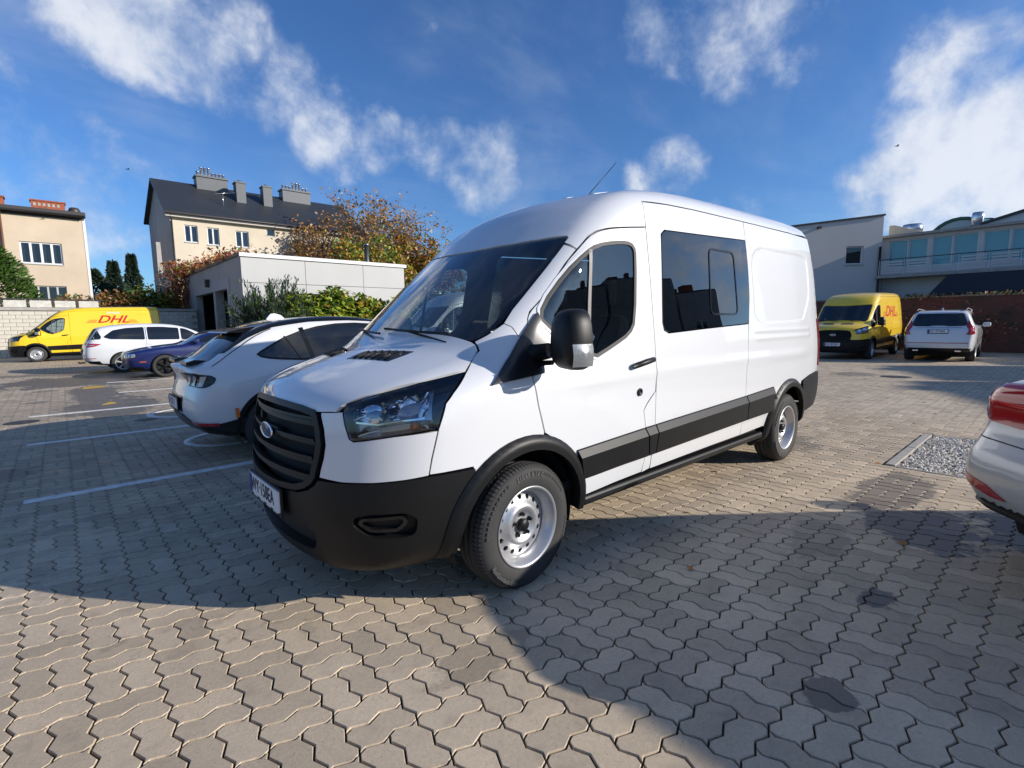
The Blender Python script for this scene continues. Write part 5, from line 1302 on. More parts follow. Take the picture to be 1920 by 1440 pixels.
    # gravel pit with concrete edging
    pit = MB(); pit.box((PIT[0], PIT[2], -.05), (PIT[1], PIT[3], -.012)); pit.build('pit_soil', mat('dusty soil', (.16, .14, .11), .95, noise=(20, .3)), yd)
    gv = MB(); n = 5200; rg = np.random.default_rng(3); gl = [mat('pale gravel', (.78, .74, .67), .85), mat('grey gravel', (.55, .52, .47), .85), mat('buff gravel', (.62, .54, .42), .85)]
    oct_v = np.array([(1, 0, 0), (-1, 0, 0), (0, 1, 0), (0, -1, 0), (0, 0, 1), (0, 0, -1)]); oct_f = [(0, 2, 4), (2, 1, 4), (1, 3, 4), (3, 0, 4), (2, 0, 5), (1, 2, 5), (3, 1, 5), (0, 3, 5)]
    for _ in range(n):
        c = np.array([rg.uniform(PIT[0]+.02, PIT[1]-.02), rg.uniform(PIT[2]+.02, PIT[3]-.10), -.010+rg.uniform(0, .016)]); s = rg.uniform(.008, .019)*np.array([1, rg.uniform(.6, 1), rg.uniform(.5, .8)])
        a = rg.uniform(0, 6.28); ca, sa = math.cos(a), math.sin(a); v = oct_v*s*rg.uniform(.75, 1.2, (6, 1)); v = np.stack([v[:, 0]*ca-v[:, 1]*sa, v[:, 0]*sa+v[:, 1]*ca, v[:, 2]], 1)+c
        gv.add(v, oct_f, None, int(rg.choice(3, p=[.6, .2, .2])), False)
    tag(gv.build('gravel', gl), 'pale gravel filling the small bed beside the silver car', 'gravel', kind='stuff')
    eg = mat('concrete edging', (.36, .33, .29), .85, noise=(14, .15), bump=(80, .3, .003))
    L = (PIT[1]-PIT[0])/2
    for i in range(2):
        m = MB(); m.box((PIT[0]+i*L+.006, PIT[3]-.085, -.05), (PIT[0]+(i+1)*L-.006, PIT[3]+.0, .014), 0, .008); m.build('edging_stone', eg, yd)
    for x in (PIT[0], PIT[1]):
        m = MB(); m.box((x-.02, PIT[2], -.05), (x+.02, PIT[3]-.09, .006), 0, .005); m.build('edging_stone', eg, yd)
PIT = (4.27, 6.25, -3.0, -1.775)
build_ground()
# ---------------------------------------------------------------- buildings
class Face:
    """a flat wall face: origin O, horizontal axis U, up axis Z, outward normal N (local to the building's root)"""
    def __init__(s, O, U): s.O = Vector(O); s.U = Vector(U).normalized(); s.N = s.U.cross(Vector((0, 0, 1))); s.V = Vector((0, 0, 1))
    def p(s, u, v, n=0.0): return s.O+s.U*u+s.V*v+s.N*n
    def box(s, mb, u0, u1, v0, v1, n0, n1, mi=0):
        V = [s.p(u, v, n) for n in (n0, n1) for v in (v0, v1) for u in (u0, u1)]
        F = [(0, 2, 3, 1), (4, 5, 7, 6), (0, 1, 5, 4), (2, 6, 7, 3), (0, 4, 6, 2), (1, 3, 7, 5)]
        return mb.add(V, F, None, mi, False)
    def wall(s, name, outline, holes, material, root, depth=.16, step=3.0):
        q, F, bd = tri2d(outline, holes, step); ol = np.asarray(outline, float)
        mid = np.array([(q[e[0]]+q[e[1]])/2 for e in bd]); on = np.abs(poly_sdf(ol, mid[:, 0], mid[:, 1])) < 1e-4; bd = [e for e, k in zip(bd, on) if not k]
        V = [s.p(u, v) for u, v in q]; mb = MB()
        a, b, c = (V[i] for i in F[0]); flip = (b-a).cross(c-a).dot(s.N) < 0
        mb.add(V, [f[::-1] if flip else f for f in F.tolist()], None, 0, False)
        n = len(V); mb2 = [s.p(u, v, -depth) for u, v in q]
        mb.add(V+mb2, [(e[0], e[1], n+e[1], n+e[0]) if flip else (e[1], e[0], n+e[0], n+e[1]) for e in bd], None, 0, False)
        return mb.build(name, material, root)
    def window(s, root, u0, u1, v0, v1, cols=2, rec=.12, frame=None, fw=.07, sill=True, curtain=False, glassm=None, rows=1):
        fr = MB(); frame = frame or M_WINF
        s.box(fr, u0, u1, v0, v0+fw, -rec-.05, -rec+.02); s.box(fr, u0, u1, v1-fw, v1, -rec-.05, -rec+.02)
        s.box(fr, u0, u0+fw, v0+fw, v1-fw, -rec-.05, -rec+.02); s.box(fr, u1-fw, u1, v0+fw, v1-fw, -rec-.05, -rec+.02)
        W = (u1-u0)/cols
        for i in range(1, cols): s.box(fr, u0+W*i-fw*.75, u0+W*i+fw*.75, v0+fw, v1-fw, -rec-.05, -rec+.025)
        H = (v1-v0)/rows
        for i in range(1, rows): s.box(fr, u0+fw, u1-fw, v0+H*i-fw*.4, v0+H*i+fw*.4, -rec-.05, -rec+.015)
        o = fr.build('window', frame, root)
        for i in range(cols):
            for j in range(rows):
                g = MB(); V = [s.p(u, v, -rec-.02) for u, v in ((u0+W*i, v0+H*j), (u0+W*(i+1), v0+H*j), (u0+W*(i+1), v0+H*(j+1)), (u0+W*i, v0+H*(j+1)))]
                g.add(V, [(0, 1, 2, 3)], None, 0, False); g.build('pane', glassm or M_PANE, o)
        if curtain:
            for i in range(cols):
                c = MB(); n = 12; V = []
                ua, ub = (u0+W*i+fw, u0+W*i+W*.42)
                for k in range(n+1):
                    uu = ua+(ub-ua)*k/n
                    for v in (v0+fw, v1-fw): V.append(s.p(uu, v, -rec-.16+.02*math.sin(k*1.9)))
                c.add(V, [(2*k, 2*k+2, 2*k+3, 2*k+1) for k in range(n)], None, 0, True); c.build('curtain', M_CURT, o)
        b = MB(); b.add([s.p(u, v, -rec-.30) for u, v in ((u0, v0), (u1, v0), (u1, v1), (u0, v1))], [(0, 1, 2, 3)], None, 0, False); b.build('room', M_ROOM, o)
        if sill:
            q = MB(); s.box(q, u0-.05, u1+.05, v0-.06, v0, -rec, .06); q.build('sill', M_SILL, o)
        return o
M_WINF = mat('white window frame', (.72, .72, .71), .4); M_PANE = glass('house window pane', (.55, .60, .62), 1.0)
M_CURT = mat('pale curtain', (.62, .61, .59), .9); M_ROOM = mat('dim room', (.22, .22, .23), .9); M_SILL = mat('window sill', (.45, .44, .42), .6)
M_BEIGE = mat('beige render', (.56, .455, .335), .9, noise=(.5, .12, 8), bump=(60, .25, .004)); M_BEIGE2 = mat('cream render', (.60, .52, .40), .9, noise=(.35, .14, 8), bump=(60, .25, .004))
M_GREYW = mat('grey render', (.38, .355, .33), .9, noise=(.6, .12, 8), bump=(60, .2, .004)); M_PALEW = mat('pale grey cladding panel', (.47, .465, .45), .7, noise=(.5, .05, 6))
M_ROOFD = mat('dark metal roofing', (.030, .033, .037), .45, noise=(.6, .15)); M_GUT = mat('dark gutter', (.04, .035, .033), .5)
M_BRICKR = mat('red chimney brick', (.30, .085, .045), .9, noise=(6, .35), bump=(25, .5, .02)); M_ZINC = mat('zinc sheet', (.105, .112, .12), .55, .0, noise=(2, .1)); M_PIPE = mat('bright steel flue', (.65, .66, .68), .22, .9)
M_CONC = mat('weathered concrete', (.36, .34, .31), .9, noise=(3, .2), bump=(30, .4, .01)); M_WHITEF = mat('white fascia', (.68, .68, .67), .5)
def gable_house():
    x0, x1, y0, y1, ze, zr = 5.2, 21.0, 44.0, 55.0, 10.35, 13.9; ym = 49.4
    root = thing('gabled_house', 'cream three storey house with dark metal roof and flue chimneys', 'house', (x0, y0, 0))
    L, D = x1-x0, y1-y0
    f = Face((0, 0, 0), (1, 0, 0))
    wins = [(.90, 1.80, 8.15, 9.46), (2.45, 3.30, 8.08, 9.43), (4.50, 5.50, 8.10, 9.40), (9.2, 10.1, 8.0, 9.15), (11.5, 12.35, 8.0, 9.1), (13.6, 14.5, 8.0, 9.1), (6.95, 7.6, 9.2, 9.82)]
    low = [(1.0, 1.9, 4.9, 6.3), (4.5, 5.5, 4.9, 6.3), (9.2, 10.1, 4.9, 6.3), (12, 12.9, 4.9, 6.3)]
    rect = lambda r: [(r[0], r[2]), (r[1], r[2]), (r[1], r[3]), (r[0], r[3])]
    f.wall('wall', [(0, 0), (L, 0), (L, ze-.05), (0, ze-.05)], [rect(r) for r in wins+low], M_BEIGE2, root)
    for r in wins[:6]: f.window(root, *r, cols=2, curtain=True)
    for r in low: f.window(root, *r, cols=2)
    f.window(root, *wins[6], cols=1, frame=M_SILL, sill=False)
    g = Face((0, D, 0), (0, -1, 0))
    g.wall('gable_wall', [(0, 0), (D, 0), (D, ze), (D-(ym-y0), zr-.15), (0, ze+1.0)], [], M_GREYW, root)
    g2 = Face((L, 0, 0), (0, 1, 0)); g2.wall('gable_wall', [(0, 0), (D, 0), (D, ze+1.0), (ym-y0, zr-.15), (0, ze)], [], M_BEIGE2, root)
    b = Face((L, D, 0), (-1, 0, 0)); b.wall('wall', [(0, 0), (L, 0), (L, ze+1), (0, ze+1)], [], M_BEIGE2, root)
    r = MB(); o = .35
    for a, c in (((-.5, ze-.15+.0), (ym-y0, zr)), ((ym-y0, zr), (D+.5, ze+.85))):
        V = [(-o, a[0], a[1]), (L+o, a[0], a[1]), (L+o, c[0], c[1]), (-o, c[0], c[1])]; V += [(p[0], p[1], p[2]-.16) for p in V]
        r.add(V, [(0, 1, 2, 3), (7, 6, 5, 4), (0, 4, 5, 1), (1, 5, 6, 2), (3, 2, 6, 7), (0, 3, 7, 4)], None, 0, False)
    rf = r.build('roof', M_ROOFD, root)
    e = MB(); e.box((-.3, -.42, ze-.42), (L+.3, .0, ze-.20)); e.build('eaves_board', M_WHITEF2, root)
    gt = MB(); gt.tube([(-.4, -.56, ze-.16), (L+.4, -.56, ze-.16)], .08, 8); gt.build('gutter', M_GUT, root)
    dp = MB(); dp.tube([(-.02, -.5, ze-.2), (.10, -.10, ze-.7), (.10, -.10, .2)], .055, 8); dp.build('downpipe', M_GUT, root)
    sy = lambda y: zr-(zr-(ze-.15))*(ym-y0-y)/(ym-y0+.5)
    for (xa, xb, n) in ((2.9, 5.3, 8), (10.0, 12.6, 8)):
        c = MB(); c.box((xa, 4.6, 13.0), (xb, 5.7, 14.45)); c.box((xa-.08, 4.5, 14.45), (xb+.08, 5.8, 14.58)); o_ = c.build('chimney', M_ZINC, root)
        for i in range(n):
            t = MB(); xx = xa+.2+(xb-xa-.4)*i/(n-1); hh = .75 if 1 <= i <= 3 else .38
            if xa > 6: hh = .75 if 3 <= i <= 5 else .38
            t.lathe([(.10, 14.5), (.10, 14.55+hh), (.14, 14.56+hh), (.14, 14.60+hh), (0, 14.62+hh)], (xx, 5.1, 0), 'Z', 10); t.build('flue_pipe', M_PIPE, o_)
    for xa in (5.55, 7.75):
        c = MB(); c.box((xa, 2.9, 11.9), (xa+.75, 3.8, 14.0)); c.box((xa-.06, 2.84, 14.0), (xa+.81, 3.86, 14.12)); o_ = c.build('chimney', M_ZINC, root)
        t = MB(); t.lathe([(.12, 14.1), (.12, 14.3), (.16, 14.3), (0, 14.36)], (xa+.37, 3.35, 0), 'Z', 10); t.build('flue_pipe', M_PIPE, o_)
    sk = MB(); sk.box((3.6, 2.2, sy(2.2)+.02), (5.0, 2.6, sy(2.6)+.02)); 
    an = MB(); an.tube([(4.2, 1.8, sy(1.8)), (4.2, 1.8, sy(1.8)+1.1)], .03, 6); an.tube([(3.6, 1.8, sy(1.8)+.9), (5.4, 1.8, sy(1.8)+1.25)], .02, 6); an.build('roof_aerial', M_PIPE, root)
    return root
M_WHITEF2 = mat('pale eaves board', (.52, .49, .44), .6)
def flat_house():
    x1, y0 = .2, 46.0; root = thing('flat_roofed_house', 'beige two storey house with flat roof behind the garden wall at left', 'house', (x1, y0, 0)); H = 9.55
    f = Face((-12, 0, 0), (1, 0, 0))
    w1 = (8.42, 10.62, 6.07, 7.56); w2 = (8.62, 10.62, 3.2, 4.56); w3 = (2.5, 4.7, 6.07, 7.56)
    rect = lambda r: [(r[0], r[2]), (r[1], r[2]), (r[1], r[3]), (r[0], r[3])]
    f.wall('wall', [(0, 0), (12, 0), (12, H), (0, H)], [rect(w1), rect(w2), rect(w3)], M_BEIGE, root)
    f.window(root, *w1, cols=4, curtain=True, fw=.09); f.window(root, *w2, cols=4, frame=M_SILL, sill=False); f.window(root, *w3, cols=4, curtain=True)
    s = Face((0, 0, 0), (0, 1, 0)); s.wall('side_wall', [(0, 0), (9, 0), (9, H), (0, H)], [], M_BEIGE2, root)
    ed = MB(); ed.box((-.10, -.03, 0), (.06, .1, H-.1)); ed.build('corner_strip', M_WHITEF, root)
    r = MB(); r.box((-12.3, -.40, H), (.10, 9.2, H+.30)); r.box((-12.2, -.05, H-.22), (.02, -.001, H-.002)); rf = r.build('roof', M_GUT, root)
    gt = MB(); gt.tube([(-12.3, -.46, H+.06), (.05, -.46, H-.02)], .08, 8); gt.build('gutter', M_GUT, root)
    rp = MB(); rp.box((-2.0, .3, H+.30), (-.9, 1.6, H+.50)); 
    dp = MB(); dp.tube([(-4.35, -.42, H), (-4.35, -.12, H-.5), (-4.35, -.12, 0)], .07, 8); dp.build('downpipe', mat('rusty pipe', (.16, .07, .04), .7), root)
    for xa, xb, n in ((-2.75, -.95, 6), (-5.6, -4.1, 5)):
        c = MB(); c.box((xa, .6, H+.25), (xb, 1.5, H+.95)); c.box((xa-.06, .54, H+.95), (xb+.06, 1.56, H+1.04)); o = c.build('chimney', M_BRICKR, root)
        for i in range(n):
            q = MB(); q.box((xa+.12+(xb-xa-.3)*i/n, .58, H+.62), (xa+.26+(xb-xa-.3)*i/n, .6, H+.82)); q.build('vent_slot', M_CONC, o)
    v = MB(); v.lathe([(.32, H+.3), (.36, H+.55), (.25, H+.75), (0, H+.80)], (-.45, .8, 0), 'Z', 12); v.build('roof_vent', M_GUT, root)
    return root
def workshop():
    x0, x1, y0, y1, H = 4.9, 13.75, 24.0, 38.4, 5.0
    root = thing('workshop_garage', 'flat roofed workshop with pale panelled long side and grey open doorway', 'garage', (x0, y0, 0)); L, D = x1-x0, y1-y0
    # front (-X) wall with the doorway; u runs towards the camera
    f = Face((0, D, 0), (0, -1, 0)); d0, d1, dh = D-(34.9-24), D-(26.8-24), 3.48
    f.wall('front_wall', [(0, 0), (D, 0), (D, H-.12), (0, H-.12)], [[(d0, .02), (d1, .02), (d1, dh), (d0, dh)]], M_GREYW, root, .35)
    sr = MB(); f.box(sr, d0-.45, d0, 0, dh+.55, .004, .03); f.box(sr, d1, d1+.45, 0, dh+.55, .004, .03); f.box(sr, d0, d1, dh, dh+.55, .004, .03); sr.build('door_surround', mat('light grey surround', (.38, .375, .37), .8), root)
    pl = MB(); f.box(pl, (d0+d1)/2+.6, (d0+d1)/2+1.1, 0, dh, -.45, -.02); pl.build('door_pillar', M_CONC, root)
    ln = MB(); f.box(ln, (d0+d1)/2-.1, (d0+d1)/2+.1, dh+.30, dh+.75, .03, .25); ln.build('wall_lamp', M_GUT, root)
    # hollow inside
    inn = MB(); inn.box((.4, .25, .0), (L-.2, D-.25, .02)); inn.build('floor', M_CONC, root)
    for (a, b_) in (((L-.25, .2, 0), (L-.02, D-.2, H-.2)), ((.36, D-.25, 0), (L-.2, D-.02, H-.2))):
        q = MB(); q.box(a, b_); q.build('inner_wall', mat('dark workshop wall', (.07, .07, .07), .9), root)
    # long side: separate cladding panels
    s = Face((0, 0, 0), (1, 0, 0)); bk = MB(); s.box(bk, .004, L, 0, H-.16, -.30, -.035); bk.build('side_wall', mat('panel joint', (.12, .12, .12), .9), root)
    cols = [0, 3.05, 6.25, L]; rows = [0, 1.05, 2.35, 3.62, H-.16]
    for i in range(3):
        for j in range(4):
            p = MB(); s.box(p, cols[i]+.012, cols[i+1]-.012, rows[j]+.012, rows[j+1]-.012, -.034, .012); p.build('cladding_panel', M_PALEW, root)
    e = Face((L, 0, 0), (0, 1, 0)); e.wall('end_wall', [(0, 0), (D, 0), (D, H-.16), (0, H-.16)], [], M_PALEW, root)
    rf = MB(); rf.box((-.06, -.06, H-.10), (L+.10, D+.05, H-.02)); rf.build('roof', M_ROOFD, root)
    fs = MB(); s.box(fs, -.05, L+.12, H-.155, H+.02, .002, .10); fs.build('fascia', M_WHITEF, root)
    fs = MB(); f.box(fs, -.05, D+.0, H-.115, H+.02, .002, .08); fs.build('fascia', M_GUT, root)
    fl = MB(); fl.lathe([(.14, H-.05), (.14, H+1.45), (.17, H+1.45), (.17, H+1.5), (0, H+1.55)], (8.0, 3.0, 0), 'Z', 14); fl.build('flue_pipe', M_PIPE, root)
    # low rear outbuilding seen past the corner
    return root
def block_wall():
    root = thing('garden_wall', 'pale whitewashed block wall behind the side-on yellow van', 'wall', (-14, 34.45, 0))
    core = MB(); core.box((0, .03, 0), (18.8, .25, 2.50)); core.build('mortar_core', mat('dirty mortar', (.34, .31, .26), .95, noise=(3, .2)), root)
    m1 = mat('whitewashed block', (.56, .52, .44), .9, noise=(2.2, .16, 8), bump=(18, .4, .01)); bw, bh = .50, .205
    mb = MB(); mb.box((.008, 0, .008), (bw-.008, .05, bh-.008)); me = mb.mesh('block', m1)
    for j in range(12):
        for i in range(38):
            x = i*bw-(bw/2 if j % 2 else 0)
            if not (8.3 < x < 16.8): continue
            if x > 18.3: continue
            o = bpy.data.objects.new('block', me); link(o, root); o.location = (x, random.uniform(-.006, .002), j*bh)
    st = MB()
    for j in range(12):
        for i in range(38):
            x = i*bw-(bw/2 if j % 2 else 0)
            if 8.3 < x < 16.8 or x < 0 or x > 18.3: continue
            st.box((x+.008, 0, j*bh+.008), (x+bw-.008, .05, (j+1)*bh-.008))
    tag(st.build('blocks', m1, root), kind='stuff')
    cp = MB(); cp.box((0, -.06, 2.50), (18.8, .32, 2.66)); cp.build('coping', M_CONC, root)
    fr = thing('garden_fence', 'low dark railing with pale boards on top of the garden wall', 'fence', (-14, 34.6, 2.66))
    rl = MB(); rl.box((0, -.03, .42), (14.2, .03, .48)); rl.build('rail', M_GUT, fr)
    for i in range(15):
        p = MB(); p.box((i*1.0, -.03, 0), (i*1.0+.06, .03, .45)); p.build('post', M_GUT, fr)
        if i < 14:
            b = MB(); b.box((i*1.0+.10, -.012, .02), (i*1.0+.96, .012, .38)); b.build('board', mat('pale fence board', (.55, .53, .47), .9, noise=(5, .2)), fr)
def right_block():
    root = thing('grey_rendered_hall', 'tall plain grey rendered hall with one square window behind yellow van', 'building', (34, 4.85, 0), R(41)); H = 7.35
    f = Face((0, 14, 0), (0, -1, 0)); w = (12.07, 13.02, 4.65, 5.69)
    f.wall('wall', [(0, 0), (14, 0), (14, H), (0, H-1.3)], [[(w[0], w[2]), (w[1], w[2]), (w[1], w[3]), (w[0], w[3])]], M_GREYH, root)
    f.window(root, *w, cols=1, glassm=M_BLUEG)
    s = Face((0, 0, 0), (1, 0, 0)); s.wall('side_wall', [(0, 0), (12, 0), (12, H), (0, H)], [], M_GREYH, root)
    r = MB(); V = [(-.06, -.06, H), (12.2, -.06, H), (12.2, 14.1, H-1.3), (-.06, 14.1, H-1.3)]; V += [(a, b, c+.10) for a, b, c in V]
    r.add(V, [(0, 3, 2, 1), (4, 5, 6, 7), (0, 1, 5, 4), (1, 2, 6, 5), (2, 3, 7, 6), (3, 0, 4, 7)], None, 0, False); r.build('roof_edge', M_GUT, root)
    lp = MB(); f.box(lp, 10.4, 10.62, 6.75, 6.85, .0, .16); lp.build('wall_lamp', M_GUT, root)
    dp = MB(); dp.tube([(-.08, .12, 5.6), (-.08, .12, .2)], .06, 8); dp.build('downpipe', M_GUT, root)
    # glazed annex with balcony
    an = thing('glazed_annex', 'annex with blue glazed gallery and railed balcony beside grey hall', 'building', (34.9, 4.80, 0)); Wd = 9.0
    f = Face((0, 0, 0), (0, -1, 0)); H2 = 6.15
    panes = [(.10, 1.0), (1.04, 1.9), (2.1, 2.95), (3.0, 4.0), (4.2, 5.2), (5.25, 6.3)]
    holes = [[(a, 4.40), (b, 4.40), (b, 5.98), (a, 5.98)] for a, b in panes]
    hd = [[(6.52, 3.98), (6.90, 3.98), (6.90, 5.90), (6.52, 5.90)], [(6.95, 3.98), (7.30, 3.98), (7.30, 5.90), (6.95, 5.90)]]
    lw = [(1.2, 2.5, 2.0, 2.9), (3.0, 4.3, 2.0, 2.9)]
    f.wall('wall', [(0, 0), (Wd, 0), (Wd, H2), (0, H2)], holes+hd+[[(a, c), (b, c), (b, d), (a, d)] for a, b, c, d in lw], M_PALEA, an)
    f.wall('link_wall', [(-2.4, 0), (-.001, 0), (-.001, H2), (-2.4, H2)], [], M_PALEA, an)
    for a, b in panes: f.window(an, a, b, 4.40, 5.98, cols=1, fw=.05, sill=False, glassm=M_TEAL)
    for h in hd: f.window(an, h[0][0], h[1][0], 3.98, 5.90, cols=1, fw=.07, sill=False)
    for q in lw: f.window(an, *q, cols=1)
    sl = MB(); f.box(sl, -.15, 8.2, 3.78, 3.95, .0, 1.25); sl.build('balcony_slab', M_CONC, an)
    rl = MB(); 
    rl.tube([f.p(-.1, 4.82, 1.18), f.p(8.1, 4.82, 1.18)], .025, 6); rr = rl.build('railing', M_GUT, an)
    for i in range(8):
        p = MB(); u = -.05+i*8.1/7; p.tube([f.p(u, 3.95, 1.18), f.p(u, 4.82, 1.18)], .02, 6); p.build('rail_post', M_WHITEF, rr)
        if i < 7 and i != 2:
            q = MB()
            for k in range(5): f.box(q, u+.08, u+8.1/7-.08, 4.02+k*.15, 4.11+k*.15, 1.15, 1.17)
            tag(q.build('rail_slats', M_PALEA, rr), kind='stuff')
    rf = MB(); f.box(rf, -2.4, Wd, H2, H2+.14, -6, .30); rf.build('roof', M_CONC, an)
    ps = MB(); ps.prism([(0, H2+.14), (0, H2+.75), (-.25, H2+.75), (-1.7, H2+.14)], .2, .5, 'X'); fixnormals(ps); ps.build('parapet_gable', M_BEIGE2, an)
    # roof plant
    for (dx, y, r, h) in ((3.2, -.55, .52, .95), (3.6, -3.5, .28, 1.25)):
        v = thing('roof_fan', 'round steel roof fan on the glazed annex, %s' % ('left of the green vault' if y > -2 else 'right of the green vault'), 'roof fan', (34.9+dx, 4.8+y, H2+.14))
        m = MB(); m.lathe([(r*.75, 0), (r*.75, h*.45), (r, h*.5), (r*1.02, h*.8), (r*.9, h), (0, h)], (0, 0, 0), 'Z', 18); m.build('housing', M_PIPE, v); c = MB(); c.box((-r, -r, -.0), (r, r, .12)); c.build('base', M_ZINC, v)
    gv = thing('green_vault_roof', 'green glazed barrel vault roof rising behind the annex', 'roof', (44, 2.75, 6.35))
    m = MB(); n = 14; V = []
    for i in range(n+1):
        a = math.pi*i/n
        V += [(0, 1.7*math.cos(a), 1.75*math.sin(a)), (9, 1.7*math.cos(a)-6, 1.75*math.sin(a))]
    m.add(V, [(2*i, 2*i+2, 2*i+3, 2*i+1) for i in range(n)], None, 0, True); m.build('vault_sheet', mat('green glazing', (.06, .22, .20), .25, noise=(1, .1)), gv)
    for x in (0, 1.5, 3, 4.5, 6, 7.5, 9):
        q = MB(); q.tube([(x, 1.73*math.cos(math.pi*i/n)-x*6/9, 1.78*math.sin(math.pi*i/n)) for i in range(n+1)], .10 if x == 0 else .05, 6); q.build('vault_rib', mat('dark green steel', (.02, .09, .085), .5), gv)
    en = MB(); en.add([(0.05, 1.6*math.cos(math.pi*i/n), 1.65*math.sin(math.pi*i/n)) for i in range(n+1)], [tuple(range(n+1))], None, 0, False); en.build('vault_end', mat('pale vault glazing', (.25, .33, .36), .2), gv)
    # sloping building further right
    sb = thing('sloped_roof_hall', 'pale hall with sloping roofline at the far right edge', 'building', (38.5, 1.6, 0))
    f = Face((0, 0, 0), (0, -1, 0)); f.wall('wall', [(0, 0), (16, 0), (16, 11.0), (0, 6.65)], [], M_PALEA, sb)
    q = MB()
    for a, b in (((0, 6.65), (16, 11.0)),):
        V = [f.p(a[0], a[1], .15), f.p(b[0], b[1], .15), f.p(b[0], b[1]+.15, .15), f.p(a[0], a[1]+.15, .15), f.p(a[0], a[1], -6), f.p(b[0], b[1], -6), f.p(b[0], b[1]+.15, -6), f.p(a[0], a[1]+.15, -6)]
        q.add(V, [(0, 1, 2, 3), (3, 2, 6, 7), (0, 4, 5, 1)], None, 0, False)
    q.build('roof', M_GUT, sb)
    for u in (3.2, 4.6):
        c = MB(); z = 6.65+4.35*u/16; f.box(c, u, u+.8, z+.15, z+.55, -1.5, -.8); c.build('roof_hatch', M_ZINC, sb)
    # black shed roof
    sh = thing('black_roof_shed', 'black lean-to roof showing above the red brick wall', 'shed', (29.4, 1.3, 0))
    m = MB(); V = [(0, .55, 2.62), (0, -10, 2.62), (1.9, -10, 3.62), (1.9, .15, 3.62)]; V += [(a, b, c-.10) for a, b, c in V]
    m.add(V, [(0, 1, 2, 3), (7, 6, 5, 4), (0, 4, 5, 1), (3, 2, 6, 7), (0, 3, 7, 4), (1, 5, 6, 2)], None, 0, False); fixnormals(m); m.build('roof', mat('black roofing felt', (.008, .009, .011), .75, noise=(3, .2)), sh)
    w = MB(); w.box((1.6, -9.8, 0), (1.8, .1, 3.4)); w.build('wall', M_GREYW, sh)
    for y in (.3, -3, -6, -9.5):
        p = MB(); p.box((.1, y-.06, 0), (.22, y+.06, 2.52)); p.build('post', M_GUT, sh)
M_GREYH = mat('warm grey render', (.60, .57, .53), .9, noise=(.25, .08, 8), bump=(40, .2, .004)); M_PALEA = mat('pale annex render', (.62, .61, .58), .85, noise=(.5, .1))
M_BLUEG = glass('blue reflecting pane', (.18, .24, .38), 1.0); M_TEAL = mat('teal reflecting pane', (.12, .34, .38), .10, spec=.8)
def brick_mat():
    m = bpy.data.materials.new('old red brick'); m.use_nodes = True; t = NT(m.node_tree); b = t.n['Principled BSDF']
    tc = t.new('ShaderNodeTexCoord'); mp = t.new('ShaderNodeMapping'); t.l.new(tc.outputs['Object'], mp.inputs[0]); mp.inputs['Rotation'].default_value = (R(90), 0, R(90))
    sp = t.new('ShaderNodeSeparateXYZ'); t.l.new(tc.outputs['Object'], sp.inputs[0]); cb = t.new('ShaderNodeCombineXYZ'); t.l.new(sp.outputs[1], cb.inputs[0]); t.l.new(sp.outputs[2], cb.inputs[1])
    br = t.new('ShaderNodeTexBrick'); t.l.new(cb.outputs[0], br.inputs['Vector']); br.inputs['Scale'].default_value = 1.0; br.inputs['Brick Width'].default_value = .26; br.inputs['Row Height'].default_value = .078; br.inputs['Mortar Size'].default_value = .010
    br.inputs['Color1'].default_value = (.22, .062, .045, 1); br.inputs['Color2'].default_value = (.14, .045, .034, 1); br.inputs['Mortar'].default_value = (.07, .055, .045, 1)
    n = t.noise(tc.outputs['Object'], .8, 6, .6); t.l.new(t.mix(t.maprange(n, .40, .7), br.outputs[0], (.075, .05, .035)), b.inputs['Base Color']); b.inputs['Roughness'].default_value = .92
    bn = t.new('ShaderNodeBump'); bn.inputs['Strength'].default_value = .6; bn.inputs['Distance'].default_value = .01; t.l.new(br.outputs['Fac'], bn.inputs['Height']); bn.invert = True; t.l.new(bn.outputs[0], b.inputs['Normal'])
    return m
def brick_wall():
    w = thing('brick_wall', 'old dark red brick boundary wall overgrown behind the white SUV', 'wall', (27.5, 12, 0))
    m = MB(); m.box((0, -40, 0), (.32, 0, 2.38)); m.build('brickwork', brick_mat(), w)
    cm = mat('weathered coping', (.30, .23, .17), .9, noise=(3, .3)); mb = MB(); mb.box((-.05, .006, 0), (.37, .494, .07), 0, .012); me = mb.mesh('coping_stone', cm)
    for i in range(52):
        o = bpy.data.objects.new('coping_stone', me); link(o, w); o.location = (0, -.5*(i+1), 2.381+random.uniform(-.004, .010))
def concrete_pole():
    p = thing('utility_pole', 'slim concrete utility pole beside the workshop', 'pole', (3.65, 39.0, 0))
    m = MB(); V = []
    for z, a, b in ((0, .20, .16), (7.25, .12, .10)): V += [(-a, -b, z), (a, -b, z), (a, b, z), (-a, b, z)]
    m.add(V, [(0, 1, 5, 4), (1, 2, 6, 5), (2, 3, 7, 6), (3, 0, 4, 7), (4, 5, 6, 7)], None, 0, False); m.build('shaft', M_CONC, p)
    for z in (1.2, 2.2, 3.2):
        q = MB(); q.box((-.06, -.175, z), (.06, -.165, z+.6)); q.build('shaft_recess', M_GUT, p)
gable_house(); flat_house(); workshop(); block_wall(); right_block(); brick_wall(); concrete_pole()
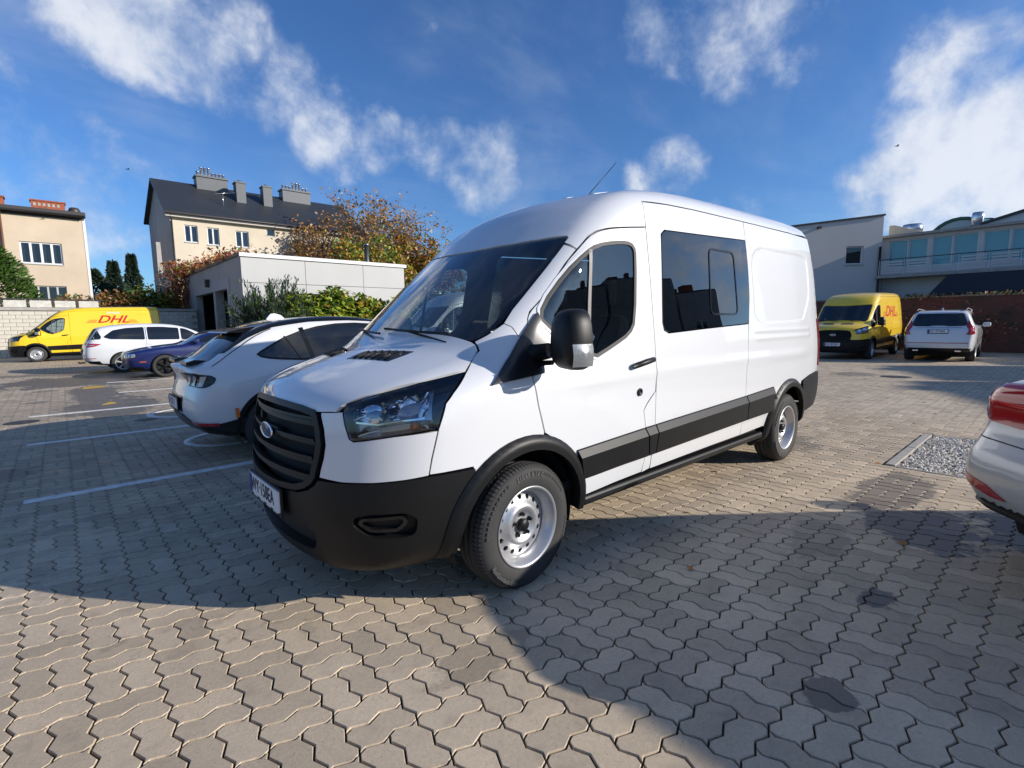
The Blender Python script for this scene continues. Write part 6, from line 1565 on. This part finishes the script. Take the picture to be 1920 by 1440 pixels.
def opposite_row():
    """the terrace across the yard, behind the camera: it shows in the van's windows and by its shadow on the paving"""
    ux, uy = .888, .460; rz = math.atan2(uy, ux)
    for s0, w, h, lab in ((-22, 9.8, 7.2, 'lowest'), (-12, 10.8, 8.6, 'longest'), (-1, 4.4, 9.0, 'tallest'), (3.6, 4.3, 8.7, 'second tallest'), (8.1, 3.2, 7.4, 'end')):
        r = thing('terrace_house', 'house across the yard mirrored dark in the van windows, the %s one' % lab, 'house', (24.5+ux*s0, -21.2+uy*s0, 0), rz)
        f = Face((w, 0, 0), (-1, 0, 0))
        n = max(1, int(w/2.2)); wins = [(w*(k+.5)/n-.55, w*(k+.5)/n+.55, z, z+1.4) for k in range(n) for z in (1.0, 4.0) if z+1.4 < h-1]
        f.wall('wall', [(0, 0), (w, 0), (w, h), (0, h)], [[(a, c), (b, c), (b, d), (a, d)] for a, b, c, d in wins], M_GREYW, r)
        for q in wins: f.window(r, *q, cols=2)
        for O, U in (((0, 0, 0), (0, -1, 0)), ((w, -9, 0), (0, 1, 0))): Face(O, U).wall('side_wall', [(0, 0), (9, 0), (9, h), (0, h)], [], M_GREYW, r)
        m = MB(); m.box((.02, -8.98, h-.3), (w-.02, -.02, h+.12)); m.build('roof', M_ROOFD, r)
        for k, x in enumerate((w*.25, w*.7)):
            c = MB(); c.box((x, -3.2, h), (x+.8, -2.4, h+.9+.3*k)); c.build('chimney', M_BRICKR, r)
opposite_row()
# ---------------------------------------------------------------- vegetation
def leafmat(name, col, tr=.25):
    m = bpy.data.materials.new(name); m.use_nodes = True; t = NT(m.node_tree); t.n.clear(); o = t.new('ShaderNodeOutputMaterial')
    d = t.new('ShaderNodeBsdfDiffuse'); d.inputs[0].default_value = (*col, 1); q = t.new('ShaderNodeBsdfTranslucent'); q.inputs[0].default_value = (col[0]*1.2, col[1]*1.25, col[2]*.8, 1)
    g = t.new('ShaderNodeBsdfGlossy'); g.inputs['Roughness'].default_value = .45; g.inputs[0].default_value = (.5, .5, .5, 1)
    m1 = t.new('ShaderNodeMixShader'); m1.inputs[0].default_value = tr; t.l.new(d.outputs[0], m1.inputs[1]); t.l.new(q.outputs[0], m1.inputs[2])
    m2 = t.new('ShaderNodeMixShader'); m2.inputs[0].default_value = .06; t.l.new(m1.outputs[0], m2.inputs[1]); t.l.new(g.outputs[0], m2.inputs[2]); t.l.new(m2.outputs[0], o.inputs[0])
    return m
def leaf_mesh(name, P, size, mats, prob=None, up=.5, aspect=.6, seed=1, N=None, dirs=None, bend=.18):
    """many small folded leaves (two triangles each pair) at points P"""
    rg = np.random.default_rng(seed); n = len(P); P = np.asarray(P, float)
    s = size*rg.uniform(.6, 1.3, n)
    if dirs is None:
        d = rg.normal(size=(n, 3)); 
    else: d = np.asarray(dirs, float)+rg.normal(size=(n, 3))*.35
    d /= np.linalg.norm(d, axis=1, keepdims=True)
    nn = rg.normal(size=(n, 3)) if N is None else np.asarray(N, float)+rg.normal(size=(n, 3))*.45
    nn[:, 2] += up
    w = np.cross(d, nn); w /= np.linalg.norm(w, axis=1, keepdims=True)+1e-9; nn = np.cross(w, d)
    L = s[:, None]; W = s[:, None]*aspect*.5
    a = P; b = P+d*L*.5+w*W-nn*L*bend*.3; c = P+d*L-nn*L*bend; e = P+d*L*.5-w*W-nn*L*bend*.3
    V = np.stack([a, b, c, e], 1).reshape(-1, 3)
    me = bpy.data.meshes.new(name); me.vertices.add(4*n); me.vertices.foreach_set('co', V.ravel().astype(np.float32))
    idx = np.arange(n)*4; loops = np.stack([idx, idx+1, idx+2, idx, idx+2, idx+3], 1).ravel().astype(np.int32)
    me.loops.add(6*n); me.loops.foreach_set('vertex_index', loops); me.polygons.add(2*n); me.polygons.foreach_set('loop_start', (np.arange(2*n)*3).astype(np.int32)); me.polygons.foreach_set('loop_total', np.full(2*n, 3, np.int32))
    for m in mats: me.materials.append(m)
    mi = rg.choice(len(mats), size=n, p=prob); me.polygons.foreach_set('material_index', np.repeat(mi, 2).astype(np.int32))
    me.update(calc_edges=True); me.validate(); return me
LF = dict(lime=leafmat('lime leaf', (.33, .40, .045)), green=leafmat('mid green leaf', (.10, .18, .028)), deep=leafmat('deep green leaf', (.025, .055, .014)), yellow=leafmat('yellow leaf', (.40, .27, .035)), orange=leafmat('orange leaf', (.46, .20, .045)), red=leafmat('red leaf', (.26, .055, .03)), brown=leafmat('brown leaf', (.34, .20, .10)), dull=leafmat('dull purple-brown leaf', (.25, .175, .135)), pine=leafmat('conifer spray', (.030, .055, .026), .1), blue=leafmat('blue-green conifer spray', (.055, .085, .065), .1), thuja=leafmat('bright thuja spray', (.055, .115, .018), .15))
M_BARK = mat('bark', (.12, .095, .075), .9, noise=(6, .3), bump=(25, .5, .02)); M_TWIG = mat('grey twig', (.20, .165, .14), .9)
def dome_points(n, cx, cy, cz, rx, ry, rz, rg, shell=.35, lump=.16, floor=0.0):
    d = rg.normal(size=(n*2, 3)); d /= np.linalg.norm(d, axis=1, keepdims=True); d = d[d[:, 2] > -.35][:n]
    az = np.arctan2(d[:, 1], d[:, 0]); k = 1+lump*np.sin(az*3+cx)*np.cos(d[:, 2]*5+cy)+lump*.7*np.sin(az*7+cy*2+d[:, 2]*6)
    r = k*(1-shell*rg.random(len(d))**1.6)
    P = np.stack([cx+d[:, 0]*rx*r, cy+d[:, 1]*ry*r, cz+d[:, 2]*rz*r], 1); m = P[:, 2] > floor
    return P[m], d[m]
def shrub(name, label, loc, lobes, size, mats, prob, n, seed, aspect=.7, group=None, droop=.5):
    rg = np.random.default_rng(seed); root = thing(name, label, 'shrub', loc, 0, group); PP, DD = [], []
    for (cx, cy, cz, rx, ry, rz) in lobes:
        P, d = dome_points(int(n*rx*rz), cx, cy, cz, rx, ry, rz, rg); PP.append(P); DD.append(d)
    P = np.concatenate(PP); D = np.concatenate(DD); dirs = D*.6+np.array([0, 0, -droop])
    me = leaf_mesh('foliage', P, size, mats, prob, .7, aspect, seed, D*1.2, dirs)
    tag(link(bpy.data.objects.new('foliage', me), root), kind='stuff')
    st = MB()
    for (cx, cy, cz, rx, ry, rz) in lobes:
        for k in range(9):
            a = rg.uniform(0, 6.28); r = rg.uniform(.2, .75); q = (cx+rx*r*math.cos(a), cy+ry*r*math.sin(a), cz+rz*rg.uniform(.1, .6))
            st.tube([(cx+rx*.2*math.cos(a), cy+ry*.2*math.sin(a), 0), ((cx+q[0])/2, (cy+q[1])/2, q[2]*.55), q], [.03, .02, .008], 5)
    st.build('stems', M_BARK, root); return root
def broadleaf(name, label, loc, height, spread, mats, prob, seed, levels=4, leaf=.16, per=5, sparse=1.0, trunk=.16, stems=1, base=.22, group=None, top_bare=.0):
    rg = np.random.default_rng(seed); root = thing(name, label, 'tree', loc, 0, group); tr = MB(); tips = []
    def grow(p, d, L, r, lv):
        n = 3; pts = [p]; q = p.copy(); dd = d.copy()
        for i in range(n):
            dd = dd+rg.normal(size=3)*.13+np.array([0, 0, .05]); dd /= np.linalg.norm(dd); q = q+dd*L/n; pts.append(q.copy())
        tr.tube([tuple(a) for a in pts], [r, r*.85, r*.7, r*.55], 6 if lv < 2 else 4, cap=False)
        if lv >= levels:
            for a in pts[1:]: tips.append((a, dd.copy()))
            return
        k = int(rg.integers(2, 4))+(1 if lv < 2 else 0)
        for i in range(k):
            t = rg.uniform(.35, 1.0) if i else 1.0; b = pts[min(n, int(t*n+.5))]
            ax = rg.normal(size=3); ax[2] *= .45; ax /= np.linalg.norm(ax); nd = dd*rg.uniform(.55, .9)+ax*rg.uniform(.45, .85)*spread; nd[2] = max(nd[2], -.05)+.1; nd /= np.linalg.norm(nd)
            grow(np.array(b), nd, L*rg.uniform(.62, .86), r*.55, lv+1)
    for s in range(stems):
        d = np.array([rg.normal()*.25*(stems > 1), rg.normal()*.25*(stems > 1), 1.0]); d /= np.linalg.norm(d)
        grow(np.array([rg.normal()*.25*(stems > 1), rg.normal()*.25*(stems > 1), 0.]), d, height*base*rg.uniform(.9, 1.15), trunk*(1 if stems == 1 else .6), 0)
    P = np.array([t[0] for t in tips]); zmax = P[:, 2].max()
    k = height/zmax; tr.v = [(a*k, b*k, c*k) for a, b, c in tr.v]; P *= k
    tr.build('trunk', M_BARK, root)
    pr = np.full(len(P), sparse)
    if top_bare: pr = sparse*(1-top_bare*sstep(height*.45, height*.95, P[:, 2]))
    pts = []
    for p, q in zip(P, pr):
        m = rg.poisson(per*q); pts.append(p+rg.normal(size=(m, 3))*.20)
    L = np.concatenate([a for a in pts if len(a)])
    me = leaf_mesh('crown', L, leaf, mats, prob, .3, .65, seed); tag(link(bpy.data.objects.new('crown', me), root), kind='stuff')
    return root
def conifer(name, label, loc, h, r, mats, prob, n, size, seed, cone=True, lean=0.0, group=None):
    rg = np.random.default_rng(seed); root = thing(name, label, 'tree', loc, 0, group)
    t = rg.random(n)**.75; z = h*(.04+.96*t); rr = r*(1-t)**(1.2)*(1+.18*np.sin(z*9/h*3+seed)) if cone else r*np.sqrt(np.clip(1-(t*1.02-.25)**2/.62, .02, 1))*(1-.55*t**3)
    if cone: rr = rr*(.62+.38*(1-(z*1.25+seed*.3)%1.0))
    a = rg.uniform(0, 6.283, n); k = 1-.45*rg.random(n)**1.5; k *= 1+.14*np.sin(a*5+z*2.1+seed)
    P = np.stack([rr*k*np.cos(a), rr*k*np.sin(a), z], 1); D = np.stack([np.cos(a), np.sin(a), np.full(n, .55 if not cone else .05)], 1)
    me = leaf_mesh('foliage', P, size, mats, prob, .2, .32, seed, D, D*1.4); tag(link(bpy.data.objects.new('foliage', me), root), kind='stuff')
    tr = MB(); tr.tube([(0, 0, 0), (0, 0, h*.5), (0, 0, h*.97)], [r*.09+.03, r*.06+.02, .012], 7); tr.build('trunk', M_BARK, root); return root
def plants():
    # hydrangea-like hedge in front of the workshop
    hs = [([(0, 0, 1.35, 1.35, 1.0, 1.55)], (6.9, 21.9, 0), 'lime leafy shrub next to the dark juniper'), ([(0, 0, 1.45, 1.45, 1.0, 1.72)], (8.6, 21.9, 0), 'tallest lime leafy shrub in middle of the workshop bed'),
          ([(0, 0, 1.25, 1.35, 1.0, 1.50)], (10.2, 21.7, 0), 'yellowing leafy shrub right of the tallest lime one'), ([(0, 0, 1.3, 1.4, 1.0, 1.5)], (12.0, 20.8, 0), 'green leafy shrub seen at the van windscreen edge'), ([(0, 0, 1.35, 1.5, 1.0, 1.6)], (13.9, 20.2, 0), 'green leafy shrub seen through the van windscreen')]
    for i, (lb, loc, lab) in enumerate(hs):
        shrub('leafy_shrub', lab, loc, lb, .27, [LF['lime'], LF['green'], LF['yellow'], LF['deep']], [[.55, .25, .10, .10], [.52, .28, .08, .12], [.45, .2, .25, .10], [.3, .5, .05, .15], [.3, .5, .05, .15]][i], 2600, 11+i, .72, 'leafy shrubs along the workshop')
    # juniper: arching sprays
    rg = np.random.default_rng(5); root = thing('juniper_bush', 'dark spiky juniper at the corner of workshop', 'shrub', (5.75, 22.3, 0)); P, D, W = [], [], MB()
    for k in range(230):
        a = rg.uniform(0, 6.28); el = rg.uniform(.75, 1.5); L = rg.uniform(1.8, 3.8)*(.25+.75*math.sin(el)); d = np.array([math.cos(a)*math.cos(el), math.sin(a)*math.cos(el), math.sin(el)]); pts = []
        for t in np.linspace(0, 1, 26):
            q = d*L*t+np.array([math.cos(a), math.sin(a), -.15])*.35*t*t
            pts.append(q)
            if t > .25:
                m = 7; P.append(q+rg.normal(size=(m, 3))*.06); D.append(np.tile(d+np.array([0, 0, .3]), (m, 1)))
        W.tube([tuple(pts[0]), tuple(pts[12]), tuple(pts[-1])], [.025, .015, .005], 4, cap=False)
    me = leaf_mesh('foliage', np.concatenate(P), .22, [LF['pine'], LF['blue'], LF['green']], [.62, .28, .10], .2, .22, 5, None, np.concatenate(D)); tag(link(bpy.data.objects.new('foliage', me), root), kind='stuff'); W.build('stems', M_BARK, root)
    # trees behind the workshop
    broadleaf('bare_tree', 'sparse tall tree with few brown leaves behind workshop, left of the others', (17.2, 41.0, 0), 11.8, .8, [LF['brown'], LF['orange'], LF['yellow']], [.6, .3, .1], 21, 5, .25, 3.4, .9, .17, 3, .26, 'autumn trees behind the workshop', .55)
    broadleaf('bare_tree', 'tallest autumn tree with thin purple-brown leaves behind workshop', (19.6, 39.0, 0), 13.4, .85, [LF['dull'], LF['brown'], LF['orange'], LF['yellow']], [.35, .25, .25, .15], 34, 5, .25, 3.8, .9, .18, 4, .27, 'autumn trees behind the workshop', .45)
    broadleaf('bare_tree', 'autumn tree with dull brown leaves just left of van roof', (22.3, 38.6, 0), 13.2, .9, [LF['dull'], LF['orange'], LF['yellow'], LF['green']], [.3, .3, .25, .15], 47, 5, .25, 4.0, .9, .18, 3, .26, 'autumn trees behind the workshop', .4)
    broadleaf('turning_tree', 'dense low tree in green, yellow and orange above workshop end', (19.0, 34.8, 0), 8.7, 1.1, [LF['green'], LF['yellow'], LF['orange'], LF['lime']], [.34, .26, .22, .18], 58, 5, .27, 7.0, 1.0, .16, 2, .22, 'autumn trees behind the workshop')
    broadleaf('turning_tree', 'dense reddish low tree touching the van windscreen outline', (22.4, 34.8, 0), 9.2, 1.1, [LF['orange'], LF['red'], LF['yellow'], LF['green']], [.35, .15, .25, .25], 69, 5, .27, 7.0, 1.0, .16, 2, .22, 'autumn trees behind the workshop')
    broadleaf('turning_tree', 'green tree behind the van, seen through its windows', (30.0, 33.0, 0), 7.5, 1.0, [LF['green'], LF['yellow'], LF['lime']], [.5, .25, .25], 77, 5, .22, 3.5, 1.0, .16, 2, .22, 'autumn trees behind the workshop')
    # thuja at the left, far conifers
    conifer('thuja_tree', 'bright green thuja at the left edge behind garden wall', (-5.2, 38.3, 0), 6.9, 2.9, [LF['thuja'], LF['green'], LF['deep']], [.6, .25, .15], 15000, .30, 3, False)
    for i, (x, y, h, r, lab) in enumerate(((5.0, 70, 9.8, 2.7, 'tall pointed dark spruce between the two houses'), (3.2, 69, 8.8, 3.4, 'blue-green spruce left of the tall pointed one'), (1.2, 68, 7.6, 2.6, 'rounded dark conifer at the corner of flat house'))):
        conifer('spruce_tree', lab, (x, y, 0), h, r, [LF['blue'], LF['pine']], [.5, .5], 7000, .42, 7+i, i != 2, group='far conifers')
    # hedge shrubs behind the garden wall
    hd = [(-1.0, 36.4, 1.5, 3.4, 'brownish clipped shrub behind yellow van roof, leftmost', ['brown', 'orange', 'green'], [.4, .3, .3]), (.9, 36.8, 1.6, 3.7, 'rusty shrub behind yellow van roof, second', ['orange', 'brown', 'deep'], [.35, .35, .3]), (2.6, 37.4, 1.7, 4.1, 'olive green shrub behind yellow van roof, third', ['green', 'yellow', 'deep'], [.5, .2, .3]), (4.0, 40.6, 1.6, 3.9, 'yellow-brown shrub beside the concrete pole', ['yellow', 'brown', 'green'], [.4, .35, .25])]
    for i, (x, y, r, h, lab, cs, pr) in enumerate(hd):
        shrub('garden_shrub', lab, (x, y, 0), [(0, 0, h*.5, r, r*.8, h*.5)], .20, [LF[c] for c in cs], pr, 1500, 30+i, .6, 'garden shrubs behind wall')
    # red creeper on the workshop roof edge and corner
    rg = np.random.default_rng(9); root = thing('red_creeper', 'red autumn creeper spilling over the workshop roof and corner', 'creeper', (4.9, 24, 0)); P = []
    for k in range(2300):
        y = rg.uniform(2.2, 14.6); P.append((rg.normal(.7, .55), y, 5.0+abs(rg.normal(0, .38))*(.5+.5*math.sin(y*1.3)**2)))
    for k in range(2600):
        P.append((rg.normal(-.25, .5), rg.uniform(12.6, 15.8), rg.uniform(2.0, 5.9)))
    me = leaf_mesh('foliage', np.array(P), .26, [LF['red'], LF['orange'], LF['brown'], LF['green']], [.48, .27, .17, .08], .5, .4, 9); tag(link(bpy.data.objects.new('foliage', me), root), kind='stuff')
    st = MB()
    for k in range(8): y = 12.8+k*.35; st.tube([(-.15, y, 0), (-.2, y+.2, 3), (.3, y, 5.1)], .025, 5)
    st.build('stems', M_BARK, root)
    # ivy over the brick wall
    rg = np.random.default_rng(19); root = thing('wall_ivy', 'dark ivy and dry growth along the brick wall', 'creeper', (27.4, 0, 0)); P = []
    for k in range(6500):
        y = rg.uniform(-14, 3.4); z = rg.uniform(0, 2.5); 
        if math.sin(y*1.1)*.5+math.sin(y*.43+z*1.7)*.6+rg.normal()*.35 > .35: P.append((rg.uniform(-.16, .02), y, z))
    for k in range(900): P.append((rg.uniform(-.1, .4), rg.uniform(-14, 3.0), 2.45+abs(rg.normal(0, .03))))
    me = leaf_mesh('foliage', np.array(P), .13, [LF['deep'], LF['brown'], LF['dull']], [.5, .35, .15], .2, .7, 19); tag(link(bpy.data.objects.new('foliage', me), root), kind='stuff')
    # bare tree across the yard, mirrored in the van windows
    broadleaf('bare_tree', 'leafless tree across the yard mirrored in the van side window', (41, -23, 0), 10.0, .9, [LF['brown']], [1.0], 91, 5, .12, .4, .3, .16, 2, .25)
plants()
def fallen_leaves():
    rg = np.random.default_rng(44); P = []
    for k in range(420):
        u = rg.random()
        if u < .45: p = (rg.uniform(-3, 12), rg.uniform(12, 21))
        elif u < .95: p = (rg.uniform(5, 22), rg.uniform(-2.5, 2.2))
        else: p = (rg.uniform(-2.5, 5), rg.uniform(-2.6, 1.5))
        P.append((p[0], p[1], .012))
    n = len(P); me = leaf_mesh('fallen_leaves', np.array(P), .05, [LF['brown'], LF['yellow'], LF['orange']], [.5, .3, .2], 0, .75, 44, np.tile([0, 0, 3.], (n, 1)), np.stack([rg.normal(size=n), rg.normal(size=n), np.zeros(n)], 1)*2)
    tag(link(bpy.data.objects.new('fallen_leaves', me)), 'small fallen autumn leaves scattered over the paving', 'leaves', kind='stuff')
fallen_leaves()
hero = build_van('panel_van', 'large white crew van with black bumper and cladding in front', 'van', (0, 0, 0), 0, M_WHITE, 0, True, 'WY·158EA')
coupe_suv((2.94, 3.95, 0), math.pi)
estate_mpv((2.52, 19.2, 0), math.pi)
convertible((.45, 16.2, 0), 0)
big_suv((24.05, .30, 0), math.pi+R(3))
sal = saloon((4.35, -5.34, 0), R(142)); sal.scale = (1.01, 1.01, 1.09)
dl = build_van('delivery_van', 'yellow delivery van in side view in front of the pale garden wall', 'van', (-2.62, 29.6, 0), R(-5), M_YEL, 1, False, None)
dr = build_van('delivery_van', 'yellow delivery van facing the camera beside the white SUV', 'van', (20.3, 2.95, 0), 0, M_YEL, 1, False, 'WU 0F32N')
def logo(root, near_x, z, h, sc, part='company_logo'):
    """red slanted letters with speed lines, pressed onto the van's side"""
    V, F = text_tris('DHL', h*1.38, .42, h*.028, 1.25, 1.0)
    def lay(V2, off): P = TB.S(V2, -1); N = TB.grad(P); return P+N*off
    q = np.stack([near_x+V[:, 0]*sc, z+V[:, 1]], 1); m = MB(); m.add(lay(q, .004), F, None, 0, False); o = m.build(part, M_RED, root)
    x0, x1 = q[:, 0].min(), q[:, 0].max(); zb = q[:, 1].min()
    for k in range(3):
        for a, b in ((x0-.42+.06*k, x0-.04+.02*k), (x1-.02, x1+.36-.06*k)):
            zz = zb+.015+k*h*.15; s_ = patch(TB, mapS, [(a, zz), (b, zz), (b, zz+h*.06), (a, zz+h*.06)], (), .2, .004, 0); s_.build('logo_line', M_RED, o)
    return o
logo(dl, 2.85, 1.92, .36, 1.0)
V_, F_ = text_tris('EXPRESS', .12, 0, .002, 1.1); P_ = TB.S(np.stack([2.9+V_[:, 0], 2.24+V_[:, 1]], 1)); m_ = MB(); m_.add(P_+np.array([0, -.004, 0]), F_, None, 0, False); m_.build('small_lettering', M_PLATE, dl)
logo(dr, 2.6, 1.75, .42, 1.15)
wb = build_van('panel_van', 'white van parked behind the big one, seen through its windows', 'van', (6.2, 10.2, 0), 0, M_WHITE, 1, False, None)
c = copy_tree(wb); c.location = (4.42, -11.4, 0); c.rotation_euler = (0, 0, R(90)); c['label'] = 'white van out of view whose shadow crosses the foreground'
def bird(x, y, z, span, yaw, lab):
    """small dark bird gliding"""
    r = thing('bird', lab, 'bird', (x, y, z), yaw); m = MB()
    m.lathe([(0, -.5), (.09, -.3), (.13, 0), (.09, .25), (.03, .4), (.05, .55), (0, .56)], (0, 0, 0), 'Y', 8)
    for s_ in (-1, 1): m.add([(s_*.08, -.2, .03), (s_*.08, .2, .03), (s_*.6, .12, .22), (s_*1.15, .28, .10), (s_*.6, -.12, .22)], [(0, 4, 2, 1), (4, 3, 2)], None, 0, False)
    m.v = [(a*span/2.3, b*span/2.3, c*span/2.3) for a, b, c in m.v]; m.build('body', mat('dark feathers', (.02, .02, .022), .8), r)
bird(36, 4.9, 11.6, .55, .6, 'small dark bird in the sky above the grey hall')
bird(2.5, 40, 12.0, .55, 2.0, 'small dark bird in the sky left of the house roof')
